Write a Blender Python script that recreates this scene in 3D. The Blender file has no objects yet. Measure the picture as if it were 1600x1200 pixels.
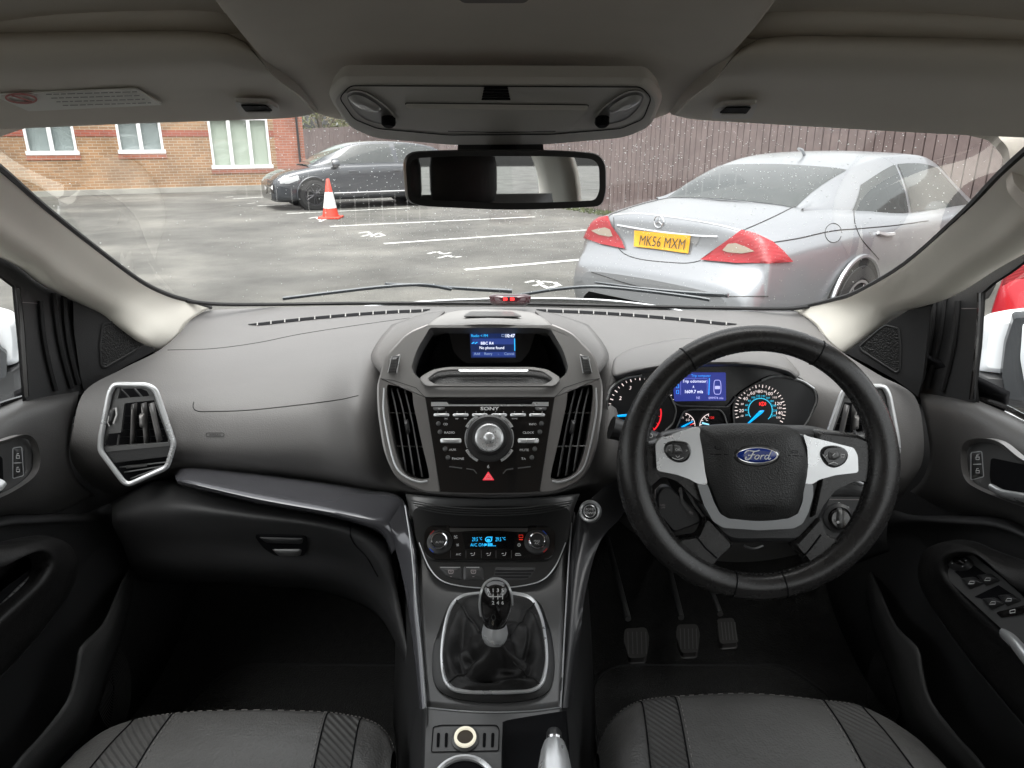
SKY, SUN, EXPO = .15, .9, 1.62
import bpy, math, random
from mathutils import Vector, Matrix, noise
from mathutils.bvhtree import BVHTree
random.seed(7)
V = Vector
SC = bpy.context.scene
COL = SC.collection
F = 1109.0
PIT = math.radians(19.1)
CP, SP = math.cos(PIT), math.sin(PIT)
H = 1.49
CAM = V((0, 0, H))

def ray(px, py):
    a = (px - 800) / F; b = (600 - py) / F
    return V((a, CP + b * SP, -SP + b * CP))
def PD(px, py, d): return CAM + ray(px, py) * d
def PY(px, py, Y):
    r = ray(px, py); return CAM + r * (Y / r.y)
def PX(px, py, X):
    r = ray(px, py); return CAM + r * (X / r.x)
def PZ(px, py, z):
    r = ray(px, py); return CAM + r * ((z - H) / r.z)

def cr(pts, n=6, closed=False):
    """Catmull-Rom through points (tuples or Vectors of any size)"""
    P = [tuple(p) for p in pts]; m = len(P); out = []
    if m < 3 and not closed:
        k = n
        return [tuple(P[0][c] + (P[1][c] - P[0][c]) * i / k for c in range(len(P[0]))) for i in range(k + 1)]
    segs = m if closed else m - 1
    for i in range(segs):
        if closed:
            a, b, c, d = P[(i - 1) % m], P[i], P[(i + 1) % m], P[(i + 2) % m]
        else:
            b, c = P[i], P[i + 1]
            a = P[i - 1] if i > 0 else tuple(2 * b[k] - c[k] for k in range(len(b)))
            d = P[i + 2] if i + 2 < m else tuple(2 * c[k] - b[k] for k in range(len(b)))
        for j in range(n):
            t = j / n; t2 = t * t; t3 = t2 * t
            out.append(tuple(.5 * (2 * b[k] + (c[k] - a[k]) * t + (2 * a[k] - 5 * b[k] + 4 * c[k] - d[k]) * t2
                     + (3 * b[k] - a[k] - 3 * c[k] + d[k]) * t3) for k in range(len(b))))
    if not closed: out.append(P[-1])
    return out

def rnd(pts, r, n=5):
    """round the corners of a closed 2D polygon; r number or list"""
    out = []; m = len(pts)
    for i in range(m):
        p = V(pts[i][:2]); a = V(pts[i - 1][:2]); b = V(pts[(i + 1) % m][:2])
        rr = r[i] if isinstance(r, (list, tuple)) else r
        la, lb = (a - p).length, (b - p).length
        k = min(rr, la * .49, lb * .49)
        if k < 1e-6: out.append(tuple(p)); continue
        s = p + (a - p) / la * k; e = p + (b - p) / lb * k
        for j in range(n + 1):
            t = j / n
            q = s * (1 - t) ** 2 + p * 2 * t * (1 - t) + e * t * t
            out.append(tuple(q))
    return out
def ell(cx, cy, rx, ry, n=32, a0=0, a1=360, rot=0):
    full = abs(a1 - a0) >= 360
    o = []
    for i in range(n if full else n + 1):
        t = math.radians(a0 + (a1 - a0) * i / n)
        x, y = rx * math.cos(t), -ry * math.sin(t); c, s = math.cos(math.radians(rot)), math.sin(math.radians(rot))
        o.append((cx + x * c - y * s, cy + x * s + y * c))
    return o
def resamp(pts, n):
    m = len(pts); P = [V(p) for p in pts] + [V(pts[0])]
    L = [0]
    for i in range(m): L.append(L[-1] + (P[i + 1] - P[i]).length)
    out = []; j = 0
    for i in range(n):
        s = L[-1] * i / n
        while L[j + 1] < s: j += 1
        t = (s - L[j]) / max(1e-9, L[j + 1] - L[j])
        out.append(tuple(P[j].lerp(P[j + 1], t)))
    return out
def inset2(pts, d):
    """crude inward offset toward polygon interior (2D px)"""
    m = len(pts); out = []
    ar = sum(pts[i][0] * pts[(i + 1) % m][1] - pts[(i + 1) % m][0] * pts[i][1] for i in range(m))
    sg = 1 if ar > 0 else -1
    for i in range(m):
        a = V(pts[i - 1][:2]); b = V(pts[(i + 1) % m][:2]); t = (b - a)
        if t.length < 1e-9: out.append(pts[i]); continue
        t.normalize(); out.append((pts[i][0] - t.y * d * sg, pts[i][1] + t.x * d * sg))
    return out

class Pl:
    """a plane in the car; at() is where the sight line of a photo pixel meets it"""
    def __init__(s, p, n):
        s.p = V(p); s.n = V(n).normalized()
        if s.n.dot(CAM - s.p) < 0: s.n = -s.n
    def at(s, px, py, off=0):
        r = ray(px, py); o = s.p + s.n * off
        return CAM + r * ((o - CAM).dot(s.n) / r.dot(s.n))
    def frame(s, px, py, off=0):
        o = s.at(px, py, off)
        u = (s.at(px + 4, py, off) - s.at(px - 4, py, off)); k = u.length / 8; u.normalize()
        v = s.n.cross(u)
        kv = (s.at(px, py - 4, off) - s.at(px, py + 4, off)).length / 8
        return o, u, v, k, kv
def tilt(px, py, d, el=19.1, yaw=0):
    e, y = math.radians(el), math.radians(yaw)
    return Pl(PD(px, py, d), (math.sin(y) * math.cos(e), -math.cos(y) * math.cos(e), math.sin(e)))
def pl3(a, b, c):
    return Pl(a, (b - a).cross(c - a))

class MB:
    def __init__(s): s.v = []; s.f = []; s.m = []; s.cur = 0
    def add(s, vs, fs):
        o = len(s.v); s.v += [V(v) for v in vs]
        for f in fs: s.f.append(tuple(i + o for i in f)); s.m.append(s.cur)
        return s
    def grid(s, rows, cu=False, cv=False):
        n, m = len(rows), len(rows[0]); vs = [p for r in rows for p in r]; fs = []
        for i in range(n if cv else n - 1):
            for j in range(m if cu else m - 1):
                i2, j2 = (i + 1) % n, (j + 1) % m
                fs.append((i * m + j, i * m + j2, i2 * m + j2, i2 * m + j))
        return s.add(vs, fs)
    def net(s, rows, nu=4, nv=4, cu=False, cv=False):
        return s.grid(dense(rows, nu, nv, cu, cv), cu, cv)
    def poly(s, pts): return s.add(pts, [tuple(range(len(pts)))])
    def prism(s, fr, bk):
        n = len(fr); fs = [tuple(range(n)), tuple(range(2 * n - 1, n - 1, -1))]
        fs += [(i, (i + 1) % n, n + (i + 1) % n, n + i) for i in range(n)]
        return s.add(list(fr) + list(bk), fs)
    def plate(s, P, pts, h, base=0):
        fr = [P.at(x, y, base + h) for x, y in pts]; bk = [p - P.n * h for p in fr]
        return s.prism(fr, bk)
    def dome(s, P, pts, h, base=0, steps=((0, 0), (.12, .55), (.3, .85), (.6, 1))):
        """plate with a softly rounded front; steps are (inset share, height share)"""
        c = V((sum(p[0] for p in pts) / len(pts), sum(p[1] for p in pts) / len(pts)))
        rows = []
        for i, hh in steps:
            rows.append([P.at(*(V(p[:2]).lerp(c, i)), base) + P.n * h * hh for p in pts])
        s.grid(rows, cu=True); s.poly(rows[-1]); return s
    def ring(s, P, out, inn, h, base=0, n=96, hin=None):
        ar = lambda L: sum(L[i - 1][0] * L[i][1] - L[i][0] * L[i - 1][1] for i in range(len(L)))
        if ar(out) * ar(inn) < 0: inn = list(inn)[::-1]
        a, b = resamp(out, n), resamp(inn, n)
        # align the starts
        b0 = min(range(n), key=lambda k: (V(b[k]) - V(a[0])).length); b = b[b0:] + b[:b0]
        fo = [P.at(x, y, base + h) for x, y in a]; fi = [P.at(x, y, base + (h if hin is None else hin)) for x, y in b]
        bo = [p - P.n * h for p in fo]; bi = [p - P.n * (h if hin is None else hin) for p in fi]
        return s.grid([bo, fo, fi, bi], cu=True, cv=True)
    def tube(s, pts, r, seg=8, closed=False, caps=True, flat=1.0, up=None):
        P = [V(p) for p in pts]; n = len(P); rows = []; pn = None
        for i in range(n):
            if closed: t = P[(i + 1) % n] - P[i - 1]
            else: t = P[min(i + 1, n - 1)] - P[max(i - 1, 0)]
            if t.length < 1e-9: t = V((0, 0, 1))
            t.normalize()
            if up is not None: nn = V(up) - t * t.dot(V(up))
            elif pn is None:
                nn = t.orthogonal()
            else: nn = pn - t * t.dot(pn)
            if nn.length < 1e-6: nn = t.orthogonal()
            nn.normalize(); pn = nn; bb = t.cross(nn)
            rr = r(i / max(1, n - 1)) if callable(r) else r
            rows.append([P[i] + nn * math.cos(k * 2 * math.pi / seg) * rr * flat + bb * math.sin(k * 2 * math.pi / seg) * rr for k in range(seg)])
        s.grid(rows, cu=True, cv=closed)
        if caps and not closed: s.poly(rows[0][::-1]); s.poly(rows[-1])
        return s
    def lathe(s, prof, o, ax, seg=28, sx=1, u=None, cap=True):
        ax = V(ax).normalized(); u = (V(u) - ax * ax.dot(V(u))).normalized() if u is not None else ax.orthogonal().normalized(); w = ax.cross(u)
        rows = [[V(o) + ax * h + u * math.cos(k * 2 * math.pi / seg) * r * sx + w * math.sin(k * 2 * math.pi / seg) * r for k in range(seg)] for r, h in prof]
        s.grid(rows, cu=True)
        if cap:
            s.poly(rows[-1]); s.poly(rows[0][::-1])
        return s
    def box(s, c, sz, R=None):
        hx, hy, hz = sz[0] / 2, sz[1] / 2, sz[2] / 2; R = R or Matrix.Identity(3)
        vs = [V(c) + R @ V((x * hx, y * hy, z * hz)) for x in (-1, 1) for y in (-1, 1) for z in (-1, 1)]
        return s.add(vs, [(0, 1, 3, 2), (4, 6, 7, 5), (0, 4, 5, 1), (2, 3, 7, 6), (0, 2, 6, 4), (1, 5, 7, 3)])
    def text(s, st, P, px, py, hp, off=.0004, al='c', sx=1, sh=0, rot=0, bold=0, thick=.0003):
        vs, fs = glyph(st, al, bold)
        o, u, v, k, kv = P.frame(px, py, off)
        c, sn = math.cos(math.radians(rot)), math.sin(math.radians(rot)); sc = hp / .7
        out = []
        for x, y in vs:
            y -= .35; x += sh * y; x *= sx * sc; y *= sc
            X, Y = x * c - y * sn, x * sn + y * c
            out.append(o + u * X * k + v * Y * kv)
        return s.add(out, fs)
    def stroke(s, P, pts, w, off=.0005, closed=False):
        """flat line of w px drawn on plane P"""
        n = len(pts); L = []; R = []
        for i in range(n):
            a = V(pts[i - 1] if (i > 0 or closed) else pts[0]); b = V(pts[(i + 1) % n] if (i < n - 1 or closed) else pts[-1])
            t = b - a
            if t.length < 1e-9: t = V((1, 0))
            t.normalize(); nn = V((-t.y, t.x)) * w / 2; p = V(pts[i])
            L.append(P.at(*(p + nn), off)); R.append(P.at(*(p - nn), off))
        return s.grid([L, R], cu=closed)

def dense(rows, nu=4, nv=4, cu=False, cv=False):
    R = [[tuple(p) for p in r] for r in rows]
    if nu > 1: R = [cr(r, nu, cu) for r in R]
    if nv > 1:
        cols = [cr([r[j] for r in R], nv, cv) for j in range(len(R[0]))]
        R = [[cols[j][i] for j in range(len(cols))] for i in range(len(cols[0]))]
    return [[V(p) for p in r] for r in R]
def surf(rows):
    """bicubic evaluator: f(u, v), u along rows (0..len-1), v across"""
    def c1(P, t):
        n = len(P); t = max(0, min(n - 1 - 1e-9, t)); i = int(t); f = t - i
        b, c = P[i], P[i + 1]; a = P[i - 1] if i else b * 2 - c; d = P[i + 2] if i + 2 < n else c * 2 - b
        return .5 * (2 * b + (c - a) * f + (2 * a - 5 * b + 4 * c - d) * f * f + (3 * b - a - 3 * c + d) * f ** 3)
    R = [[V(p) for p in r] for r in rows]
    def f(u, v): return c1([c1(r, v) for r in R], u)
    return f

_G = {}
def glyph(st, al, bold):
    k = (st, al, bold)
    if k in _G: return _G[k]
    cu = bpy.data.curves.new('t', 'FONT'); cu.body = st; cu.size = 1; cu.resolution_u = 2
    cu.align_x = {'c': 'CENTER', 'l': 'LEFT', 'r': 'RIGHT'}[al]; cu.offset = bold
    ob = bpy.data.objects.new('t', cu); me = bpy.data.meshes.new_from_object(ob)
    _G[k] = ([(v.co.x, v.co.y) for v in me.vertices], [tuple(p.vertices) for p in me.polygons])
    bpy.data.objects.remove(ob); bpy.data.curves.remove(cu); bpy.data.meshes.remove(me)
    return _G[k]

def wloc(o):
    p = V((0, 0, 0))
    while o: p += o.location; o = o.parent
    return p
LOCAL = [False]
def mk(name, mb, mat, parent=None, smooth=38, bevel=0, solid=0, bseg=2, sub=0, loc=None, weld=False):
    me = bpy.data.meshes.new(name)
    if parent is not None: off = V((0, 0, 0)) if LOCAL[0] else wloc(parent)
    elif loc is not None: off = V(loc)
    else:
        xs = [v.x for v in mb.v]; ys = [v.y for v in mb.v]; zs = [v.z for v in mb.v]
        off = V(((min(xs) + max(xs)) / 2, (min(ys) + max(ys)) / 2, min(zs)))
    me.from_pydata([v - off for v in mb.v], [], mb.f)
    for m in (mat if isinstance(mat, (list, tuple)) else [mat]): me.materials.append(m)
    if isinstance(mat, (list, tuple)): me.polygons.foreach_set('material_index', mb.m)
    me.validate()
    me.polygons.foreach_set('use_smooth', [bool(smooth)] * len(me.polygons))
    if smooth and smooth < 180: me.set_sharp_from_angle(angle=math.radians(smooth))
    me.update()
    o = bpy.data.objects.new(name, me); COL.objects.link(o)
    if parent is not None: o.parent = parent
    else: o.location = off
    if weld:
        w = o.modifiers.new('w', 'WELD'); w.merge_threshold = 1e-5
    if solid:
        md = o.modifiers.new('s', 'SOLIDIFY'); md.thickness = solid; md.offset = 0
    if bevel:
        md = o.modifiers.new('b', 'BEVEL'); md.width = bevel; md.segments = bseg; md.limit_method = 'ANGLE'; md.angle_limit = math.radians(40); md.harden_normals = False
    if sub:
        md = o.modifiers.new('u', 'SUBSURF'); md.levels = md.render_levels = sub
    return o
def tag(o, label, cat=None, group=None, kind=None):
    if label: o['label'] = label
    if cat: o['category'] = cat
    if group: o['group'] = group
    if kind: o['kind'] = kind
    return o
def thing(name, label, cat, loc, group=None, rz=0):
    o = bpy.data.objects.new(name, None); COL.objects.link(o); o.location = V(loc); o.rotation_euler = (0, 0, rz)
    o.empty_display_size = .05
    return tag(o, label, cat, group)
def patch(f, quad, nu, nv, off, mb):
    """bilinear uv quad on surface f, pushed off along the normal"""
    rows = []
    for i in range(nu + 1):
        s = i / nu; r = []
        for j in range(nv + 1):
            t = j / nv
            uv = [quad[0][k] * (1 - s) * (1 - t) + quad[1][k] * s * (1 - t) + quad[2][k] * s * t + quad[3][k] * (1 - s) * t for k in (0, 1)]
            p = f(*uv); du = f(uv[0] + .02, uv[1]) - f(uv[0] - .02, uv[1]); dv = f(uv[0], uv[1] + .02) - f(uv[0], uv[1] - .02)
            n = du.cross(dv)
            if n.length > 0: n.normalize()
            r.append(p + n * off)
        rows.append(r)
    return mb.grid(rows)

# ---------------------------------------------------------------- materials
def hexc(h):
    c = [int(h[i:i + 2], 16) / 255 for i in (0, 2, 4)]
    return tuple(x / 12.92 if x <= .04045 else ((x + .055) / 1.055) ** 2.4 for x in c)
MATS = {}
def mat(name, col, rough=.5, metal=0, spec=.5, bump=None, var=0, vs=8, coat=0, emit=None, es=1, dirt=None, aniso=0, rvar=0, wave=None, sheen=0):
    """bump = (kind, scale, strength[, distance]); var = share of colour variation at scale vs"""
    if name in MATS: return MATS[name]
    m = bpy.data.materials.new(name); MATS[name] = m; m.use_nodes = True; N = m.node_tree.nodes; L = m.node_tree.links
    b = N['Principled BSDF']
    if isinstance(col, (int, float)): col = (col, col, col)
    b.inputs['Base Color'].default_value = (*col[:3], 1); b.inputs['Roughness'].default_value = rough
    b.inputs['Metallic'].default_value = metal; b.inputs['Specular IOR Level'].default_value = spec
    b.inputs['Coat Weight'].default_value = coat; b.inputs['Coat Roughness'].default_value = .06
    b.inputs['Sheen Weight'].default_value = sheen
    if emit: b.inputs['Emission Color'].default_value = (*emit, 1); b.inputs['Emission Strength'].default_value = es
    tc = N.new('ShaderNodeTexCoord')
    def nz(sc, det=3, r=.6):
        n = N.new('ShaderNodeTexNoise'); n.inputs['Scale'].default_value = sc; n.inputs['Detail'].default_value = det
        n.inputs['Roughness'].default_value = r; L.new(tc.outputs['Object'], n.inputs['Vector']); return n
    if var:
        n = nz(vs, 5); mr = N.new('ShaderNodeMapRange'); L.new(n.outputs['Fac'], mr.inputs['Value'])
        mr.inputs['From Min'].default_value = .25; mr.inputs['From Max'].default_value = .75
        mr.inputs['To Min'].default_value = 1 - var; mr.inputs['To Max'].default_value = 1 + var
        mx = N.new('ShaderNodeVectorMath'); mx.operation = 'SCALE'; mx.inputs[0].default_value = col[:3]
        L.new(mr.outputs['Result'], mx.inputs['Scale']); L.new(mx.outputs[0], b.inputs['Base Color'])
    if rvar:
        n = nz(vs * 3, 4); mr = N.new('ShaderNodeMapRange'); L.new(n.outputs['Fac'], mr.inputs['Value'])
        mr.inputs['From Min'].default_value = .3; mr.inputs['From Max'].default_value = .7
        mr.inputs['To Min'].default_value = max(0, rough - rvar); mr.inputs['To Max'].default_value = rough + rvar
        L.new(mr.outputs['Result'], b.inputs['Roughness'])
    hs = []
    for bb in ([bump] if bump and isinstance(bump[0], str) else (bump or [])):
        kind, sc, st = bb[:3]; dist = bb[3] if len(bb) > 3 else .001
        if kind == 'noise': t = nz(sc, 2).outputs['Fac']
        elif kind == 'grain':
            v = N.new('ShaderNodeTexVoronoi'); v.feature = 'SMOOTH_F1'; v.inputs['Scale'].default_value = sc
            L.new(tc.outputs['Object'], v.inputs['Vector']); t = v.outputs['Distance']
        elif kind == 'wave':
            w = N.new('ShaderNodeTexWave'); w.inputs['Scale'].default_value = sc; w.bands_direction = bb[4]; w.inputs['Distortion'].default_value = bb[5] if len(bb) > 5 else 0
            L.new(tc.outputs['Object'], w.inputs['Vector']); t = w.outputs['Fac']
        bp = N.new('ShaderNodeBump'); bp.inputs['Strength'].default_value = st; bp.inputs['Distance'].default_value = dist
        L.new(t, bp.inputs['Height'])
        if hs: L.new(hs[-1].outputs[0], bp.inputs['Normal'])
        hs.append(bp)
    if hs: L.new(hs[-1].outputs[0], b.inputs['Normal'])
    return m
def emat(name, col, s):
    m = bpy.data.materials.new(name); MATS[name] = m; m.use_nodes = True; N = m.node_tree.nodes; L = m.node_tree.links
    b = N['Principled BSDF']; b.inputs['Base Color'].default_value = (*[c * .6 for c in col], 1)
    b.inputs['Emission Color'].default_value = (*col, 1); b.inputs['Emission Strength'].default_value = s; b.inputs['Roughness'].default_value = .3
    return m
def glassmat(name, tint=(1, 1, 1), ior=1.5, rough=0, gain=1.0):
    m = bpy.data.materials.new(name); m.use_nodes = True; N = m.node_tree.nodes; L = m.node_tree.links
    N.remove(N['Principled BSDF']); o = N['Material Output']
    t = N.new('ShaderNodeBsdfTransparent'); t.inputs[0].default_value = (*tint, 1)
    g = N.new('ShaderNodeBsdfGlossy'); g.inputs['Roughness'].default_value = rough; g.inputs[0].default_value = (1, 1, 1, 1)
    fr = N.new('ShaderNodeFresnel'); ge = N.new('ShaderNodeNewGeometry'); mr = N.new('ShaderNodeMapRange')
    mr.inputs['To Min'].default_value = ior; mr.inputs['To Max'].default_value = 1 / ior      # same reflectance from both sides of the pane
    L.new(ge.outputs['Backfacing'], mr.inputs['Value']); L.new(mr.outputs['Result'], fr.inputs['IOR'])
    ml = N.new('ShaderNodeMath'); ml.operation = 'MULTIPLY'; ml.inputs[1].default_value = gain; ml.use_clamp = True
    mx = N.new('ShaderNodeMixShader'); L.new(fr.outputs[0], ml.inputs[0]); L.new(ml.outputs[0], mx.inputs[0])
    L.new(t.outputs[0], mx.inputs[1]); L.new(g.outputs[0], mx.inputs[2]); L.new(mx.outputs[0], o.inputs['Surface'])
    return m

grain = [('grain', 650, .35, .0006), ('noise', 90, .15, .0006)]
M_door = mat('door_soft_plastic', (.070, .068, .067), .42, bump=grain, var=.06, vs=5)
M_dash = mat('dash_soft_plastic', (.128, .124, .122), .52, spec=.45, bump=grain, var=.06, vs=5)
M_dashmatt = mat('light_matt_plastic', (.23, .224, .218), .55, bump=[('grain', 900, .2, .0004)], var=.05)
M_bezel = mat('graphite_bezel', (.26, .25, .245), .30, metal=.45, bump=[('grain', 1200, .12, .0003)], var=.04)
M_dark = mat('black_plastic', (.032, .032, .033), .5, bump=grain, var=.1, vs=6)
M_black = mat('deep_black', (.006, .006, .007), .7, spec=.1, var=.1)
M_navy = mat('recess_black', (.008, .009, .013), .45, var=.1)
M_gloss = mat('piano_black', (.011, .010, .010), .09, coat=.6, rvar=.03, vs=3)
M_graph = mat('gloss_graphite', (.10, .10, .11), .16, metal=.35, coat=.5, rvar=.04, vs=4)
M_con = mat('console_grey', (.12, .12, .12), .34, metal=.3, bump=[('grain', 1500, .1, .0003)], var=.05)
M_silver = mat('satin_silver', (.74, .75, .76), .30, metal=.6, rvar=.05)
M_silp = mat('silver_paint', (.62, .63, .64), .32, metal=.5)
M_chrome = mat('chrome', (.75, .75, .76), .08, metal=1)
M_btn = mat('button_black', (.04, .04, .041), .35, var=.05)
M_leath = mat('black_leather', (.017, .0165, .0165), .5, spec=.3, bump=[('grain', 700, .4, .0008), ('noise', 60, .3, .002)], var=.12, vs=9, rvar=.08)
M_leathw = mat('worn_leather', (.022, .021, .021), .27, bump=[('grain', 800, .25, .0006)], var=.1, vs=14, rvar=.03)
M_seat = mat('seat_leather', (.095, .093, .090), .37, bump=[('grain', 380, .5, .001), ('noise', 28, .35, .004)], var=.08, vs=12, rvar=.06)
M_rib = mat('ribbed_seat_fabric', (.075, .073, .071), .6, bump=[('wave', 62, .9, .002, 'DIAGONAL'), ('grain', 900, .4, .0006)], var=.08)
M_thread = mat('pale_thread', (.22, .21, .20), .7)
M_cream = mat('cream_trim', (.86, .83, .75), .55, bump=[('grain', 1400, .15, .0003)], var=.03)
M_head = mat('grey_headliner_cloth', (.72, .67, .605), .85, bump=[('wave', 480, .35, .0006, 'X'), ('wave', 480, .35, .0006, 'Y')], var=.04, vs=14)
M_visor = mat('visor_vinyl', (.66, .62, .56), .7, bump=[('grain', 1600, .25, .0003)], var=.03)
M_ohc = mat('overhead_plastic', (.62, .60, .57), .55, bump=[('grain', 1600, .15, .0002)])
M_wht = mat('print_white', (.75, .75, .75), .5)
M_dim = mat('print_grey', (.34, .30, .30), .5)
M_carpet = mat('black_carpet', (.018, .018, .018), .95, bump=[('noise', 300, .8, .003)], var=.3, vs=60, sheen=.1)
M_rubber = mat('rubber', (.015, .015, .016), .6)
M_wpaint = mat('white_car_paint', (.72, .74, .76), .3, coat=.8)
M_e_white = emat('lit_white', (.9, .92, 1), .5)
M_e_cyan = emat('lit_cyan', (.03, .42, .85), .5)
M_e_ice = emat('lit_ice', (.25, .75, .95), .4)
M_e_red = emat('lit_red', (1, .03, .03), .55)
M_e_blue = emat('screen_blue', (.018, .028, .20), .40)
M_e_navy = emat('screen_navy', (.008, .018, .075), .40)
M_e_lil = emat('lit_lilac', (.45, .45, .9), .4)
M_e_lilb = emat('lit_periwinkle', (.16, .18, .62), .4)
M_needle = emat('needle_blue', (.0, .30, .75), .5)
M_e_pink = emat('lit_numeral', (.85, .72, .70), .35)
M_e_dimred = emat('lit_dim_red', (.5, .02, .01), .4)
M_glass = glassmat('windscreen_glass', (.965, .98, .97), 1.45)
M_side = glassmat('side_glass', (.95, .97, .96), 1.45)
# ================================================================ OUTSIDE
from mathutils.geometry import delaunay_2d_cdt
a_, b_ = PZ(600, 381, 0), PZ(943, 358, 0)
D = (b_ - a_); D.z = 0; D.normalize()                      # the way the parking bays point
NN = V((-D.y, D.x, 0)); RZ = math.atan2(D.y, D.x)
def TN(t, n, z=0): return D * t + NN * n + V((0, 0, z))
def tn(p): return (p.dot(D), p.dot(NN), p.z)
T_F = tn(PZ(950, 333, 0))[0]
N_W = (tn(PZ(52, 308, 0))[1] + tn(PZ(413, 296, 0))[1]) / 2

def nodemat(name):
    m = bpy.data.materials.new(name); m.use_nodes = True; return m, m.node_tree.nodes, m.node_tree.links, m.node_tree.nodes['Principled BSDF']
def ramp(N, L, src, stops):
    r = N.new('ShaderNodeValToRGB'); e = r.color_ramp.elements
    while len(e) < len(stops): e.new(.5)
    for k, (p, c) in enumerate(stops): e[k].position = p; e[k].color = (*c, 1) if not isinstance(c, (int, float)) else (c, c, c, 1)
    L.new(src, r.inputs[0]); return r.outputs[0]
# asphalt
M_asph, N, L, b = nodemat('wet_asphalt')
tc = N.new('ShaderNodeTexCoord')
def nt(sc, det, ro=.6):
    n = N.new('ShaderNodeTexNoise'); n.inputs['Scale'].default_value = sc; n.inputs['Detail'].default_value = det; n.inputs['Roughness'].default_value = ro
    L.new(tc.outputs['Object'], n.inputs['Vector']); return n.outputs['Fac']
base = ramp(N, L, nt(.55, 6, .65), [(.3, (.045, .044, .040)), (.5, (.088, .086, .078)), (.7, (.155, .15, .134))])
st = ramp(N, L, nt(90, 3, .7), [(.35, .55), (.65, 1.5)])
mx = N.new('ShaderNodeMix'); mx.data_type = 'RGBA'; mx.blend_type = 'MULTIPLY'; mx.inputs[0].default_value = .8
L.new(base, mx.inputs[6]); L.new(st, mx.inputs[7]); L.new(mx.outputs[2], b.inputs['Base Color'])
rr = ramp(N, L, nt(.8, 5, .6), [(.38, .62), (.6, .9)]); L.new(rr, b.inputs['Roughness'])
bp = N.new('ShaderNodeBump'); bp.inputs['Strength'].default_value = .6; bp.inputs['Distance'].default_value = .01
L.new(nt(120, 3), bp.inputs['Height']); L.new(bp.outputs[0], b.inputs['Normal'])
# worn white line paint
M_line, N, L, b = nodemat('worn_line_paint'); tc = N.new('ShaderNodeTexCoord')
c = ramp(N, L, nt(14, 5, .75), [(.36, (.12, .12, .11)), (.50, (.62, .62, .59)), (.7, (.72, .72, .7))]); L.new(c, b.inputs['Base Color']); b.inputs['Roughness'].default_value = .7
# bricks
def brickmat(name, c1, c2, mo, rot=False):
    m, N, L, b = nodemat(name); tc = N.new('ShaderNodeTexCoord'); sp = N.new('ShaderNodeSeparateXYZ'); cb = N.new('ShaderNodeCombineXYZ')
    L.new(tc.outputs['Object'], sp.inputs[0])
    L.new(sp.outputs['Y' if rot else 'X'], cb.inputs[0]); L.new(sp.outputs['Z'], cb.inputs[1])
    br = N.new('ShaderNodeTexBrick'); br.inputs['Scale'].default_value = 1; br.inputs['Brick Width'].default_value = .225; br.inputs['Row Height'].default_value = .075
    br.inputs['Mortar Size'].default_value = .007; br.inputs['Mortar Smooth'].default_value = .3; br.inputs['Bias'].default_value = 0
    br.inputs['Color1'].default_value = (*c1, 1); br.inputs['Color2'].default_value = (*c2, 1); br.inputs['Mortar'].default_value = (*mo, 1)
    L.new(cb.outputs[0], br.inputs['Vector'])
    nz = N.new('ShaderNodeTexNoise'); nz.inputs['Scale'].default_value = 1.1; nz.inputs['Detail'].default_value = 6; L.new(tc.outputs['Object'], nz.inputs['Vector'])
    r = ramp(N, L, nz.outputs['Fac'], [(.3, .72), (.7, 1.25)])
    mx = N.new('ShaderNodeMix'); mx.data_type = 'RGBA'; mx.blend_type = 'MULTIPLY'; mx.inputs[0].default_value = 1
    L.new(br.outputs['Color'], mx.inputs[6]); L.new(r, mx.inputs[7]); L.new(mx.outputs[2], b.inputs['Base Color']); b.inputs['Roughness'].default_value = .85
    bp = N.new('ShaderNodeBump'); bp.inputs['Strength'].default_value = .5; bp.inputs['Distance'].default_value = .01; bp.invert = True
    L.new(br.outputs['Fac'], bp.inputs['Height']); L.new(bp.outputs[0], b.inputs['Normal']); return m
M_brick = brickmat('brown_brick', (.36, .205, .105), (.26, .15, .08), (.42, .37, .29))
M_brickr = brickmat('red_brick', (.36, .13, .08), (.30, .105, .065), (.34, .27, .23))
M_brickband = brickmat('red_band_brick', (.34, .09, .055), (.30, .08, .05), (.30, .2, .17))
M_upvc = mat('white_upvc', .78, .35)
M_blind = mat('pale_blind', (.58, .62, .54), .7, bump=('wave', 12, .6, .004, 'Z'))
M_blindd = mat('grey_blind', (.36, .39, .40), .6, bump=('wave', 12, .8, .004, 'Z'))
M_wglass = mat('house_window_glass', (.05, .06, .06), .04, spec=.8)
M_concrete = mat('concrete', (.32, .31, .28), .9, var=.15, vs=3)
M_wood = mat('stained_fence_boards', (.165, .126, .12), .8, var=.22, vs=5, bump=('wave', 3, .2, .003, 'X', 6))
M_wood2 = mat('stained_fence_rail', (.085, .058, .055), .8, var=.2)
M_pipe = mat('black_downpipe', .02, .4)

# ground: one sheet to the horizon
g = MB(); g.grid([[V((x, y, 0)) for x in (-220, -60, -20, 0, 20, 60, 220)] for y in (-120, -40, 0, 20, 60, 140, 320)])
tag(mk('ground', g, M_asph), 'grey wet asphalt of the car park', kind='structure')
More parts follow.
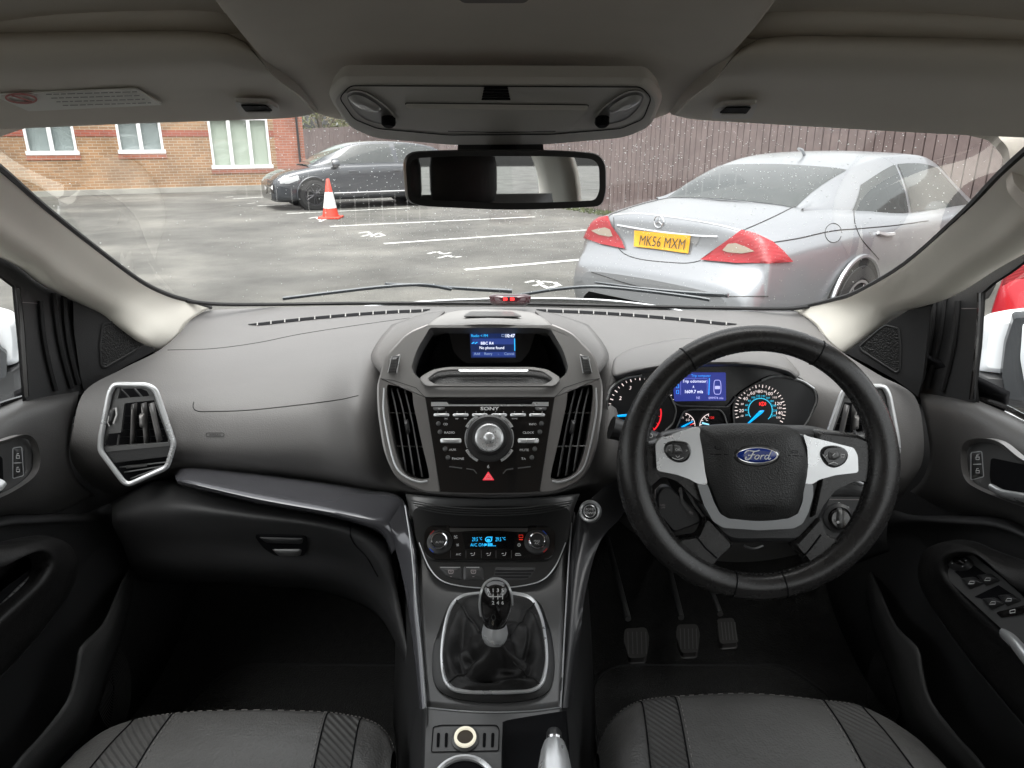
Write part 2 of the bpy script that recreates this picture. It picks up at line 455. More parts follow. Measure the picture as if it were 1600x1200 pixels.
# painted bay lines
lines = [((516, 354), (836, 339), .1), ((600, 381), (943, 358), .1), ((726, 422), (1010, 397), .1), ((448, 334), (640, 325), .1),
         ((402, 322), (520, 316), .1), ((364, 311), (430, 307), .1)]
lg = MB()
for a, c, w in lines:
    p, q = PZ(*a, 0), PZ(*c, 0); t = (q - p).normalized(); s = V((-t.y, t.x, 0)) * w / 2; z = V((0, 0, .004))
    lg.grid([[p + s + z + (q - p) * i / 12 for i in range(13)], [p - s + z + (q - p) * i / 12 for i in range(13)]])
def gstroke(pts, w):
    P = [PZ(x, y, .004) for x, y in pts]
    for p, q in zip(P, P[1:]):
        t = (q - p).normalized(); s = V((-t.y, t.x, 0)) * w / 2; lg.poly([p + s - t * w * .4, p - s - t * w * .4, q - s + t * w * .4, q + s + t * w * .4])
for st in ([(562, 364), (574, 362), (580, 366), (566, 369)], [(580, 369), (592, 364), (600, 368), (588, 370)],
           [(670, 396), (684, 393), (692, 397), (703, 395)], [(686, 403), (700, 399), (708, 402), (719, 401)],
           [(822, 441), (838, 438), (846, 443), (836, 446)], [(850, 440), (866, 441), (874, 446), (856, 450), (848, 446)],
           [(483, 341), (494, 339), (500, 344)], [(500, 346), (512, 341)], [(353, 308), (364, 307)], [(388, 318), (398, 317)]):
    gstroke(st, .055)
tag(mk('parking_lines', lg, M_line, smooth=0), 'worn white painted bay lines and bay marks on the asphalt', kind='structure')

# ---- brick building (local: x along the wall, y into the building)
cx0 = 0
def wallxz(px, py, n=None):
    r = ray(px, py); n = N_W if n is None else n
    k = n / (r.dot(NN)); p = CAM + r * k; return p.dot(D), p.z
BX1 = wallxz(481, 290)[0]; BX0 = BX1 - 30; BR = wallxz(432, 250)[0]
bo = TN(BX0, N_W)
LOCAL[0] = True
bld = thing('brick_building', 'long brown brick building with white windows at the far left of the car park', 'building', bo, rz=RZ)
W = []
for (xa, xb, yb, panes, bm) in ((38, 122, 240, 2, M_blindd), (182, 257, 238, 2, M_blindd), (328, 425, 262, 3, M_blind)):
    xl, zb = wallxz(xa + 5, yb); xr, _ = wallxz(xb, yb); W.append((xl - BX0, xr - BX0, zb, panes, bm))
ZT = wallxz(380, 184)[1]
def wallrect(mb, x0, x1, z0, z1, holes):
    xs = sorted({x0, x1} | {max(x0, min(x1, h[k])) for h in holes for k in (0, 1)}); zs = sorted({z0, z1} | {max(z0, min(z1, h[k])) for h in holes for k in (2, 3)})
    for i in range(len(xs) - 1):
        for j in range(len(zs) - 1):
            cx, cz = (xs[i] + xs[i + 1]) / 2, (zs[j] + zs[j + 1]) / 2
            if any(h[0] < cx < h[1] and h[2] < cz < h[3] for h in holes): continue
            mb.add([(xs[i], 0, zs[j]), (xs[i + 1], 0, zs[j]), (xs[i + 1], 0, zs[j + 1]), (xs[i], 0, zs[j + 1])], [(0, 1, 2, 3)])
ups = []
w0 = W[0]
more = [(w0[0] - 3.6, w0[1] - 3.6, w0[2], 2, M_blindd), (w0[0] - 7.2, w0[1] - 7.2, w0[2], 2, M_blindd)]
allw = W + more
holes = [(w[0], w[1], w[2], ZT) for w in allw] + [(w[0], w[1], 3.3, 4.5) for w in allw]
m1 = MB(); wallrect(m1, 0, BR - BX0, 0.14, 5.4, holes); mk('wall', m1, M_brick, bld, smooth=0)
m1 = MB(); wallrect(m1, BR - BX0, BX1 - BX0, .14, 5.4, []); m1.add([(BX1 - BX0, 0, .14), (BX1 - BX0, 8, .14), (BX1 - BX0, 8, 5.4), (BX1 - BX0, 0, 5.4)], [(0, 1, 2, 3)])
mk('end_wall', m1, M_brickr, bld, smooth=0)
mb = MB(); mb.box(((BX1 - BX0) / 2, -.03, .07), (BX1 - BX0 + .1, .1, .14)); mk('plinth', mb, M_concrete, bld, smooth=0)
mb = MB()
zb1, zb2 = wallxz(150, 213)[1], wallxz(150, 203)[1]
xs = sorted([(w[0], w[1]) for w in allw]); cur = 0
for a, c in xs + [(BR - BX0, 0)]:
    mb.box(((cur + a) / 2, -.004, (zb1 + zb2) / 2), (a - cur - .01, .016, zb2 - zb1)); cur = c
mk('red_brick_band', mb, M_brickband, bld, smooth=0)
mb = MB()
for w in allw: mb.box(((w[0] + w[1]) / 2, -.006, w[2] - .09), (w[1] - w[0] + .1, .03, .16))
mk('brick_sill_course', mb, M_brickr, bld, smooth=0)
for up in (0, 1):
    for w in allw:
        z0, z1 = (w[2], ZT) if not up else (3.3, 4.5)
        x0, x1 = w[0], w[1]; f = .065; mb = MB()
        mb.box(((x0 + x1) / 2, .03, z0 + f / 2 - .02), (x1 - x0 + .08, .12, f + .04)); mb.box(((x0 + x1) / 2, .03, z1 - f / 2), (x1 - x0, .1, f))
        n = w[3]
        for k in range(n + 1):
            x = x0 + (x1 - x0) * k / n; x = min(max(x, x0 + f / 2), x1 - f / 2)
            mb.box((x, .031, (z0 + z1) / 2), (f * (1.5 if 0 < k < n else 1), .09, z1 - z0 - 2 * f + .02))
        fr = mk('window', mb, M_upvc, bld, smooth=0)
        mb = MB(); mb.box(((x0 + x1) / 2, .05, (z0 + z1) / 2), (x1 - x0 - .1, .012, z1 - z0 - .1)); mk('pane', mb, M_side, fr, smooth=0)
        mb = MB(); mb.box(((x0 + x1) / 2, .14, (z0 + z1) / 2), (x1 - x0 - .02, .02, z1 - z0)); mk('blind', mb, w[4], fr, smooth=0)
mb = MB(); xp = wallxz(468, 250)[0] - BX0; mb.tube([(xp, -.08, .1), (xp, -.08, 5.3)], .035, 10); mk('drainpipe', mb, M_pipe, bld)
mb = MB(); mb.add([(-.4, -.5, 5.2), (BX1 - BX0 + .4, -.5, 5.2), (BX1 - BX0 + .4, 4, 7.5), (-.4, 4, 7.5), (-.4, 8.5, 5.2), (BX1 - BX0 + .4, 8.5, 5.2)], [(0, 1, 2, 3), (3, 2, 5, 4), (1, 5, 2), (0, 3, 4)])
mk('roof', mb, mat('roof_tiles', (.09, .075, .07), .8, var=.2), bld, smooth=0)
LOCAL[0] = False

# ---- fence: boards on rails along the far end of the bays
def TNl(t, n, z=0): return TN(T_F + t, n, z)
fn = thing('board_fence', 'tall brown close boarded fence running behind the silver saloon', 'fence', TNl(0, 6))
mb = MB(); R = Matrix.Rotation(RZ, 3, 'Z'); n = -9
random.seed(3)
while n < 44:
    j = random.uniform(-.006, .006); dz = random.uniform(-.012, .012)
    mb.box(TNl(.012 + j, n, 1.0 + dz), (.02, .122, 1.94), R @ Matrix.Rotation(random.uniform(-.07, .07), 3, 'Z'))
    n += .140
mk('boards', mb, M_wood, fn, smooth=0)
mb = MB()
for z in (.35, 1.0, 1.65): mb.box(TNl(.06, 17.5, z), (.05, 53, .09), R)
mb.box(TNl(.035, 17.5, .98), (.012, 53, 1.9), R)
mk('rail', mb, M_wood2, fn, smooth=0)
for k in range(12):
    mb = MB(); mb.box(TNl(.13, -8.5 + k * 4.6, .98), (.09, .09, 1.96), R); mk('post', mb, M_wood2, fn, smooth=0)
# verge
M_grass = mat('verge_grass', (.075, .095, .03), .9, var=.4, vs=5)
mb = MB(); random.seed(4)
for i in range(9000):
    n = random.uniform(-8, 30); t = -random.random() ** 1.5 * .42 - .02; p = TNl(t, n, .003); a = random.uniform(0, 6.28); h = random.uniform(.03, .09)
    d = V((math.cos(a), math.sin(a), 0)) * .02; e = V((random.uniform(-.03, .03), random.uniform(-.03, .03), h)); mb.add([p - d, p + d, p + e], [(0, 1, 2)])
tag(mk('grass_verge', mb, M_grass, smooth=0), 'thin mossy grass along the foot of the fence', kind='stuff')

# ---- trees behind the fence
M_leaf = mat('spring_leaves', (.095, .10, .035), .7, var=.4, vs=.9)
M_leaf2 = mat('bare_twigs_leaves', (.13, .105, .06), .8, var=.35, vs=.9)
M_bark = mat('bark', (.10, .08, .06), .9, var=.3, vs=4)
def tree(px, dist, hgt, rad, lm, label, seed):
    random.seed(seed); r = ray(px, 215); r = V((r.x, r.y, 0)).normalized(); o = r * dist
    t = thing('tree', label, 'tree', o, 'trees behind the fence')
    mb = MB(); mb.tube([o, o + V((.1, 0, hgt * .35)), o + V((0, .1, hgt * .7))], lambda s: .16 * (1 - .7 * s), 8)
    lm_ = []
    for k in range(9):
        a = k * 2.4; z = hgt * (.3 + .05 * k); s = o + V((0, 0, z)); e = s + V((math.cos(a), math.sin(a), .9)) * rad * .75
        mb.tube([s, s.lerp(e, .5) + V((0, 0, .15)), e], lambda s: .06 * (1 - .8 * s), 6); lm_.append(e)
    mk('trunk', mb, M_bark, t)
    mb = MB(); cl = [(o + V((random.gauss(0, rad * .5), random.gauss(0, rad * .5), hgt * random.uniform(.35, 1))), random.uniform(.4, .9)) for _ in range(34)]
    for c, s in cl:
        for _ in range(75):
            p = c + V((random.gauss(0, s * .5), random.gauss(0, s * .5), random.gauss(0, s * .4))); u = V((random.gauss(0, 1), random.gauss(0, 1), random.gauss(0, 1))).normalized() * .07
            w = u.orthogonal().normalized() * .05; mb.add([p - u, p + w, p + u, p - w], [(0, 1, 2, 3)])
    mk('crown', mb, lm, t, smooth=0)
tree(500, 44, 5.2, 2.6, M_leaf, 'yellow green tree behind the fence at the corner of the brick building', 11)
tree(560, 50, 6.0, 3.0, M_leaf2, 'brown half bare tree behind the fence above the dark hatchback', 12)
tree(420, 52, 4.6, 2.6, M_leaf, 'green tree behind the fence hidden mostly by the brick building', 13)
for k, px in enumerate((900, 1200, 1480)):
    tree(px, 26 + k * 2, 6.5, 3, M_leaf if k % 2 else M_leaf2, 'tall tree beyond the board fence behind the silver saloon, %s of three' % ('left', 'middle', 'right')[k], 20 + k)

# ---- traffic cone
M_orange = mat('cone_orange', (.60, .06, .035), .45); M_cw = mat('cone_white', (.72, .72, .72), .4)
co = PZ(517, 341, 0)
t = thing('traffic_cone', 'orange and white traffic cone standing in front of the dark hatchback', 'traffic cone', co)
mb = MB(); mb.box(co + V((0, 0, .02)), (.42, .42, .04)); mk('base', mb, M_orange, t, bevel=.01)
mb = MB(); mb.lathe([(.16, .04), (.155, .06), (.128, .2)], co, (0, 0, 1)); mb.lathe([(.075, .5), (.03, .74), (.022, .75), (0.001, .75)], co, (0, 0, 1)); mk('cone', mb, M_orange, t)
mb = MB(); mb.lathe([(.128, .2), (.131, .2), (.077, .5), (.075, .5)], co, (0, 0, 1), cap=False); mk('reflective_sleeve', mb, M_cw, t)

# ================================================================ CARS
M_cglass = mat('dark_car_glass', (.05, .056, .055), .06, spec=.5)
M_ctrim = mat('black_car_trim', .015, .35)
M_tyre = mat('tyre', .018, .8, bump=('noise', 60, .3))
M_well = mat('wheel_well', .006, .9)
M_rim = mat('alloy_rim', (.45, .45, .46), .3, metal=.7)
M_rimd = mat('dark_alloy_rim', (.06, .06, .065), .35, metal=.7)
M_red = mat('tail_lamp_red', (.30, .006, .012), .2, coat=.4, bump=('wave', 40, .5, .004, 'Z'))
M_clear = mat('tail_lamp_clear', (.33, .28, .22), .2, coat=.4, bump=('wave', 60, .5, .003, 'Z'))
M_plate = mat('yellow_number_plate', (.66, .33, .008), .4)
M_plateb = mat('plate_black', .01, .4)
class Car:
    def __init__(s, body, gh, paint, name, label, loc, heading, group, wheels, rw, rimm, xw):
        s.h = heading; s.loc = V(loc); s.M = Matrix.Translation(s.loc) @ Matrix.Rotation(-heading, 4, 'Z'); s.Mi = s.M.inverted()
        LOCAL[0] = True
        s.t = thing(name, label, 'car', loc, group, rz=-heading)
        rows = []
        for (y, w, z0, zs, zt) in body:
            half = [(w * .86, z0), (w * .97, z0 + .07), (w, z0 + .5 * (zs - z0)), (w * .992, zs - .1 * min(1, (zs - z0) * 3)), (w * .955, zs), (w * .84, zs + (zt - zs) * .62), (w * .5, zt - .006), (0, zt)]
            rows.append([V((x, y, z)) for x, z in half] + [V((-x, y, z)) for x, z in half[-2::-1]])
        mb = MB(); dr = dense(rows, 3, 5); mb.grid(dr); mb.poly(dr[0]); mb.poly(dr[-1][::-1])
        s.body = mk('body', mb, paint, s.t, smooth=50)
        # arches
        s.f = surf(rows)
        gr = []
        for (y, wb, zb, wt, zr) in gh:
            half = [(wb + .01, zb - .06), (wb, zb), ((wb + wt) / 2 + .018, (zb + zr - .04) / 2 + .01), (wt, zr - .045), (wt * .88, zr - .014), (wt * .45, zr), (0, zr + .006)]
            gr.append([V((x, y, z)) for x, z in half] + [V((-x, y, z)) for x, z in half[-2::-1]])
        mg = MB(); dg = dense(gr, 4, 6); mg.grid(dg); mk('roof', mg, paint, s.t, smooth=60)
        s.g = surf(gr); s.ng = len(gr)
        for k, yw in enumerate(wheels):
            for sx in (1, -1):
                mb = MB(); mb.lathe([(rw * 1.13, -.3), (rw * 1.13, .012), (rw * 1.0, .014)], (sx * (xw + .02), yw, rw), (sx, 0, 0), 36); mk('wheel_arch', mb, M_well, s.t)
                mb = MB(); mb.tube([V((sx * (xw + .028), yw + math.cos(a) * rw * 1.15, rw + math.sin(a) * rw * 1.15)) for a in [math.radians(q) for q in range(-12, 193, 8)]], .016, 6); mk('arch_lip', mb, paint, s.t)
                mb = MB(); mb.lathe([(rw * .66, -.2), (rw * .95, -.2), (rw, -.17), (rw, -.03), (rw * .95, 0), (rw * .7, .008), (rw * .66, -.01)], (sx * (xw + .04), yw, rw), (sx, 0, 0), 40, cap=False); w = mk('wheel', mb, M_tyre, s.t)
                mb = MB(); mb.lathe([(rw * .67, -.1), (rw * .67, .004), (rw * .61, .004), (rw * .59, -.05)], (sx * (xw + .04), yw, rw), (sx, 0, 0), 40, cap=False)
                c = V((sx * (xw + .035), yw, rw)); mb.lathe([(rw * .16, -.06), (rw * .16, 0), (.001, .004)], c, (sx, 0, 0), 16)
                for q in range(10):
                    a = q * math.pi / 5 + (.12 if q % 2 else -.12); e = V((0, math.cos(a), math.sin(a))); mb.tube([c + e * rw * .1 + V((sx * -.005, 0, 0)), c + e * rw * .63 + V((sx * -.012, 0, 0))], .014, 6)
                mk('rim', mb, rimm, w)
        s.bvh = None
        LOCAL[0] = False
        me = s.body.data
        s.bvh = BVHTree.FromPolygons([s.M @ v.co for v in me.vertices], [tuple(p.vertices) for p in me.polygons])
        s.gb = BVHTree.FromPolygons([s.M @ v for v in mg.v], mg.f)
    def hit(s, px, py, off=.004, which=None):
        r = ray(px, py).normalized(); best = None
        for bv in ([which] if which else [s.bvh, s.gb]):
            h = bv.ray_cast(CAM, r)
            if h[0] is not None and (best is None or h[3] < best[3]): best = h
        if best is None: return None
        n = best[1] if best[1].dot(r) < 0 else -best[1]
        return s.Mi @ (best[0] + n * off)
    def drape(s, poly, mat_, name, off=.004, mirror=False, step=6, parent=None, which=None):
        pts = [V(p) for p in poly]; n0 = len(pts)
        x0, x1 = min(p.x for p in pts), max(p.x for p in pts); y0, y1 = min(p.y for p in pts), max(p.y for p in pts)
        y = y0
        while y < y1:
            x = x0
            while x < x1: pts.append(V((x, y))); x += step
            y += step
        r = delaunay_2d_cdt(pts, [(i, (i + 1) % n0) for i in range(n0)], [], 1, 1e-4)
        vs = [s.hit(p.x, p.y, off, which) for p in r[0]]; ok = {}
        mb = MB(); vv = []
        for i, v in enumerate(vs):
            if v is not None: ok[i] = len(vv); vv.append(v)
        fs = [tuple(ok[i] for i in f) for f in r[2] if all(i in ok for i in f)]
        # drop faces that jump over an edge of the body
        fs = [f for f in fs if max((vv[a] - vv[b]).length for a in f for b in f) < .35]
        mb.add(vv, fs)
        if mirror: mb.add([V((-v.x, v.y, v.z)) for v in vv], [f[::-1] for f in fs])
        LOCAL[0] = True; o = mk(name, mb, mat_, parent or s.t, smooth=60); LOCAL[0] = False
        return o
    def line(s, pts, r, mat_, name, mirror=False, n=8, off=0.001, which=None):
        P = [s.hit(x, y, off, which) for x, y in cr(pts, n)]; P = [p for p in P if p is not None]
        mb = MB()
        if len(P) > 2:
            mb.tube(P, r, 5)
            if mirror: mb.tube([V((-p.x, p.y, p.z)) for p in P], r, 5)
            LOCAL[0] = True; mk(name, mb, mat_, s.t); LOCAL[0] = False
    def gpatch(s, quad, mat_, name, off=.004, mirror=True, nu=12, nv=6, parent=None):
        mb = MB(); patch(s.g, quad, nu, nv, off, mb); k = len(mb.v)
        c = sum((v for v in mb.v), V((0, 0, 0))) / k
        # make sure it lies outside
        mb2 = MB(); patch(s.g, quad, nu, nv, -off, mb2); c2 = sum((v for v in mb2.v), V((0, 0, 0))) / k
        m = V((0, c.y, .9))
        if (c2 - m).length > (c - m).length: mb = mb2
        if mirror: mb.add([V((-v.x, v.y, v.z)) for v in mb.v[:k]], [f[::-1] for f in mb.f[:]])
        LOCAL[0] = True; o = mk(name, mb, mat_, parent or s.t, smooth=60); LOCAL[0] = False; return o

# silver saloon
M_silv = mat('silver_metallic_paint', (.29, .30, .315), .28, metal=.55, coat=.4)
HD = math.radians(49)
merc = Car([(0, .64, .40, .52, .57), (.02, .73, .33, .56, .62), (.07, .77, .22, .60, .665), (.12, .785, .19, .64, .71), (.160, .79, .18, .70, .78), (.175, .795, .18, .77, .89), (.19, .80, .18, .80, .950), (.235, .81, .18, .82, .975), (.34, .835, .18, .838, .990), (.6, .88, .18, .87, 1.025), (1.0, .92, .18, .89, 1.06),
            (1.5, .93, .19, .885, 1.04), (2.2, .935, .2, .875, .97), (3.2, .93, .2, .87, .96), (3.9, .92, .2, .85, .92), (4.4, .88, .22, .75, .79), (4.75, .78, .26, .61, .65), (4.90, .60, .36, .52, .55)],
           [(.84, .62, 1.04, .57, 1.05), (1.15, .72, .99, .565, 1.175), (1.6, .77, .94, .57, 1.295), (2.1, .79, .915, .575, 1.365), (2.7, .795, .905, .58, 1.378), (3.15, .79, .90, .575, 1.325), (3.6, .76, .90, .58, 1.18), (4.05, .70, .90, .60, .955)],
           M_silv, 'parked_saloon', 'silver four door saloon with red tail lamps parked by the fence on the right', (.94, 4.87, 0), HD, None, (1.14, 3.99), .335, M_rim, .91)
merc.gpatch([(.04, 3.55), (1.92, 3.5), (1.92, 8.5), (.04, 8.45)], M_cglass, 'rear_screen', mirror=False, nu=14, nv=14)
merc.gpatch([(1.35, 1.15), (2.0, 2.35), (3.25, 2.75), (3.2, 1.15)], M_cglass, 'side_window')
merc.gpatch([(3.28, 1.15), (3.33, 2.75), (5.0, 2.7), (6.3, 1.15)], M_cglass, 'side_window')
merc.gpatch([(5.35, 3.5), (6.8, 3.3), (6.8, 8.7), (5.35, 8.5)], M_cglass, 'windscreen', mirror=False)
lens = [(1095, 407), (1120, 388), (1140, 374), (1159, 361), (1180, 367), (1206, 379), (1222, 393), (1237, 409), (1200, 412), (1150, 412)]
o = merc.drape(lens, M_red, 'tail_lamp', off=.014, mirror=True, step=5)
merc.drape([(1131, 391), (1140, 381), (1152, 380), (1168, 386), (1181, 393), (1160, 396), (1138, 394)], M_clear, 'reversing_lens', off=.019, mirror=True, step=4, parent=o)
merc.line([(1159, 361), (1200, 343), (1245, 321)], .004, M_ctrim, 'boot_seam', True)
merc.line([(959, 336), (1000, 334), (1060, 341), (1120, 351), (1159, 361)], .006, M_silp, 'boot_lip')
merc.line([(959, 340), (961, 366), (970, 392), (1000, 405), (1060, 411), (1082, 410), (1095, 407)], .003, M_ctrim, 'boot_shut_line')
merc.line([(965, 352), (1020, 361), (1080, 368), (1122, 370)], .010, M_chrome, 'chrome_strip')
merc.drape([(1072, 362), (1096, 369), (1088, 384), (1080, 380)], mat('plate_recess', (.18, .18, .18), .5), 'plate_recess', off=.004, step=4)
o = merc.drape([(993, 360), (1081, 368), (1077, 397), (992, 386)], M_plate, 'number_plate', off=.014, step=5)
# plate lettering laid in the plate's own plane
pa, pb, pc = [merc.M @ merc.hit(x, y, .026) for x, y in ((993, 360), (1081, 368), (992, 386))]
pp = pl3(pa, pb, pc); mb = MB()
vs, fs = glyph('MK56 MXM', 'c', .0); u = (pb - pa).normalized(); o0, _, _, k, kv = pp.frame(1034, 378); v = pp.n.cross(u)
sc = (pb - pa).length * .80 / (max(x for x, y in vs) - min(x for x, y in vs)); 
mb.add([merc.Mi @ (o0 + u * x * sc + v * (y - .36) * (pc - pa).length * .66 / .72) for x, y in vs], fs)
LOCAL[0] = True; mk('plate_lettering', mb, M_plateb, o, smooth=0); LOCAL[0] = False
merc.line([(1208, 379), (1250, 372), (1300, 361), (1346, 357), (1400, 352), (1450, 345)], .004, M_ctrim, 'shoulder_crease', True)
merc.line([(1334, 330), (1336, 350), (1345, 372), (1360, 390), (1373, 405)], .003, M_ctrim, 'door_shut_line', True)
merc.line([(924, 425), (1000, 448), (1100, 462), (1200, 463)], .004, M_ctrim, 'bumper_crease')
merc.line(ell(1302, 364, 13, 15, 20), .0025, M_ctrim, 'fuel_flap', n=2)
merc.line([(1369, 364), (1381, 367), (1394, 366)], .014, M_silp, 'door_handle', True, off=.012)
p = merc.hit(1031, 347, .012)
mb = MB()
if p: mb.tube([p + V((math.cos(a), 0, math.sin(a))) * .04 for a in [i * math.pi / 10 for i in range(20)]], .005, 5, closed=True)
for a in (90, 210, 330):
    mb.tube([p, p + V((math.cos(math.radians(a)), 0, math.sin(math.radians(a)))) * .038], .004, 5)
LOCAL[0] = True; mk('boot_emblem', mb, M_chrome, merc.t)
mb = MB()
for k in range(7): mb.box((.30 + k * .035, .185, .87), (.022, .012, .018))
mk('boot_script', mb, M_chrome, merc.t)
mb = MB(); mb.tube([(0, 1.95, 1.36), (0, 1.9, 1.40), (0, 1.84, 1.41)], .012, 6); mk('roof_aerial', mb, M_silv, merc.t)
mb = MB(); 
for sx in (1, -1): mb.lathe([(.02, -.1), (.09, -.08), (.1, .0), (.085, .06), (.02, .07)], (sx * .97, 3.45, 1.0), (0, 1, 0), 14, sx=1.3)
mk('door_mirror', mb, M_silv, merc.t)
LOCAL[0] = False

# dark hatchback
M_blk = mat('dark_grey_paint', (.045, .05, .058), .2, metal=.3, coat=1)
aud_c = PZ(493, 328, 0); t0, n0, _ = tn(aud_c)
AH = math.pi / 2 - RZ + math.pi
rearc = TN(t0 + 3.42, n0 + .80)
audi = Car([(0, .70, .40, .60, .66), (.05, .80, .30, .72, .80), (.15, .84, .25, .85, .95), (.35, .86, .22, .90, .97), (1, .88, .2, .92, .98), (2, .885, .2, .92, .97), (2.9, .88, .2, .90, .96), (3.3, .87, .2, .86, .94), (3.8, .85, .18, .77, .85), (4.08, .82, .18, .68, .76), (4.22, .75, .19, .60, .67), (4.29, .62, .22, .54, .58)],
           [(.12, .62, .95, .56, .97), (.3, .68, .95, .56, 1.2), (.6, .72, .95, .55, 1.33), (1.2, .75, .95, .56, 1.41), (2.0, .76, .95, .57, 1.42), (2.5, .76, .94, .56, 1.36), (3.0, .74, .93, .58, 1.16), (3.45, .68, .91, .62, .94)],
           M_blk, 'parked_hatchback', 'dark grey hatchback parked nose out in front of the brick building behind the cone', rearc, AH, None, (.86, 3.42), .325, M_rimd, .865)
audi.gpatch([(1.2, 1.15), (2.0, 2.9), (3.35, 2.95), (3.3, 1.15)], M_cglass, 'side_window')
audi.gpatch([(3.42, 1.15), (3.5, 2.95), (4.9, 2.9), (6.35, 1.15)], M_cglass, 'side_window')
audi.gpatch([(5.2, 3.5), (6.8, 3.3), (6.8, 8.7), (5.2, 8.5)], mat('greenish_windscreen', (.10, .14, .12), .05, spec=.9), 'windscreen', mirror=False)
audi.gpatch([(.3, 3.5), (1.7, 3.5), (1.7, 8.5), (.3, 8.5)], M_cglass, 'rear_screen', mirror=False)
audi.drape([(434, 281), (444, 275), (466, 274), (468, 281), (452, 287), (438, 287)], mat('headlamp_glass', (.42, .43, .44), .1, coat=1), 'headlamp', mirror=True, step=4)
audi.drape([(414, 282), (428, 282), (430, 303), (416, 303)], M_ctrim, 'grille', step=4)
audi.drape([(414, 290), (427, 289), (427, 297), (415, 297)], M_cw, 'number_plate', off=.012, step=4)
audi.line([(424, 320), (460, 323)], .006, M_ctrim, 'bumper_crease')
LOCAL[0] = True
mb = MB()
for sx in (1, -1): mb.lathe([(.02, -.1), (.08, -.08), (.09, .0), (.07, .06), (.02, .07)], (sx * .94, 2.95, .98), (0, 1, 0), 14, sx=1.3)
mk('door_mirror', mb, M_blk, audi.t); 
for yy in (1.55, 2.55):
    mb = MB()
    for sx in (1, -1): mb.box((sx * .885, yy, .80), (.03, .17, .03))
    mk('door_handle', mb, M_blk, audi.t, bevel=.008)
mb = MB()
for sx in (1, -1): mb.tube([(sx * .892, .75 + 1.2 * k / 4, .36) for k in range(5)] , .010, 5); mb.tube([(sx * .89, 1.3, .35), (sx * .89, 3.0, .35)], .014, 5)
mk('sill_strip', mb, M_rim, audi.t)
LOCAL[0] = False
# red car seen through the driver's window
rp = PX(1640, 470, 2.9)
red = Car([(0, .70, .40, .60, .66), (.05, .80, .30, .72, .80), (.15, .84, .25, .85, .95), (.35, .86, .22, .90, .97), (1, .88, .2, .92, .98), (2, .885, .2, .92, .97), (2.9, .88, .2, .90, .96), (3.3, .87, .2, .86, .94), (3.8, .85, .18, .77, .85), (4.08, .82, .18, .68, .76), (4.22, .75, .19, .60, .67), (4.29, .62, .22, .54, .58)],
          [(.12, .62, .95, .56, .97), (.3, .68, .95, .56, 1.2), (.6, .72, .95, .55, 1.33), (1.2, .75, .95, .56, 1.41), (2.0, .76, .95, .57, 1.42), (2.5, .76, .94, .56, 1.36), (3.0, .74, .93, .58, 1.16), (3.45, .68, .91, .62, .94)],
          mat('bright_red_paint', (.45, .008, .018), .25, coat=.6), 'red_hatchback', 'bright red car just outside the driver side window', (2.98, 3.10, 0), math.radians(62), None, (.86, 3.42), .32, M_rim, .865)
red.gpatch([(1.2, 1.15), (2.0, 2.9), (3.35, 2.95), (3.3, 1.15)], M_cglass, 'side_window')
red.gpatch([(3.42, 1.15), (3.5, 2.95), (4.9, 2.9), (6.35, 1.15)], M_cglass, 'side_window')
red.gpatch([(.3, 3.5), (1.7, 3.5), (1.7, 8.5), (.3, 8.5)], M_cglass, 'rear_screen', mirror=False)
LOCAL[0] = True
mb = MB()
for sx in (1, -1): mb.box((sx * .70, .12, .78), (.2, .12, .2))
mk('tail_lamp', mb, M_red, red.t, bevel=.03)
mb = MB(); mb.box((0, .02, .56), (1.45, .10, .10)); mk('bumper_strip', mb, mat('grey_bumper', (.16, .16, .17), .5), red.t, bevel=.03)
LOCAL[0] = False
# ================================================================ ROOF, GLASS, PILLARS
def Pz(X, Y, z): return V((X, Y, H + z))
# windscreen (a curved laminated pane)
wsr = [[PY(250, 500, 1.36), PY(500, 481, 1.56), PY(780, 476, 1.62), PY(1060, 484, 1.56), PY(1310, 503, 1.36)],
       [PY(60, 372, 1.13), PY(400, 355, 1.27), PY(790, 350, 1.33), PY(1180, 355, 1.27), PY(1530, 372, 1.13)],
       [PY(-170, 190, .80), PY(350, 160, .90), PY(790, 152, .93), PY(1250, 160, .90), PY(1800, 190, .80)]]
WS = surf(wsr)
mb = MB(); mb.net(wsr, 8, 10)
wsc = thing('windscreen', 'clear curved windscreen speckled with raindrops above the dashboard', 'windscreen', PY(780, 476, 1.62))
mk('glass', mb, M_glass, wsc, smooth=180)
# black ceramic edge line / seal along pillars and cowl
def wsp(px, py):
    """where the sight line meets the windscreen"""
    r = ray(px, py).normalized(); h = WSB.ray_cast(CAM, r)
    return h[0] if h[0] is not None else None
dd = dense(wsr, 8, 10); _m = MB(); _m.grid(dd); WSB = BVHTree.FromPolygons(_m.v, _m.f)
seal = [(0, 268), (30, 295), (62, 322), (98, 352), (135, 380), (172, 409), (212, 437), (250, 457), (290, 469), (340, 475), (420, 475.5), (540, 474), (660, 473.5), (780, 474), (900, 476), (1000, 478.5), (1120, 481), (1200, 482), (1245, 481), (1290, 474), (1330, 463), (1372, 444), (1420, 414), (1470, 373), (1510, 335), (1545, 298), (1568, 268)]
sp = [wsp(x, y) for x, y in cr(seal, 5)]; sp = [p for p in sp if p is not None]
mb = MB(); mb.tube([p + V((0, -.006, .001)) for p in sp], .0042, 6); mk('edge_seal', mb, M_rubber, wsc)
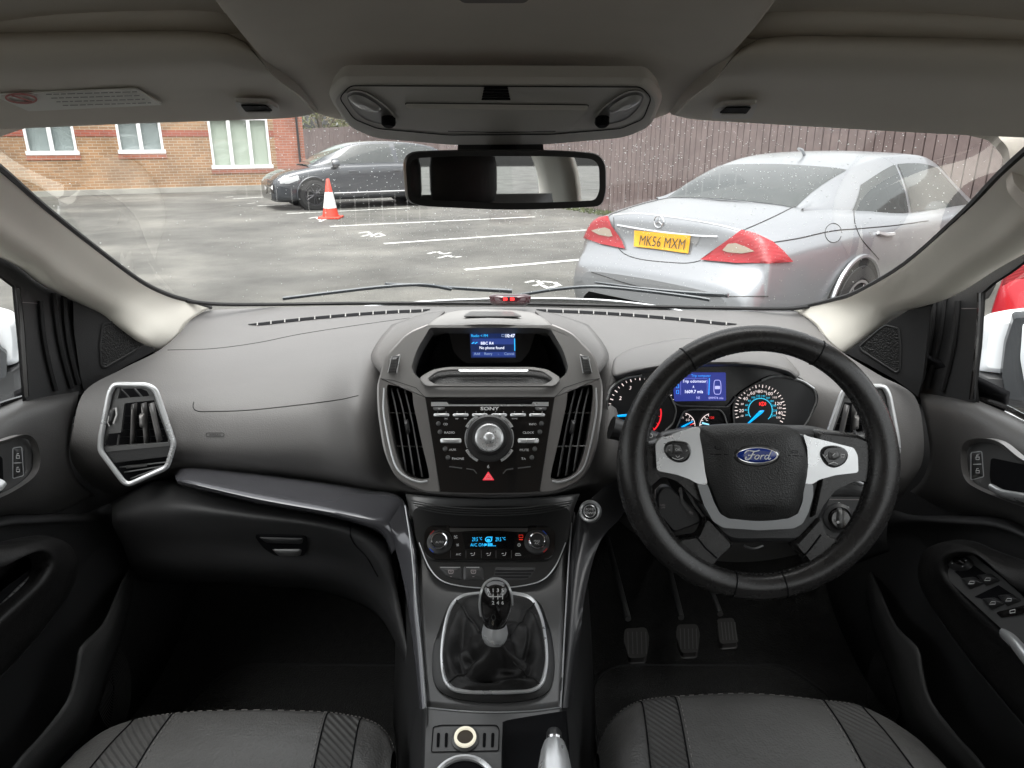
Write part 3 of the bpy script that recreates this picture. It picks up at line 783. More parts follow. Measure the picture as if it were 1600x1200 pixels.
# raindrops; pale opaque colour stands in for sky light they refract
def dropmat():
    m = bpy.data.materials.new('rain_sky_glint'); m.use_nodes = True; b = m.node_tree.nodes['Principled BSDF']
    b.inputs['Base Color'].default_value = (.72, .75, .75, 1); b.inputs['Roughness'].default_value = .3; b.inputs['Transmission Weight'].default_value = 0; b.inputs['Subsurface Weight'].default_value = .0; b.inputs['Sheen Weight'].default_value = .3; b.inputs['IOR'].default_value = 1.33
    b.inputs['Specular IOR Level'].default_value = 1; return m
mb = MB(); random.seed(21); n = 0
while n < 3400:
    cxp = random.gauss(900, 330); cyp = random.uniform(185, 475)
    if cxp < 60 or cxp > 1540: continue
    if cxp < 420 and random.random() < .72: continue
    if cyp > 400 and random.random() < .45: continue
    for _ in range(random.choice((1, 1, 1, 2))):
        px, py = cxp + random.gauss(0, 9), cyp + random.gauss(0, 8)
        r = ray(px, py).normalized(); h = WSB.ray_cast(CAM, r)
        if h[0] is None: continue
        nn = h[1] if h[1].z > 0 else -h[1]; u = nn.orthogonal().normalized(); w = nn.cross(u)
        rr = random.choice((.00045, .0005, .0006, .0007, .0010)) * random.uniform(.75, 1.15); ex = random.uniform(.8, 1.4); o = h[0] + nn * .0006
        k = 6; a0 = random.random() * 6
        rim = [o + (u * math.cos(a0 + i * 6.283 / k) * ex + w * math.sin(a0 + i * 6.283 / k)) * rr for i in range(k)]
        mid = [o + nn * rr * .55 + (u * math.cos(a0 + i * 6.283 / k) * ex + w * math.sin(a0 + i * 6.283 / k)) * rr * .7 for i in range(k)]
        mb.add(rim + mid + [o + nn * rr * .8], [(i, (i + 1) % k, k + (i + 1) % k, k + i) for i in range(k)] + [(k + i, k + (i + 1) % k, 2 * k) for i in range(k)])
        n += 1
tag(mk('raindrops', mb, dropmat(), smooth=180), 'tiny raindrops scattered over the outside of the windscreen', kind='stuff')

# bonnet and scuttle outside
bn = thing('bonnet', 'white bonnet of the car just showing below the windscreen', 'bonnet', Pz(0, 1.9, -.45))
rows = [[PY(250 + 0, 500, 1.52), PY(560, 486, 1.70), PY(780, 484, 1.74), PY(1010, 488, 1.70), PY(1290, 502, 1.52)]]
def bpt(X, Y, z): return Pz(X, Y, z)
bz = -.385
rows = [[bpt(x, y, z) for x, y, z in ((-.80, 1.62, -.50), (-.5, 1.76, -.425), (-.28, 1.80, -.402), (0, 1.82, -.394), (.28, 1.80, -.398), (.5, 1.76, -.430), (.80, 1.62, -.50))],
        [bpt(x, y, z) for x, y, z in ((-.85, 2.0, -.58), (-.5, 2.05, -.49), (-.28, 2.07, -.462), (0, 2.07, -.455), (.28, 2.07, -.456), (.5, 2.05, -.495), (.85, 2.0, -.58))],
        [bpt(x, y, z) for x, y, z in ((-.85, 2.45, -.70), (-.5, 2.6, -.63), (-.28, 2.64, -.61), (0, 2.66, -.60), (.28, 2.64, -.61), (.5, 2.6, -.63), (.85, 2.45, -.70))],
        [bpt(x, y, z) for x, y, z in ((-.8, 2.62, -.86), (-.5, 2.8, -.80), (-.28, 2.84, -.78), (0, 2.86, -.78), (.28, 2.84, -.78), (.5, 2.8, -.80), (.8, 2.62, -.86))]]
mb = MB(); mb.net(rows, 5, 5); mk('panel', mb, M_wpaint, bn, smooth=60, solid=.004)
mb = MB(); mb.net([[bpt(-.72, 1.46, -.52), bpt(-.4, 1.60, -.45), bpt(0, 1.66, -.43), bpt(.4, 1.60, -.45), bpt(.72, 1.46, -.52)],
                   [bpt(-.78, 1.60, -.53), bpt(-.4, 1.76, -.46), bpt(0, 1.80, -.44), bpt(.4, 1.76, -.46), bpt(.78, 1.60, -.53)]], 4, 2)
mk('scuttle', mb, M_dark, bn, solid=.004)
# front of the car body under the bonnet so the shell is closed
mb = MB(); mb.box((0, 2.35, .52), (1.66, .7, .56)); mk('front_end', mb, M_wpaint, bn, bevel=.08, bseg=4)
M_wip = mat('wiper_hazed_black', (.09, .10, .11), .4)  # black lifted to blue grey to stand in for haze
def wiper(pts, arm, label):
    t = thing('wiper', label, 'windscreen wiper', wsp(*pts[0]) + V((0, .03, 0)), 'windscreen wipers')
    P = [wsp(x, y) + V((0, .012, .012)) for x, y in cr(pts, 6)]
    mb = MB(); mb.tube(P, .0050, 6, flat=.6); mk('blade', mb, M_wip, t)
    P2 = [wsp(x, y) + V((0, .018, .022)) for x, y in cr(arm, 6)]
    mb = MB(); mb.tube(P2, lambda s: .003 + .004 * s, 6, flat=.6); mk('arm', mb, M_wip, t)
wiper([(440, 477), (520, 467), (600, 458), (660, 455), (705, 462)], [(600, 461), (650, 463), (720, 468), (800, 472)], 'thin black wiper blade resting at the passenger side of the windscreen')
wiper([(810, 471), (870, 462), (930, 458), (1000, 464), (1080, 474), (1110, 479)], [(930, 459), (1000, 468), (1080, 476), (1140, 480)], 'black wiper blade resting in front of the silver saloon')

# ---- headliner
hl = thing('headliner', 'grey cloth roof lining with a raised middle between the sun visors', 'roof lining', Pz(0, .3, .1))
cen = [[PY(200, -520, .12), PY(500, -530, .12), PY(775, -535, .12), PY(1060, -530, .12), PY(1400, -520, .12)],
       [PY(290, -160, .30), PY(520, -165, .30), PY(775, -168, .30), PY(1040, -165, .30), PY(1290, -160, .30)],
       [PY(340, -20, .43), PY(540, -26, .43), PY(775, -28, .43), PY(1020, -26, .43), PY(1210, -20, .43)],
       [PY(392, 55, .53), PY(560, 50, .53), PY(775, 48, .53), PY(1000, 50, .53), PY(1158, 55, .53)],
       [PY(445, 120, .64), PY(590, 118, .64), PY(775, 116, .64), PY(970, 118, .64), PY(1100, 120, .64)],
       [PY(478, 165, .73), PY(600, 185, .735), PY(775, 192, .735), PY(960, 185, .735), PY(1062, 165, .73)],
       [PY(505, 180, .80), PY(600, 195, .80), PY(775, 202, .80), PY(960, 195, .80), PY(1038, 180, .80)]]
def rise(p, dz, dx=0): return p + V((dx, .0, dz))
full = []
for r in cen:
    full.append([rise(r[0], .05, -.012)] + [rise(r[0], .012, -.006)] + r + [rise(r[-1], .012, .006)] + [rise(r[-1], .05, .012)])
mb = MB(); mb.net(full, 5, 6); mk('centre_lining', mb, M_head, hl, smooth=180)
# recesses above the visors and roof behind
for s in (-1, 1):
    def X(x): return x * s
    rows = [[Pz(X(.02), -1.9, .11), Pz(X(.35), -1.9, .10), Pz(X(.62), -1.9, .04)],
            [Pz(X(.02), -.4, .125), Pz(X(.35), -.4, .115), Pz(X(.66), -.4, .05)],
            [Pz(X(.04), .18, .118), Pz(X(.38), .18, .108), Pz(X(.70), .18, .045)],
            [Pz(X(.10), .45, .098), Pz(X(.38), .45, .090), Pz(X(.72), .45, .035)],
            [Pz(X(.12), .62, .085), Pz(X(.38), .60, .080), Pz(X(.70), .58, .015)],
            [Pz(X(.12), .82, .055), Pz(X(.38), .80, .05), Pz(X(.66), .76, .0)]]
    mb = MB(); mb.net(rows, 6, 5); mk('side_lining', mb, M_head, hl, smooth=180, solid=.004)
# roof skin above so that no daylight leaks
mb = MB(); mb.net([[Pz(-.74, -2.2, .10), Pz(0, -2.2, .17), Pz(.74, -2.2, .10)], [Pz(-.76, -.5, .14), Pz(0, -.5, .21), Pz(.76, -.5, .14)], [Pz(-.76, .4, .13), Pz(0, .4, .20), Pz(.76, .4, .13)], [Pz(-.72, .84, .045), Pz(0, .94, .085), Pz(.72, .84, .045)]], 4, 4)
mk('roof_skin', mb, M_wpaint, hl, smooth=180, solid=.003)
# header strip where lining meets the glass, with the grey cloth corner by each pillar
for s, c in ((-1, [(-150, 175, .72), (-60, 190, .77), (0, 207, .82), (35, 200, .85), (-20, 225, .80), (-60, 262, .80)]),):
    pass
# grey cloth upper pillar pieces
ucr = [[PY(1640, 150, .60), PY(1640, 200, .62), PY(1640, 330, .72)],
       [PY(1560, 196, .74), PY(1572, 205, .76), PY(1640, 330, .80)],
       [PY(1480, 200, .80), PY(1502, 208, .82), PY(1600, 318, .87)],
       [PY(1520, 203, .84), PY(1546, 218, .84), PY(1588, 325, .88)],
       [PY(1566, 232, .84), PY(1571, 252, .85), PY(1585, 320, .89)]]
uc = [(1440, 190), (1502, 209), (1544, 219), (1566, 243), (1570, 270), (1574, 300), (1600, 330), (1700, 420), (1800, 300), (1800, 90), (1440, 120)]
Pc = Pl(PY(1560, 250, .90), (-.35, -.8, .45))
mb = MB(); mb.dome(Pc, rnd(uc, 8), .02, steps=((0, 0), (.03, .6), (.08, 1))); mk('pillar_cloth', mb, M_head, hl, smooth=60)
ucl = [(60, 196), (30, 203), (2, 213), (-22, 232), (-34, 262), (-30, 290), (-60, 330), (-180, 430), (-260, 300), (-260, 90), (90, 120)]
Pc2 = Pl(PY(0, 230, .90), (.35, -.8, .45))
mb = MB(); mb.dome(Pc2, rnd(ucl, 8), .02, steps=((0, 0), (.03, .6), (.08, 1))); mk('pillar_cloth', mb, M_head, hl, smooth=60)

# ---- sun visors
def visor(label, far, near, rows_px, side):
    t = thing('sun_visor', label, 'sun visor', PY(*rows_px[2][1]), 'sun visors')
    top = dense([[PY(*p) for p in r] for r in rows_px], 5, 5)
    back = [[p + V((0, .012, .022)) for p in r] for r in top]
    # soft closed edge
    mb = MB(); n, m = len(top), len(top[0])
    c = sum((p for r in top for p in r), V((0, 0, 0))) / (n * m)
    edge = lambda P: P
    mb.grid(top); mb.grid([r[::-1] for r in back])
    loop = [top[0][j] for j in range(m)] + [top[i][m - 1] for i in range(1, n)] + [top[n - 1][j] for j in range(m - 2, -1, -1)] + [top[i][0] for i in range(n - 2, 0, -1)]
    loopb = [back[0][j] for j in range(m)] + [back[i][m - 1] for i in range(1, n)] + [back[n - 1][j] for j in range(m - 2, -1, -1)] + [back[i][0] for i in range(n - 2, 0, -1)]
    mid = [(a + b) / 2 + (a - c).normalized() * .006 for a, b in zip(loop, loopb)]
    mb.grid([loop, mid, loopb], cu=True)
    mk('panel', mb, M_visor, t, smooth=60, weld=True)
    return t
vl = visor('left sun visor folded up with a white airbag warning sticker', 0, 0,
   [[(-260, 52, .60), (-120, 50, .60), (60, 48, .60), (200, 47, .60), (300, 47, .60), (350, 52, .595), (385, 66, .60)],
    [(-260, 62, .565), (-120, 62, .565), (60, 60, .565), (200, 57, .565), (305, 57, .565), (360, 66, .575), (400, 84, .59)],
    [(-260, 112, .58), (-120, 111, .58), (60, 108, .58), (200, 102, .58), (330, 100, .58), (395, 108, .60), (432, 122, .62)],
    [(-260, 160, .655), (-120, 158, .655), (60, 153, .655), (200, 146, .655), (340, 142, .655), (430, 145, .665), (470, 150, .675)],
    [(-260, 205, .735), (-120, 202, .735), (60, 196, .735), (200, 190, .735), (350, 185, .735), (452, 181, .735), (494, 174, .735)],
    [(-260, 208, .745), (-120, 205, .745), (60, 198.5, .745), (200, 192, .745), (350, 187, .745), (458, 183, .745), (500, 172, .745)]], -1)
vr = visor('right sun visor folded up above the driver', 0, 0,
   [[(1880, 66, .60), (1720, 62, .60), (1560, 58, .60), (1400, 56, .60), (1240, 55, .60), (1190, 60, .595), (1160, 74, .60)],
    [(1880, 78, .565), (1720, 75, .565), (1560, 72, .565), (1400, 66, .565), (1235, 64, .565), (1178, 74, .575), (1142, 92, .59)],
    [(1880, 128, .58), (1720, 124, .58), (1560, 120, .58), (1400, 112, .58), (1210, 108, .58), (1150, 114, .60), (1112, 128, .62)],
    [(1880, 175, .655), (1720, 172, .655), (1560, 167, .655), (1400, 158, .655), (1200, 150, .655), (1115, 151, .665), (1075, 156, .675)],
    [(1880, 218, .735), (1720, 215, .735), (1560, 210, .735), (1400, 202, .735), (1190, 190, .735), (1092, 184, .735), (1052, 178, .735)],
    [(1880, 221, .745), (1720, 218, .745), (1560, 212, .745), (1400, 204, .745), (1190, 192, .745), (1086, 186, .745), (1046, 176, .745)]], 1)
PV = pl3(PY(60, 153, .655), PY(340, 142, .655), PY(200, 190, .735))
mb = MB(); mb.plate(PV, rnd([(-14, 148), (213, 139), (254, 164), (45, 174)], 3), .0012, .0015); st_ = mk('warning_sticker', mb, mat('sticker_grey', (.80, .80, .76), .5), vl)
mb = MB(); mb.cur = 0
mb.stroke(PV, ell(33, 154, 24, 7, 28, rot=4), 3, .004, closed=True); mb.stroke(PV, [(18, 149), (50, 159)], 2.5, .004)
mk('prohibition_mark', mb, mat('sticker_red', (.42, .10, .09), .5), st_)
mb = MB()
for i, (xa, xb) in enumerate(((72, 214), (74, 218), (76, 226), (80, 236))):
    yy = 146 + i * 6.0; x = xa + i * 6
    while x < xb: 
        wd = random.uniform(5, 13); mb.stroke(PV, [(x, yy - (x - 60) * .03 + 2), (min(x + wd, xb), yy - (x + wd - 60) * .03 + 2)], 1.5, .004); x += wd + 2.5
mk('small_print', mb, mat('sticker_print', (.27, .27, .26), .6), st_)
for t, P0, sx, px in ((vl, PV, 1, 404), (vr, pl3(PY(1560, 167, .655), PY(1200, 150, .655), PY(1400, 202, .735)), -1, 1146)):
    dy = 0 if sx == 1 else 3
    q = lambda dx: px + sx * dx
    mb = MB(); mb.plate(P0, rnd([(q(-36), 160 + dy), (q(16), 162 + dy), (q(30), 170 + dy), (q(32), 182 + dy), (q(-26), 182 + dy)], 3), .004, .003); cl = mk('visor_clip', mb, M_ohc, t, bevel=.001)
    mb = MB(); mb.plate(P0, rnd([(q(-28), 165 + dy), (q(12), 166 + dy), (q(22), 174 + dy), (q(-20), 175 + dy)], 2), .001, .008); mk('clip_slot', mb, M_black, cl)
    mb = MB(); mb.plate(P0, [(q(-16), 176 + dy), (q(18), 176 + dy), (q(18), 179 + dy), (q(-16), 180 + dy)], .002, .008); mk('clip_bar', mb, M_ohc, cl)

# ---- overhead console
oc = thing('overhead_console', 'grey plastic overhead console with two reading lamps and a storage lid', 'overhead console', PY(775, 150, .66))
PO = pl3(PY(560, 125, .615), PY(990, 125, .615), PY(775, 205, .735))
outer = rnd([(532, 119), (1016, 121), (1037, 148), (1020, 190), (982, 206), (860, 217), (700, 218), (580, 207), (541, 190), (511, 144)], 12)
mb = MB(); mb.dome(PO, outer, .006, .012, steps=((0, 0), (.010, .55), (.022, .85), (.04, 1))); sk_ = [PO.at(x, y, .012) for x, y in outer]; ck_ = sum(sk_, V((0, 0, 0))) / len(sk_); mb.grid([[p.lerp(ck_, .02) - PO.n * .009 for p in sk_], sk_], cu=True); mk('bezel', mb, M_ohc, oc, smooth=50)
inn = rnd([(547, 134), (1002, 136), (1018, 153), (1005, 186), (970, 201), (860, 210), (700, 211), (590, 201), (553, 186), (530, 153)], 8)
mb = MB(); mb.stroke(PO, inn, 1.8, .0185, closed=True); mk('panel_gap', mb, M_black, oc)
lid = [(632, 161), (921, 164), (893, 195), (830, 199), (700, 198), (660, 192)]
mb = MB(); mb.dome(PO, rnd(lid, 3), .004, .0178, steps=((0, 0), (.012, .7), (.03, 1))); o = mk('storage_lid', mb, M_ohc, oc)
mb = MB(); mb.stroke(PO, rnd(lid, 4), 1.4, .0188, closed=True); mk('lid_gap', mb, M_black, o)
mb = MB(); mb.stroke(PO, [(700, 205), (780, 207), (868, 205)], 1.2, .0188); mb.stroke(PO, [(768, 211), (784, 211)], 1, .0188); mk('lower_gap', mb, M_black, oc)
gr = thing
mb = MB()
for i in range(5): mb.plate(PO, [(757 - i * .9, 138 + i * 4.2), (793 + i * .9, 138 + i * 4.2), (794 + i * .9, 139.8 + i * 4.2), (756 - i * .9, 139.8 + i * 4.2)], .001, .0182)
mk('microphone_grille', mb, M_black, oc, smooth=0)
for s in (-1, 1):
    q = lambda x: 774 + s * (774 - x)
    rec = [(541, 151), (551, 143), (572, 146), (600, 164), (615, 180), (620, 194), (600, 196), (570, 188), (550, 170)]
    rec = cr([(q(x), y) for x, y in rec], 4, True)
    o0 = mb = MB(); mb.plate(PO, rec, .0012, .0182); rl = mk('reading_lamp', mb, mat('lamp_recess', (.16, .155, .15), .35, var=.1), oc, smooth=0)
    rin = cr([(q(x), y) for x, y in [(545, 153), (554, 148), (570, 152), (590, 164), (596, 172), (580, 170), (560, 164)]], 4, True)
    mb = MB(); mb.dome(PO, rin, .004, .0196); mk('lamp_lens', mb, mat('lamp_lens', (.5, .5, .5), .2, coat=.5), rl)
    mb = MB(); mb.stroke(PO, rec, 2.6, .0200, closed=True); mk('recess_rim', mb, M_ohc, rl)
    o1 = PO.at(q(607), 183, .019); mb = MB(); mb.lathe([(.006, 0), (.006, .006), (.004, .008), (.001, .008)], o1, PO.n, 14); mk('lamp_button', mb, M_black, rl)
mb = MB(); mb.plate(Pl(PY(768, 0, .42), (0, -.1, -1)), rnd([(706, -14), (836, -14), (822, 5), (722, 5)], 8), .006, .001); mk('microphone_dimple', mb, mat('lining_dimple', (.22, .20, .18), .8), hl)

# ---- rear view mirror
rm = thing('rear_view_mirror', 'black framed rear view mirror showing a dark headrest', 'mirror', PY(787, 280, .70))
PM = Pl(PY(787, 280, .66), (.10, -.99, .012))
ho = rnd([(628, 237), (700, 234), (870, 234), (946, 240), (947, 300), (940, 322), (870, 326), (787, 328), (660, 322), (634, 316)], [26, 60, 60, 26, 20, 24, 40, 60, 24, 20], 6)
mb = MB(); mb.dome(PM, ho, .010, 0, steps=((0, 0), (.015, .7), (.03, 1)))
bk = [PM.at(x, y, 0) for x, y in ho]; c0 = sum(bk, V((0, 0, 0))) / len(bk)
mb.grid([bk, [p.lerp(c0, .06) - PM.n * .018 for p in bk], [p.lerp(c0, .3) - PM.n * .032 for p in bk], [p.lerp(c0, .8) - PM.n * .036 for p in bk]], cu=True)
mk('housing', mb, mat('mirror_housing', (.012, .012, .012), .35), rm, smooth=60)
gi = rnd([(637, 247), (700, 243), (870, 243), (937, 248), (938, 298), (931, 314), (870, 317), (787, 319), (665, 313), (643, 308)], [20, 60, 60, 20, 16, 20, 40, 60, 20, 16], 6)
mb = MB(); mb.plate(PM, gi, .001, .0097); mk('mirror_glass', mb, mat('mirror_glass', (.62, .64, .64), .015, metal=1), rm, smooth=0)
mb = MB(); mb.stroke(PM, gi, 2.2, .0108, closed=True); mk('glass_rim', mb, mat('dark_rim', .01, .3), rm)
mb = MB(); mb.plate(Pl(PY(787, 230, .76), (0, -1, .1)), rnd([(718, 214), (845, 214), (849, 242), (716, 242)], 3), .03, 0); mk('sensor_cover', mb, M_dark, rm, bevel=.004)
mb = MB(); mb.tube([PY(787, 205, .80), PY(787, 232, .75), PY(787, 268, .70)], .016, 12); mk('mount', mb, M_black, rm)

# ---- A pillars (cream trim)
def pillar(front, rear, label):
    t = thing('pillar_trim', label, 'windscreen pillar', rear[-1], 'cream windscreen pillar trims')
    rows = []
    for f, r in zip(front, rear):
        side = V((f.x - r.x, 0, 0)).normalized()
        m1 = f.lerp(r, .33) + V((0, -.022, .006)); m2 = f.lerp(r, .7) + V((0, -.016, 0)) + side * .006
        rows.append([f + V((0, .006, .0)) , f, m1, m2, r, r + V((0, .02, 0)) - side * .03])
    mb = MB(); mb.net(rows, 5, 6); mk('trim', mb, M_cream, t, smooth=180, solid=.003)
    mb = MB(); mb.tube([V(p) + V((0, .008, 0)) - V(((f.x - r.x) and (1 if f.x < 0 else -1) * -.001, 0, 0)) for p in cr(front, 5)], .0045, 6); mk('edge_strip', mb, M_rubber, t)
fl = [(-120, 175, .74), (-60, 222, .80), (0, 270, .90), (62, 324, .99), (135, 382, 1.09), (212, 439, 1.21), (256, 461, 1.29), (290, 471, 1.36), (326, 482, 1.42)]
rl_ = [(-170, 300), (-90, 340), (0, 394), (48, 420), (84, 448), (150, 483), (196, 512), (222, 532), (248, 549)]
XR = [-.72] * 9
FL = [PY(*p) for p in fl]; RL = [PX(x, y, -.705) for x, y in rl_]
RL[-1] = PY(248, 549, 1.27); RL[-2] = PY(222, 532, 1.22); RL[-3] = PY(192, 511, 1.20)
pillar(FL, RL, 'cream pillar trim at the left edge of the windscreen')
fr = [(1700, 175, .74), (1640, 212, .79), (1572, 270, .88), (1510, 334, .98), (1420, 413, 1.10), (1345, 457, 1.22), (1305, 470, 1.30), (1272, 478, 1.36), (1240, 484, 1.42)]
rr_ = [(1770, 290), (1690, 335), (1600, 388), (1540, 422), (1470, 466), (1410, 487), (1366, 514), (1342, 533), (1318, 552)]
FR = [PY(*p) for p in fr]; RR = [PX(x, y, .685) for x, y in rr_]
RR[-1] = PY(1318, 552, 1.27); RR[-2] = PY(1342, 533, 1.25); RR[-3] = PY(1370, 512, 1.235)
pillar(FR, RR, 'cream pillar trim at the right edge of the windscreen')

# ---- little parking sensor display on the dash top
pk = thing('parking_sensor_display', 'small black parking sensor display with two red lights on the dash top', 'parking sensor', PY(797, 476, 1.44))
PK = Pl(PY(797, 470, 1.42), (0, -.96, .28))
mb = MB(); mb.dome(PK, rnd([(764, 462), (772, 459.5), (822, 459.5), (830, 462), (828, 474), (820, 478), (774, 478), (766, 474)], 3), .016, -.012); mk('case', mb, mat('maroon_case', (.035, .008, .012), .12, coat=1), pk)
for cx in (789.5, 800.5):
    mb = MB(); mb.plate(PK, rnd([(cx - 3.6, 465), (cx + 3.2, 465), (cx + 3.6, 469.5), (cx - 3.2, 470)], 1.5), .0006, .0042); mk('red_light', mb, M_e_red, pk)
# ================================================================ DASHBOARD
db = thing('dashboard', 'dark grey dashboard moulding spanning the car below the windscreen', 'dashboard', Pz(0, 1.2, -.6))
T = [
 [(304,490,1.385),(340,484,1.44),(400,481,1.48),(470,479,1.50),(540,478,1.52),(620,478,1.53),(680,479,1.53),(765,480,1.53),(850,481,1.53),(920,482,1.53),(1000,484,1.52),(1080,485,1.50),(1150,486,1.47),(1210,487,1.44),(1240,488,1.41),(1266,494,1.375)],
 [(286,514,1.33),(330,512,1.35),(388,507,1.37),(460,498,1.40),(540,491,1.43),(610,486,1.44),(680,483,1.45),(765,482,1.45),(850,483,1.45),(920,486,1.44),(990,491,1.42),(1070,498,1.40),(1151,506,1.37),(1215,514,1.34),(1262,520,1.32),(1290,528,1.30)],
 [(249,547,1.24),(290,543,1.25),(380,538,1.27),(450,530,1.30),(530,522,1.32),(590,516,1.32),(650,515,1.30),(765,515,1.33),(880,515,1.30),(930,518,1.32),(1010,526,1.30),(1090,531,1.28),(1170,536,1.26),(1240,541,1.25),(1290,547,1.24),(1317,551,1.22)],
 [(190,577,1.16),(240,580,1.16),(330,583,1.155),(420,578,1.165),(510,570,1.17),(570,562,1.16),(640,560,1.22),(765,560,1.30),(890,560,1.22),(960,562,1.17),(1020,568,1.195),(1110,572,1.20),(1190,577,1.19),(1260,580,1.175),(1330,580,1.155),(1372,585,1.13)],
 [(132,612,1.08),(190,625,1.08),(290,632,1.085),(400,634,1.09),(500,630,1.09),(565,625,1.06),(640,620,1.18),(765,620,1.28),(890,620,1.18),(955,620,1.10),(1010,622,1.17),(1110,622,1.19),(1200,622,1.18),(1300,622,1.12),(1390,620,1.09),(1428,618,1.065)],
 [(113,676,1.04),(180,685,1.045),(285,690,1.05),(400,692,1.055),(500,692,1.055),(575,692,1.03),(650,690,1.18),(765,690,1.28),(880,690,1.18),(950,690,1.05),(1010,690,1.15),(1110,690,1.17),(1200,690,1.16),(1300,690,1.10),(1400,690,1.05),(1443,680,1.035)],
 [(110,712,1.04),(180,722,1.045),(280,722,1.055),(400,726,1.06),(500,735,1.06),(590,745,1.03),(660,750,1.18),(765,756,1.24),(870,750,1.18),(940,745,1.04),(1010,750,1.12),(1110,760,1.14),(1200,760,1.13),(1300,755,1.08),(1395,745,1.04),(1440,725,1.04)],
 [(122,738,1.06),(190,752,1.07),(280,738,1.09),(400,742,1.10),(500,752,1.10),(605,768,1.06),(670,772,1.10),(765,776,1.12),(860,772,1.10),(930,762,1.08),(1010,800,1.12),(1110,830,1.13),(1200,830,1.12),(1300,800,1.08),(1385,775,1.06),(1421,757,1.06)],
 [(146,762,1.10),(200,775,1.13),(280,750,1.18),(400,760,1.22),(500,770,1.22),(610,785,1.18),(680,790,1.2),(765,790,1.2),(850,790,1.2),(925,785,1.18),(1010,845,1.17),(1110,875,1.18),(1200,875,1.17),(1300,850,1.13),(1370,810,1.10),(1404,782,1.09)]]
rows = [[PY(*p) for p in r] for r in T]
mb = MB(); dd = dense(rows, 7, 7); mb.grid(dd)
pad = mk('top_pad', mb, M_dash, db, smooth=180)
DB = BVHTree.FromPolygons(mb.v, mb.f)
def dhit(px, py, off=.0):
    r = ray(px, py).normalized(); h = DB.ray_cast(CAM, r)
    if h[0] is None: return None
    n = h[1] if h[1].dot(r) < 0 else -h[1]
    return h[0] + n * off
def dline(pts, r, m, name, parent, n=8, off=0):
    P = [dhit(x, y, off) for x, y in cr(pts, n)]; P = [p for p in P if p]; mb = MB(); mb.tube(P, r, 5); return mk(name, mb, m, parent)
M_seam = mat('seam_dark', (.02, .02, .02), .7)  # dark tone for seams, gaps and button print
# black slotted demister grille along the glass
P1 = cr([(388, 507), (460, 498.5), (540, 491), (610, 486), (672, 483.5)], 10); P2 = cr([(838, 483.5), (920, 486.5), (990, 491), (1070, 498), (1151, 506.5)], 10)
for P in (P1, P2):
    L = [dhit(x, y, .001) for x, y in P]; L2 = [dhit(x, y + 4.2 * math.sin(math.pi * min(1, (i + .5) / 4, (len(P) - i - .5) / 4) / 2) + .3, .001) for i, (x, y) in enumerate(P)]
    mb = MB(); mb.grid([L, L2]); g_ = mk('demister_slot', mb, M_black, db, smooth=0)
    for i in range(2, len(L) - 1, 3):
        a, c = L[i], L2[i]; mb = MB(); mb.tube([a + (a - c) * .1, c + (c - a) * .1], .0016, 4); mk('slot_rib', mb, M_dashmatt, g_)
# seams
dline([(262, 547), (330, 545), (400, 536), (470, 522), (560, 508), (640, 497)], .0009, M_seam, 'top_seam', db)
dline([(303, 628), (302, 636), (308, 642), (325, 643), (400, 640), (520, 626), (560, 618)], .0008, M_seam, 'airbag_seam', db, off=.0001)
Pb = Pl(dhit(336, 680), (DB.ray_cast(CAM, ray(336, 680).normalized())[1]))
mb = MB(); mb.stroke(Pb, rnd([(322, 676.5), (350, 676.5), (350, 682.5), (322, 682.5)], 3), .9, .0008, closed=True); mb.text('AIRBAG', Pb, 336, 679.6, 3.4, .0009, sx=1.1); mk('airbag_mark', mb, M_seam, db, smooth=0)

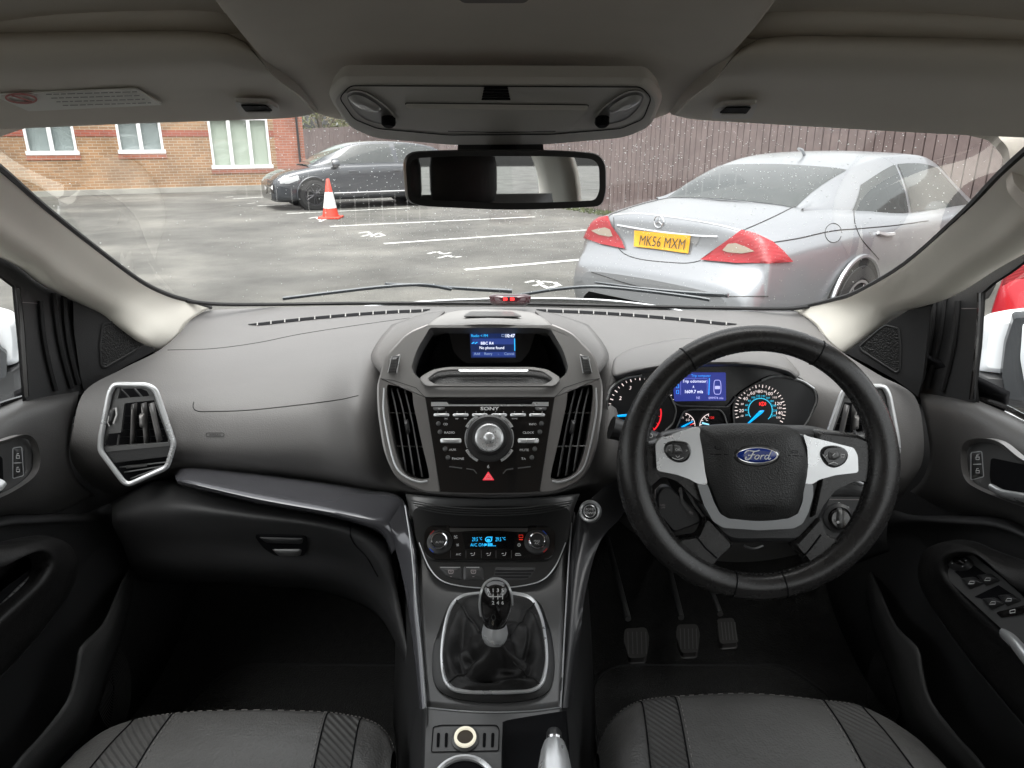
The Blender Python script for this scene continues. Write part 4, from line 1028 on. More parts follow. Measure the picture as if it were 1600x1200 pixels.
# ---- left & right side air vents
def side_vent(s, cx, label):
    """traced on the left one; s=-1 gives the mirrored right one"""
    def q(x, y): return (x, y) if s == 1 else (cx - x, y + RV)
    RV = 3 if s == -1 else 0
    def qq(l): return [q(*p) for p in l]
    P = Pl(PY(*q(212, 680), 1.012), (.12 * s, -.97, .20))
    t = thing('air_vent', label, 'air vent', P.at(*q(212, 760)), 'silver rimmed side air vents')
    o = [(176, 598), (232, 599), (246, 606), (275, 692), (268, 720), (264, 733), (202, 760), (192, 758), (153, 705), (155, 680), (168, 612)]
    out = rnd(qq(o), 7); inn = rnd(qq([(181, 603), (228, 604), (240, 611), (269, 694), (262, 717), (258, 727), (203, 753), (197, 752), (160, 703), (161, 682), (174, 616)]), 5)
    n_ = 130; fo_ = resamp(out, n_); ii_ = resamp(inn, n_); k0 = min(range(n_), key=lambda k: (V(ii_[k]) - V(fo_[0])).length); ii_ = ii_[k0:] + ii_[:k0]; mb = MB(); mb.tube([P.at((a[0] + b_[0]) / 2, (a[1] + b_[1]) / 2, .004) for a, b_ in zip(fo_, ii_)], .0042, 10, closed=True, flat=.8, up=P.n); mk('silver_frame', mb, M_silver, t, smooth=180)
    mb = MB(); mb.plate(P, inn, .003, -.03); mk('back_plate', mb, M_black, t)
    # inner surround with three openings: build as strips
    def strip(pts, h=.006, base=-.006, m=M_con, nm='surround', bv=.001):
        mb = MB(); mb.plate(P, qq(pts), h, base); return mk(nm, mb, m, t, bevel=bv)
    strip([(181, 603), (176, 622), (183, 622), (187, 606)]); strip([(174, 622), (186, 624), (228, 621), (240, 617), (243, 624), (196, 629), (193, 632), (188, 675), (168, 677), (162, 694), (160, 690), (163, 668)])
    strip([(240, 612), (243, 622), (241, 626), (263, 686), (262, 692), (166, 698), (166, 696), (161, 700), (165, 706), (268, 696), (266, 690)])
    strip([(228, 604), (236, 610), (240, 618), (236, 620), (230, 610), (220, 606), (187, 606), (187, 604)])
    strip([(160, 700), (268, 693), (263, 712), (178, 722), (172, 715)], .006, -.007, M_dark)
    # main slats
    for i, (a, b_) in enumerate((((206, 632), (204, 694)), ((221, 631), (226, 693)), ((233, 631), (246, 691)))):
        mb = MB(); pts = [P.at(*q(a[0] + (b_[0] - a[0]) * k / 4, a[1] + (b_[1] - a[1]) * k / 4), -.006) for k in range(5)]
        mb.grid([pts, [p - P.n * .016 + V((.001 * s, 0, 0)) for p in pts]]); sl_ = mk('slat', mb, M_bezel, t, solid=.0020)
        if i == 1:
            mb = MB(); mb.dome(P, rnd(qq([(218, 646), (226, 646), (227, 668), (219, 668)]), 2), .006, -.007); mk('slider', mb, M_bezel, sl_)
    for k in range(4):
        mb = MB(); y = 650 + k * 11; mb.tube([P.at(*q(196 - k * 3, y), -.022), P.at(*q(256, y - 2), -.022)], .0012, 5, flat=.4); mk('rear_slat', mb, M_dark, t)
    for a, b_ in (((188, 607), (202, 621)), ((210, 607), (222, 620))):
        mb = MB(); mb.tube([P.at(*q(*a), -.010), P.at(*q(*b_), -.010)], .0016, 5); mk('upper_slat', mb, M_con, t)
    mb = MB(); mb.tube([P.at(*q(186, 679), -.008), P.at(*q(184, 695), -.008)], .0016, 5); mk('slat', mb, M_con, t)
    mb = MB(); mb.dome(P, rnd(qq([(172, 634), (184, 636), (182, 650), (178, 664), (169, 667), (167, 655)]), 4), .007, -.003); w_ = mk('thumbwheel', mb, M_btn, t)
    mb = MB(); mb.stroke(P, qq([(181, 637), (182, 648), (177, 662)]), 2.4, .0045); mb.stroke(P, qq([(170, 650), (168, 660), (171, 666)]), 1.6, .0045); mk('thumbwheel_chrome', mb, M_chrome, w_)
    for a, b_ in (((181, 722), (262, 712)), ((187, 730), (260, 722)), ((194, 738), (256, 728)), ((204, 748), (254, 729))):
        mb = MB(); mb.tube([P.at(*q(*a), -.012), P.at(*q(*b_), -.012)], .0012, 5); mk('lower_slat', mb, M_con, t)
    mb = MB(); mb.dome(P, rnd(qq([(197, 727), (230, 724), (230, 729), (197, 732)]), 1.5), .004, -.011); mk('lower_slider', mb, M_con, t)
side_vent(1, 0, 'silver rimmed side air vent at the passenger end of the dashboard')
side_vent(-1, 1560, 'silver rimmed side air vent behind the right of the steering wheel')

# ---- centre stack
PS = tilt(765, 680, 1.045, 25)
cs = thing('centre_stack', 'graphite centre stack shell around the radio with two tall air vents', 'centre stack', PS.at(765, 765))
CX = 765.5
mir = lambda pts: [(2 * CX - x, y) for x, y in pts]
outL = cr([(669, 509), (640, 522), (622, 539), (605, 558), (596, 588), (592, 605), (593, 640), (596, 664), (603, 704), (617, 737), (633, 753), (664, 766), (700, 768.5), (CX, 770)], 4)
outF = outL + mir(outL)[::-1][1:]
# lower half: side wings with vents, upper bezel around display recess
def sh(pts, h, base, m, nm, parent, bv=.001, P=PS, smooth=38):
    mb = MB(); mb.plate(P, pts, h, base); return mk(nm, mb, m, parent, bevel=bv, smooth=smooth)
vent_o = [(604.5, 605), (610, 601), (640, 608.5), (644, 613), (646, 631), (651, 655), (658, 688), (670.5, 742), (667, 748), (655, 749), (640, 745), (630, 737), (624, 725), (616, 700), (609, 662), (604.5, 625)]
vent_s = cr(vent_o, 3, True)
for s in (1, -1):
    q = (lambda l: l) if s == 1 else mir
    wingo = cr([(594, 592), (592, 605), (593, 640), (596, 664), (603, 704), (617, 737), (633, 753), (664, 766), (687, 768)], 4) + [(686, 760), (664.5, 621)]
    mb = MB(); mb.ring(PS, q(wingo), q(vent_s), .05, -.05, 140); mk('wing', mb, M_bezel, cs, smooth=30, bevel=.0012)
    mb = MB(); mb.stroke(PS, q(vent_s), 2.2, .0006, closed=True); 
    rim = [(600, 606), (599, 640), (603, 668), (610, 702), (619, 730), (634, 745), (654, 753), (668, 752)]
    mb = MB(); mb.tube([PS.at(x, y, .0005) for x, y in cr(q(rim), 5)], .0015, 6); mk('wing_highlight_trim', mb, M_silp, cs)
    av = thing('air_vent', 'tall slatted air vent on the %s of the radio' % ('left' if s == 1 else 'right'), 'air vent', PS.at(*q([(630, 745)])[0], -.03), 'tall vents beside the radio')
    mb = MB(); mb.plate(PS, q(vent_s), .002, -.048); mk('back_plate', mb, M_black, av)
    for i, (a, m_, c) in enumerate((((611, 605), (621, 650), (635, 736)), ((621, 606.5), (632, 650), (647.5, 743)), ((633, 609.5), (645, 662), (660, 745)))):
        pts = [PS.at(*p, -.006) for p in cr(q([a, m_, c]), 5)]
        mb = MB(); mb.grid([pts, [p - PS.n * .03 + V((-.006 * s, 0, 0)) for p in pts]]); sl_ = mk('slat', mb, M_con, av, solid=.0018)
        if i == 1:
            mb = MB(); mb.dome(PS, rnd(q([(631, 657), (638, 655), (642, 676), (636, 681)]), 2), .010, -.010); mk('slider', mb, M_btn, sl_)
    for k in range(2):
        mb = MB(); y = 645 + k * 52; mb.tube([PS.at(*q([(606 + k * 11, y)])[0], -.02), PS.at(*q([(652 + k * 12, y + 1)])[0], -.02)], .0013, 5); mk('crossbar', mb, M_con, av)
# upper bezel around the display recess
hole = rnd([(672, 512), (650, 548), (642, 577), (650, 588), (668, 599), (863, 599), (881, 588), (889, 577), (881, 548), (859, 512)], [3, 20, 10, 6, 10, 10, 6, 10, 20, 3])
upo = cr([(669, 508), (640, 521), (622, 538), (605, 558), (596.5, 582), (594.5, 591)], 4); upo = upo + [(664, 620), (867, 620)] + mir(upo)[::-1]
mb = MB(); mb.ring(PS, upo, hole, .05, -.05, 160); mk('display_surround', mb, M_dashmatt, cs, smooth=30, bevel=.0014)
mb = MB(); mb.stroke(PS, [(594, 591.5), (615, 594.5), (650, 606), (664, 620.5), (867, 620.5), (881, 606), (916, 594.5), (937, 591.5)], .9, .0006); mb.stroke(PS, [(664.5, 620), (688, 766)], .9, .0006); mb.stroke(PS, [(866.5, 620), (843, 766)], .9, .0006); mk('panel_gap', mb, M_seam, cs)
mb = MB(); mb.tube([PS.at(x, y, -.02) for x, y in outF], .003, 6); mk('outer_edge', mb, M_bezel, cs)
mb = MB()
# recess tub
h0 = [PS.at(x, y, -.002) for x, y in hole]; h1 = [PS.at(x, y, -.05) for x, y in hole]
c_ = PS.at(765, 545, -.15)
h2 = [c_ + (p - PS.at(765, 550, -.05)) * .82 for p in h1]
mb.grid([h0, h1, h2], cu=True); mb.poly(h2); mk('display_recess', mb, M_navy, cs, smooth=30)
# tray ledge in the recess
tr = rnd([(654, 590), (676, 577), (700, 573), (832, 573), (856, 577), (877, 590), (868, 603), (664, 603)], 6)
tin = rnd([(667, 592), (684, 580), (702, 577.5), (829, 577.5), (848, 580), (865, 592), (850, 601), (682, 601)], 5)
PT = Pl(PS.at(765, 600, .0), (0, -.55, .83))
mb = MB(); mb.ring(PT, tr, tin, .004, 0, 120); mk('tray_rim', mb, M_dashmatt, cs, bevel=.001)
mb = MB(); mb.plate(PT, tin, .002, -.010); mk('tray_floor', mb, mat('tray_mat', (.07, .07, .07), .6, bump=[('grain', 500, .6, .001)]), cs)
mb = MB(); mb.plate(PT, rnd([(716, 577.5), (826, 577.5), (824, 580.5), (718, 580.5)], 1), .002, .004); mk('tray_lit_edge', mb, M_silp, cs)  # silver strip paints in the light caught by the tray's top edge
# hood over the display
hr = [[PY(700, 489, 1.42), PY(730, 485, 1.43), PY(765, 484, 1.43), PY(800, 485, 1.43), PY(831, 489, 1.42)],
      [PY(686, 496, 1.28), PY(723, 491, 1.29), PY(765, 490, 1.29), PY(808, 491, 1.29), PY(846, 496, 1.28)],
      [PY(673, 505, 1.13), PY(715, 500, 1.14), PY(765, 498, 1.14), PY(816, 500, 1.14), PY(858, 505, 1.13)],
      [PY(669, 511, 1.065), PY(712, 506, 1.05), PY(765, 504, 1.045), PY(819, 506, 1.05), PY(862, 511, 1.065)],
      [PY(670, 517, 1.06), PY(713, 510, 1.042), PY(765, 508, 1.036), PY(818, 510, 1.042), PY(861, 517, 1.06)],
      [PY(676, 526, 1.11), PY(715, 514, 1.10), PY(765, 511.5, 1.10), PY(816, 514, 1.10), PY(855, 526, 1.11)]]
mb = MB(); mb.net(hr, 6, 5); mk('display_hood', mb, M_dashmatt, cs, smooth=45, solid=.003)
# curved fairing from the hood down to the bezel edge
for s in (1, -1):
    q = (lambda l: l) if s == 1 else (lambda l: [(2 * CX - x, y, Y) for x, y, Y in l])
    fr_ = [[PY(*p) for p in q(r)] for r in ([(695, 487, 1.42), (664, 491, 1.36), (612, 508, 1.30)], [(684, 497, 1.27), (650, 506, 1.22), (590, 535, 1.20)], [(672, 508, 1.10), (636, 524, 1.085), (580, 560, 1.13)], [(669, 512, 1.055), (622, 540, 1.045), (596, 585, 1.02)])]
    mb = MB(); mb.net(fr_, 5, 5); mk('side_fairing', mb, M_dash, cs, smooth=180, solid=.002)
Ph = pl3(PY(723, 491, 1.29), PY(808, 491, 1.29), PY(765, 498, 1.14))
mb = MB(); mb.plate(Ph, rnd([(735, 486.5), (799, 486.5), (815, 493.5), (724, 493.5)], 1.5), .0015, .0035); mk('sensor_panel', mb, M_con, cs)
# scroll wheels and pods
for s in (1, -1):
    q = (lambda l: l) if s == 1 else mir
    mb = MB(); mb.dome(PS, rnd(q([(608, 560), (626, 552), (621, 585), (606, 584)]), 4), .003, 0); w_ = mk('scroll_wheel', mb, M_bezel, cs)
    mb = MB(); mb.dome(PS, rnd(q([(611, 557), (625, 555), (620, 583), (606, 583)]), 3), .007, .001); wk = mk('scroll_barrel', mb, M_btn, w_)
    mb = MB()
    for k in range(9): mb.stroke(PS, q([(611 - k * .45, 562 + k * 2.4), (622 - k * .45, 562 + k * 2.4)]), 1, .0084)
    mk('barrel_ribs', mb, M_con, w_)
    mb = MB(); mb.stroke(PS, q([(625, 555), (620, 583)]), 1.8, .0082); mb.stroke(PS, q([(612, 557), (606, 582)]), 1, .0082); mk('barrel_chrome', mb, M_silver, w_)

# ---- display unit
ds = thing('infotainment_display', 'small blue radio display in the dark recess above the radio', 'display', PS.at(770, 560, -.10))
PDs = tilt(770, 540, 1.125, 14)
mb = MB(); mb.plate(PDs, rnd([(700, 512), (838, 512), (826, 550), (812, 566), (726, 566), (710, 550)], 6), .012, -.012); mk('screen_housing', mb, mat('screen_gloss', (.006, .006, .008), .12), ds, bevel=.001)
mb = MB(); mb.plate(PDs, rnd([(734, 520), (805, 520), (806, 559), (736, 559)], 1), .0006, .0006); scn = mk('screen', mb, M_e_navy, ds, smooth=0)
mb = MB(); mb.plate(PDs, [(738, 529), (803, 529), (803, 538), (738, 538)], .0002, .0012); mb.plate(PDs, [(738, 550), (804, 550), (805, 557), (739, 557)], .0002, .0012); mk('screen_bands', mb, emat('band_blue', (.022, .045, .20), .4), ds, smooth=0)
mb = MB(); mb.text('Radio < FM', PDs, 736, 524.5, 4.3, .0016, 'l', .92); mb.text('◂◂', PDs, 737, 536, 3, .0016, 'l'); mb.stroke(PDs, [(804, 529), (804.3, 548)], 1.4, .0016); mb.stroke(PDs, [(737, 537), (741, 534.5)], 1.2, .0016); mb.stroke(PDs, [(742, 537), (746, 534.5)], 1.2, .0016)
mk('screen_text_blue', mb, emat('text_blue', (.03, .45, .95), .5), scn, smooth=0)
mb = MB(); mb.text('10:47', PDs, 804.5, 524.5, 5.2, .0016, 'r', .95, bold=.012); mb.text('BBC R4', PDs, 751, 536.2, 4.4, .0016, 'l', 1); mb.text('No phone found', PDs, 749, 543.3, 4.4, .0016, 'l', .92); mk('screen_text', mb, emat('text_white', (.8, .85, 1), .55), scn, smooth=0)
mb = MB(); mb.text('Add', PDs, 740.5, 552.6, 4, .0016, 'l'); mb.text('Retry', PDs, 756.5, 552.6, 4, .0016, 'l'); mb.text('-', PDs, 779, 552.6, 4, .0016); mb.text('Cancel', PDs, 803.5, 552.6, 4, .0016, 'r'); mb.stroke(PDs, [(784, 522.5), (788, 522.5), (788, 526), (784, 526)], .7, .0016, closed=True); mk('screen_text_dim', mb, emat('text_dim', (.30, .40, .62), .35), scn, smooth=0)

# ---- car stereo
st = thing('car_stereo', 'glossy black car stereo panel with silver buttons and a round silver dial', 'car stereo', PS.at(765, 762))
fp = [(665.5, 621.5), (865.5, 621.5), (842, 767), (820, 768.5), (765, 769.5), (710, 768.5), (689, 767)]
o = sh(fp, .03, -.03, M_gloss, 'faceplate', st)
sh([(674, 625), (857, 625), (857, 630.5), (674, 630.5)], .0004, .0002, M_black, 'disc_slot', st, 0)
mb = MB(); mb.plate(PS, [(674, 632.2), (857, 632.2), (857, 634.2), (674, 634.2)], .001, .0002); mb.plate(PS, [(674, 628.5), (698, 628.5), (701, 632.2), (674, 632.2)], .001, .0002); mb.plate(PS, [(830, 632.2), (833, 628.5), (857, 628.5), (857, 632.2)], .001, .0002); mk('silver_bar', mb, M_silver, st, bevel=.0003)
for s in (1, -1):
    q = (lambda l: l) if s == 1 else mir
    mb = MB(); mb.dome(PS, rnd(q([(676, 636.5), (696, 636.5), (693, 641.5), (678, 641.5)]), 1.5), .0018, .0002); b_ = mk('button', mb, M_con, st)
    mb = MB(); mb.stroke(PS, q([(684.5, 638.8), (688, 638.8)]), 1, .0024); mk('button_mark', mb, M_wht, b_)
for x in (677.5, 707.5, 737.5, 767.5, 797.2, 827):
    mb = MB(); mb.dome(PS, rnd([(x, 646), (x + 24.5, 646), (x + 24.5, 651), (x, 651)], 2.4), .002, .0002); mk('preset_button', mb, M_silver, st)
for (x, y, w_) in ((688, 685, 33), (809, 685, 33)):
    mb = MB(); mb.dome(PS, rnd([(x, y), (x + w_, y), (x + w_, y + 7.5), (x, y + 7.5)], 3), .0022, .0002); mk('phone_button', mb, M_silver, st)
for pts in ([(685, 662), (687.5, 675), (695.5, 701.5), (700, 715)],):
    for s in (1, -1):
        for x, y in pts:
            xx = x if s == 1 else 2 * CX - x
            mb = MB(); mb.lathe([(.0036, 0), (.0036, .0012), (.0028, .0026), (.001, .0031)], PS.at(xx, y, .0002), PS.n, 14); mk('round_button', mb, M_con, st)
mb = MB()
for tx, x, y, al, h in (('CD', 692, 662.6, 'l', 3.3), ('RADIO', 694, 675.8, 'l', 3.4), ('AUX', 701.5, 702.6, 'l', 3.4), ('PHONE', 706, 716.6, 'l', 3.6), ('INFO', 838.5, 662.8, 'r', 3.2), ('CLOCK', 834.5, 675.8, 'r', 3.3), ('MUTE', 826.5, 703, 'r', 3.5), ('TA', 821.5, 716.8, 'r', 3.5)):
    mb.text(tx, PS, x, y, h, .0012, al, 1.12)
for i, a in enumerate('1234567890*#'): mb.text(a, PS, 684 + (i // 2) * 30 + (i % 2) * 13, 643.8, 2.3, .0012)
for i, a in enumerate(('', 'ABC', 'DEF', 'GHI', 'JKL', 'MNO', 'PQRS', 'TUV', 'WXYZ', '', '', '')):
    if a: mb.text(a, PS, 684 + (i // 2) * 30 + (i % 2) * 13, 654, 2.1, .0012)
mk('lettering', mb, M_wht, st, smooth=0)
mb = MB(); mb.text('SONY', PS, 765, 638.3, 5.2, .0012, 'c', 1.45, bold=.028); mk('maker_name', mb, M_wht, st, smooth=0)
# dial
dc = (764.5, 685)
def ring_arc(a0, a1, r0, r1): return ell(*dc, r1, r1 * .97, 10, a0, a1) + ell(*dc, r0, r0 * .97, 10, a0, a1)[::-1]
for k, (a0, a1) in enumerate(((28, 62), (118, 152), (208, 242), (298, 332))):
    mb = MB(); mb.plate(PS, ring_arc(a0, a1, 34, 41.5), .002, .0002); b_ = mk('dial_button', mb, M_silver, st, bevel=.0006)
    am = math.radians((a0 + a1) / 2); tx = ('EXIT', 'DISPLAY', 'MENU', 'SOUND')[k]; x, y = dc[0] + 38 * math.cos(am), dc[1] - 37 * math.sin(am)
    mb = MB(); mb.text(tx, PS, x, y, 3.0, .0026, 'c', .95, rot=(-45, 45, -45, 45)[k]); mk('button_lettering', mb, M_seam, b_, smooth=0)
for a0, a1 in ((-24, 24), (156, 204)):
    mb = MB(); mb.plate(PS, ring_arc(a0, a1, 37, 38.6), .0014, .0002); mk('dial_trim', mb, M_silp, st)
fo = PS.at(*dc, .0002); s1 = PS.frame(*dc)[3]
mb = MB(); mb.lathe([(37 * s1, 0), (37 * s1, .002), (34 * s1, .004), (27 * s1, .0035), (25 * s1, .010), (23.5 * s1, .014), (22 * s1, .0145)], fo, PS.n, 48); dl = mk('dial_base', mb, M_btn, st)
d2 = PS.at(dc[0], dc[1] - 1, .0145)
mb = MB(); mb.lathe([(22 * s1, 0), (21.5 * s1, .003), (19.5 * s1, .004), (18 * s1, .0034), (9 * s1, .0028), (8.6 * s1, .0040), (7 * s1, .0056), (3 * s1, .0064), (.0003, .0065)], d2, PS.n, 48); dk = mk('volume_dial', mb, M_silver, st)
PK2 = Pl(d2, PS.n); mb = MB()
mb.text('<', PK2, dc[0] - 13.5, 685, 4, .0046); mb.text('>', PK2, dc[0] + 13, 685, 4, .0046); mb.text('VOL', PK2, dc[0] - 1, 695.5, 3.2, .0046, sx=1.2); mk('dial_marks', mb, M_dim, dk, smooth=0)
for s in (1, -1):
    q = (lambda l: l) if s == 1 else mir
    mb = MB(); mb.stroke(PS, q([(702, 729), (722, 731.5)]), 2, .0016); mk('lower_button_edge', mb, M_con, st); mb = MB(); mb.stroke(PS, q([(729, 732), (740, 734), (745, 740)]), 2, .0016); mk('lower_button_edge', mb, M_con, st)
mb = MB(); mb.text('6', PS, 763, 729, 5, .0014, bold=.02); mk('lock_mark', mb, M_wht, st, smooth=0)
mb = MB(); mb.dome(PS, rnd([(763, 736.5), (772.5, 750.5), (753.5, 750.5)], 1.5), .0025, .0002); hz = mk('hazard_button', mb, mat('hazard_red', (.55, .02, .03), .3, coat=.5, emit=(.6, .03, .05), es=.35), st)
mb = MB(); mb.stroke(PS, [(763, 740.5), (768.5, 748.5), (757.5, 748.5)], .9, .0032, closed=True); mb.stroke(PS, [(763, 743.5), (765.6, 747.2), (760.4, 747.2)], .6, .0032, closed=True); mk('hazard_triangle', mb, M_wht, hz)

# ---- instrument cluster
PC = tilt(1115, 610, 1.165, 16)
ic = thing('instrument_cluster', 'instrument cluster with two dials and a blue trip computer screen', 'instrument cluster', PC.at(1115, 690))
house = rnd([(952, 640), (955, 612), (972, 594), (1000, 584), (1045, 572), (1140, 566), (1215, 572), (1255, 592), (1278, 612), (1279, 628), (1262, 662), (1245, 690), (1180, 720), (1030, 715), (975, 690)], 12)
mb = MB(); mb.plate(PC, house, .05, -.052); mk('housing', mb, mat('cluster_black', (.005, .005, .006), .25), ic)
M_face = mat('dial_face', (.006, .006, .007), .4)
# shaped gauge pods
for nm, pts in (('speedometer', [(1145, 640), (1148, 625), (1160, 612), (1186, 597), (1205, 590), (1222, 589), (1252, 596), (1273, 609), (1276.5, 626), (1264, 655), (1246, 680), (1200, 700), (1150, 690)]),
                ('rev_counter', [(949, 640), (948, 628), (955, 608), (975, 593), (1002, 588), (1030, 600), (1048, 620), (1057, 640), (1052, 662), (1030, 682), (1000, 692), (965, 672)])):
    pp_ = rnd(pts, 7)
    mb = MB(); mb.plate(PC, pp_, .003, -.001); gp = mk(nm, mb, M_face, ic)
    mb = MB(); mb.tube([PC.at(x, y, .003) for x, y in pp_], .0016, 6, closed=True); mk('rim', mb, M_con, gp)
mb = MB(); mb.tube([PC.at(x, y, .0045) for x, y in cr([(1190, 594.5), (1206, 588.5), (1222, 587.5), (1252, 594.5), (1272, 607)], 6)], .0016, 6); mk('bright_edge', mb, M_silver, ic); mb = MB(); mb.tube([PC.at(x, y, .0045) for x, y in cr([(948, 625), (955, 606), (975, 591.5), (1003, 586.5)], 6)], .0016, 6); mk('bright_edge', mb, M_silver, ic)
mb = MB(); mb.tube([PC.at(x, y, .003) for x, y in rnd([(1055, 674), (1068, 643), (1078, 640), (1125, 640), (1132, 648), (1140, 676)], [2, 6, 6, 6, 6, 2])], .0013, 6, closed=True); mk('small_gauge_rim', mb, M_con, ic)
mb = MB(); mb.tube([PC.at(x, y, .003) for x, y in rnd([(1049, 626), (1060, 634), (1138, 636), (1150, 620)], [2, 6, 6, 2])], .0012, 6); mk('screen_lower_rim', mb, M_con, ic)
# trip screen
mb = MB(); mb.plate(PC, rnd([(1050, 582), (1134, 582), (1134.5, 626), (1054, 627)], 2), .002, .0); ts = mk('trip_screen', mb, M_e_blue, ic, smooth=0)
o_ = .0024
mb = MB(); mb.text('Trip odometer', PC, 1066, 595.5, 4.6, o_, 'l', .95); mb.text('A', PC, 1083.5, 604.3, 4, o_, sx=.7); mb.text('1609.7 mls', PC, 1069, 611.8, 5, o_, 'l', .95, bold=.008); mk('screen_text', mb, emat('trip_white', (.75, .78, 1), .5), ts, smooth=0)
mb = MB(); mb.text('8°C', PC, 1060, 587.2, 3.8, o_, 'l'); mb.text('NE', PC, 1088, 621.5, 4, o_, 'l', .8); mb.text('099974 mls', PC, 1107, 621.8, 3.6, o_, 'l', .98)
car_o = rnd([(1116.5, 594), (1125, 594), (1126.5, 600), (1126.5, 612), (1125, 616), (1117, 616), (1115.5, 612), (1115.5, 600)], 2.5)
mb.stroke(PC, car_o, .9, o_, closed=True); mb.plate(PC, rnd([(1117, 603), (1125, 603), (1125, 608), (1117, 608)], 1), .0001, o_); mk('screen_text_lilac', mb, M_e_lil, ts, smooth=0)
mb = MB(); mb.text('Trip computer', PC, 1080, 586.8, 4.0, o_, 'l', .9); mb.stroke(PC, [(1108.5, 591), (1107.5, 617)], 1.6, o_)
for k in range(3): mb.stroke(PC, [(1057, 592 + k * 9), (1060.5, 592 + k * 9), (1060.5, 597 + k * 9), (1057, 597 + k * 9)], 1, o_, closed=True)
mk('screen_text_blue', mb, emat('trip_blue', (.03, .30, .95), .45), ts, smooth=0)
mb = MB(); mb.stroke(PC, [(1063.5, 591), (1063.5, 617)], .6, o_); mb.stroke(PC, [(1105, 593), (1105, 616)], .6, o_); mb.stroke(PC, [(1064, 591.2), (1105, 591.2)], .5, o_); mb.stroke(PC, [(1105, 594), (1105, 599)], 1.4, o_); mk('screen_rules', mb, M_e_lilb, ts, smooth=0)
# speedometer marks: centre (1188, 642); 10 mph at ~200 deg ... 140 at -20
sc_ = (1188, 641); o_ = .0026
def pol(c, r, a, kx=1): return (c[0] + r * kx * math.cos(math.radians(a)), c[1] - r * math.sin(math.radians(a)))
mw, mblu, md_ = MB(), MB(), MB()
for k in range(0, 29):
    a = 197 - k * (217 / 27.0); r0 = 36.5 if k % 2 else 35; mw.stroke(PC, [pol(sc_, r0, a), pol(sc_, 40, a)], .9 if k % 2 else 1.3, o_)
for mph, a in ((20, 181), (40, 142), (60, 114), (80, 90), (100, 62), (120, 21), (140, -8)):
    mw.text(str(mph), PC, *pol(sc_, 29.5, a), 5.0, o_, sx=1.1)
for mph, a in ((10, 197), (30, 161), (50, 128), (70, 102), (90, 76), (110, 42), (130, 7), (150, -22)):
    mw.text(str(mph), PC, *pol(sc_, 30, a), 3.1, o_, sx=1.1)
for k, kk in enumerate(range(20, 260, 20)):
    mblu.text(str(kk), PC, *pol(sc_, 22.8, 199 - k * 20), 3.0, o_, sx=1.05)
mblu.stroke(PC, [pol(sc_, 18.5, a) for a in range(215, -50, -6)], 1.1, o_)
for k in range(33): mblu.stroke(PC, [pol(sc_, 18.5, 205 - k * 7.5), pol(sc_, 20.3, 205 - k * 7.5)], .6, o_)
mk('speed_numerals', mw, M_e_pink, ic, smooth=0); mk('metric_scale', mblu, emat('scale_blue', (.03, .42, .62), .45), ic, smooth=0)
mb = MB(); nd = [(1194.5, 641), (1192, 645), (1170, 662.5), (1165, 664.5), (1168, 661), (1187, 641.5)]; mb.dome(PC, rnd(nd, 1), .002, .004); mk('speed_needle', mb, M_needle, ic)
mb = MB(); mb.stroke(PC, ell(1191.5, 631, 2.9, 2.9, 14), 1, o_, closed=True); mb.stroke(PC, [(1187.2, 628.5), (1186.4, 631), (1187.2, 633.5)], 1, o_); mb.stroke(PC, [(1195.8, 628.5), (1196.6, 631), (1195.8, 633.5)], 1, o_); mb.stroke(PC, [(1191.5, 629.5), (1191.5, 632.6)], .9, o_); mk('brake_warning_light', mb, M_e_red, ic, smooth=0)
# rev counter: centre (1003, 641)
rc = (1003, 642); mw = MB()
for k in range(0, 22):
    a = 192 - k * 8.2; mw.stroke(PC, [pol(rc, 48 if k % 2 == 0 else 49.5, a), pol(rc, 53, a)], 1.5 if k % 2 == 0 else 1.0, o_)
mw.text('1', PC, 959, 643, 5.2, o_, sh=.2, bold=.01); mw.text('2', PC, 969.5, 622, 5.5, o_, sh=.2, bold=.01); mw.text('3', PC, 985, 606, 5.5, o_, sh=.2); mw.text('6', PC, 1017.5, 665.5, 6, o_, sh=.2, bold=.01); mw.text('x1000', PC, 960, 657.5, 2.4, o_); mk('rev_numerals', mw, M_e_pink, ic, smooth=0)
mb = MB(); mb.stroke(PC, [pol((998, 646), 35, a) for a in range(12, -50, -6)], 2.2, o_)
for a in (12, -8, -28, -45): mb.stroke(PC, [pol((998, 646), 31, a), pol((998, 646), 35, a)], .8, o_)
mk('red_line', mb, emat('redline', (.75, .02, .03), .4), ic, smooth=0)
mb = MB(); mb.dome(PC, [(952, 649.6), (1000, 645), (1000, 650), (952, 652)], .002, .003); mk('rev_needle', mb, M_needle, ic)
# small fuel and temperature gauges
mw = MB(); mw.stroke(PC, [pol((1066, 665), 20, a) for a in range(75, -8, -7)], 1, o_); mw.stroke(PC, [pol((1113, 666), 20, a, .98) for a in range(105, 190, 7)], 1, o_)
for a in (70, 50, 30, 10): mw.stroke(PC, [pol((1066, 665), 16.5, a), pol((1066, 665), 20, a)], 1, o_)
for a in (110, 130, 150, 172): mw.stroke(PC, [pol((1113, 666), 16.5, a), pol((1113, 666), 20, a)], 1, o_)
mw.text('1/2', PC, 1074.5, 656, 3.4, o_); mw.text('1/1', PC, 1066, 652.5, 3, o_); mw.text('°C', PC, 1103.5, 655.5, 4, o_); mk('small_gauge_marks', mw, M_e_pink, ic, smooth=0)
mb = MB(); mb.text('120', PC, 1112, 652.5, 3.6, o_, bold=.02); mb.stroke(PC, [(1078, 664), (1086, 661)], 1.6, o_); mk('small_gauge_red', mb, emat('gauge_red', (.6, .02, .02), .4), ic, smooth=0)
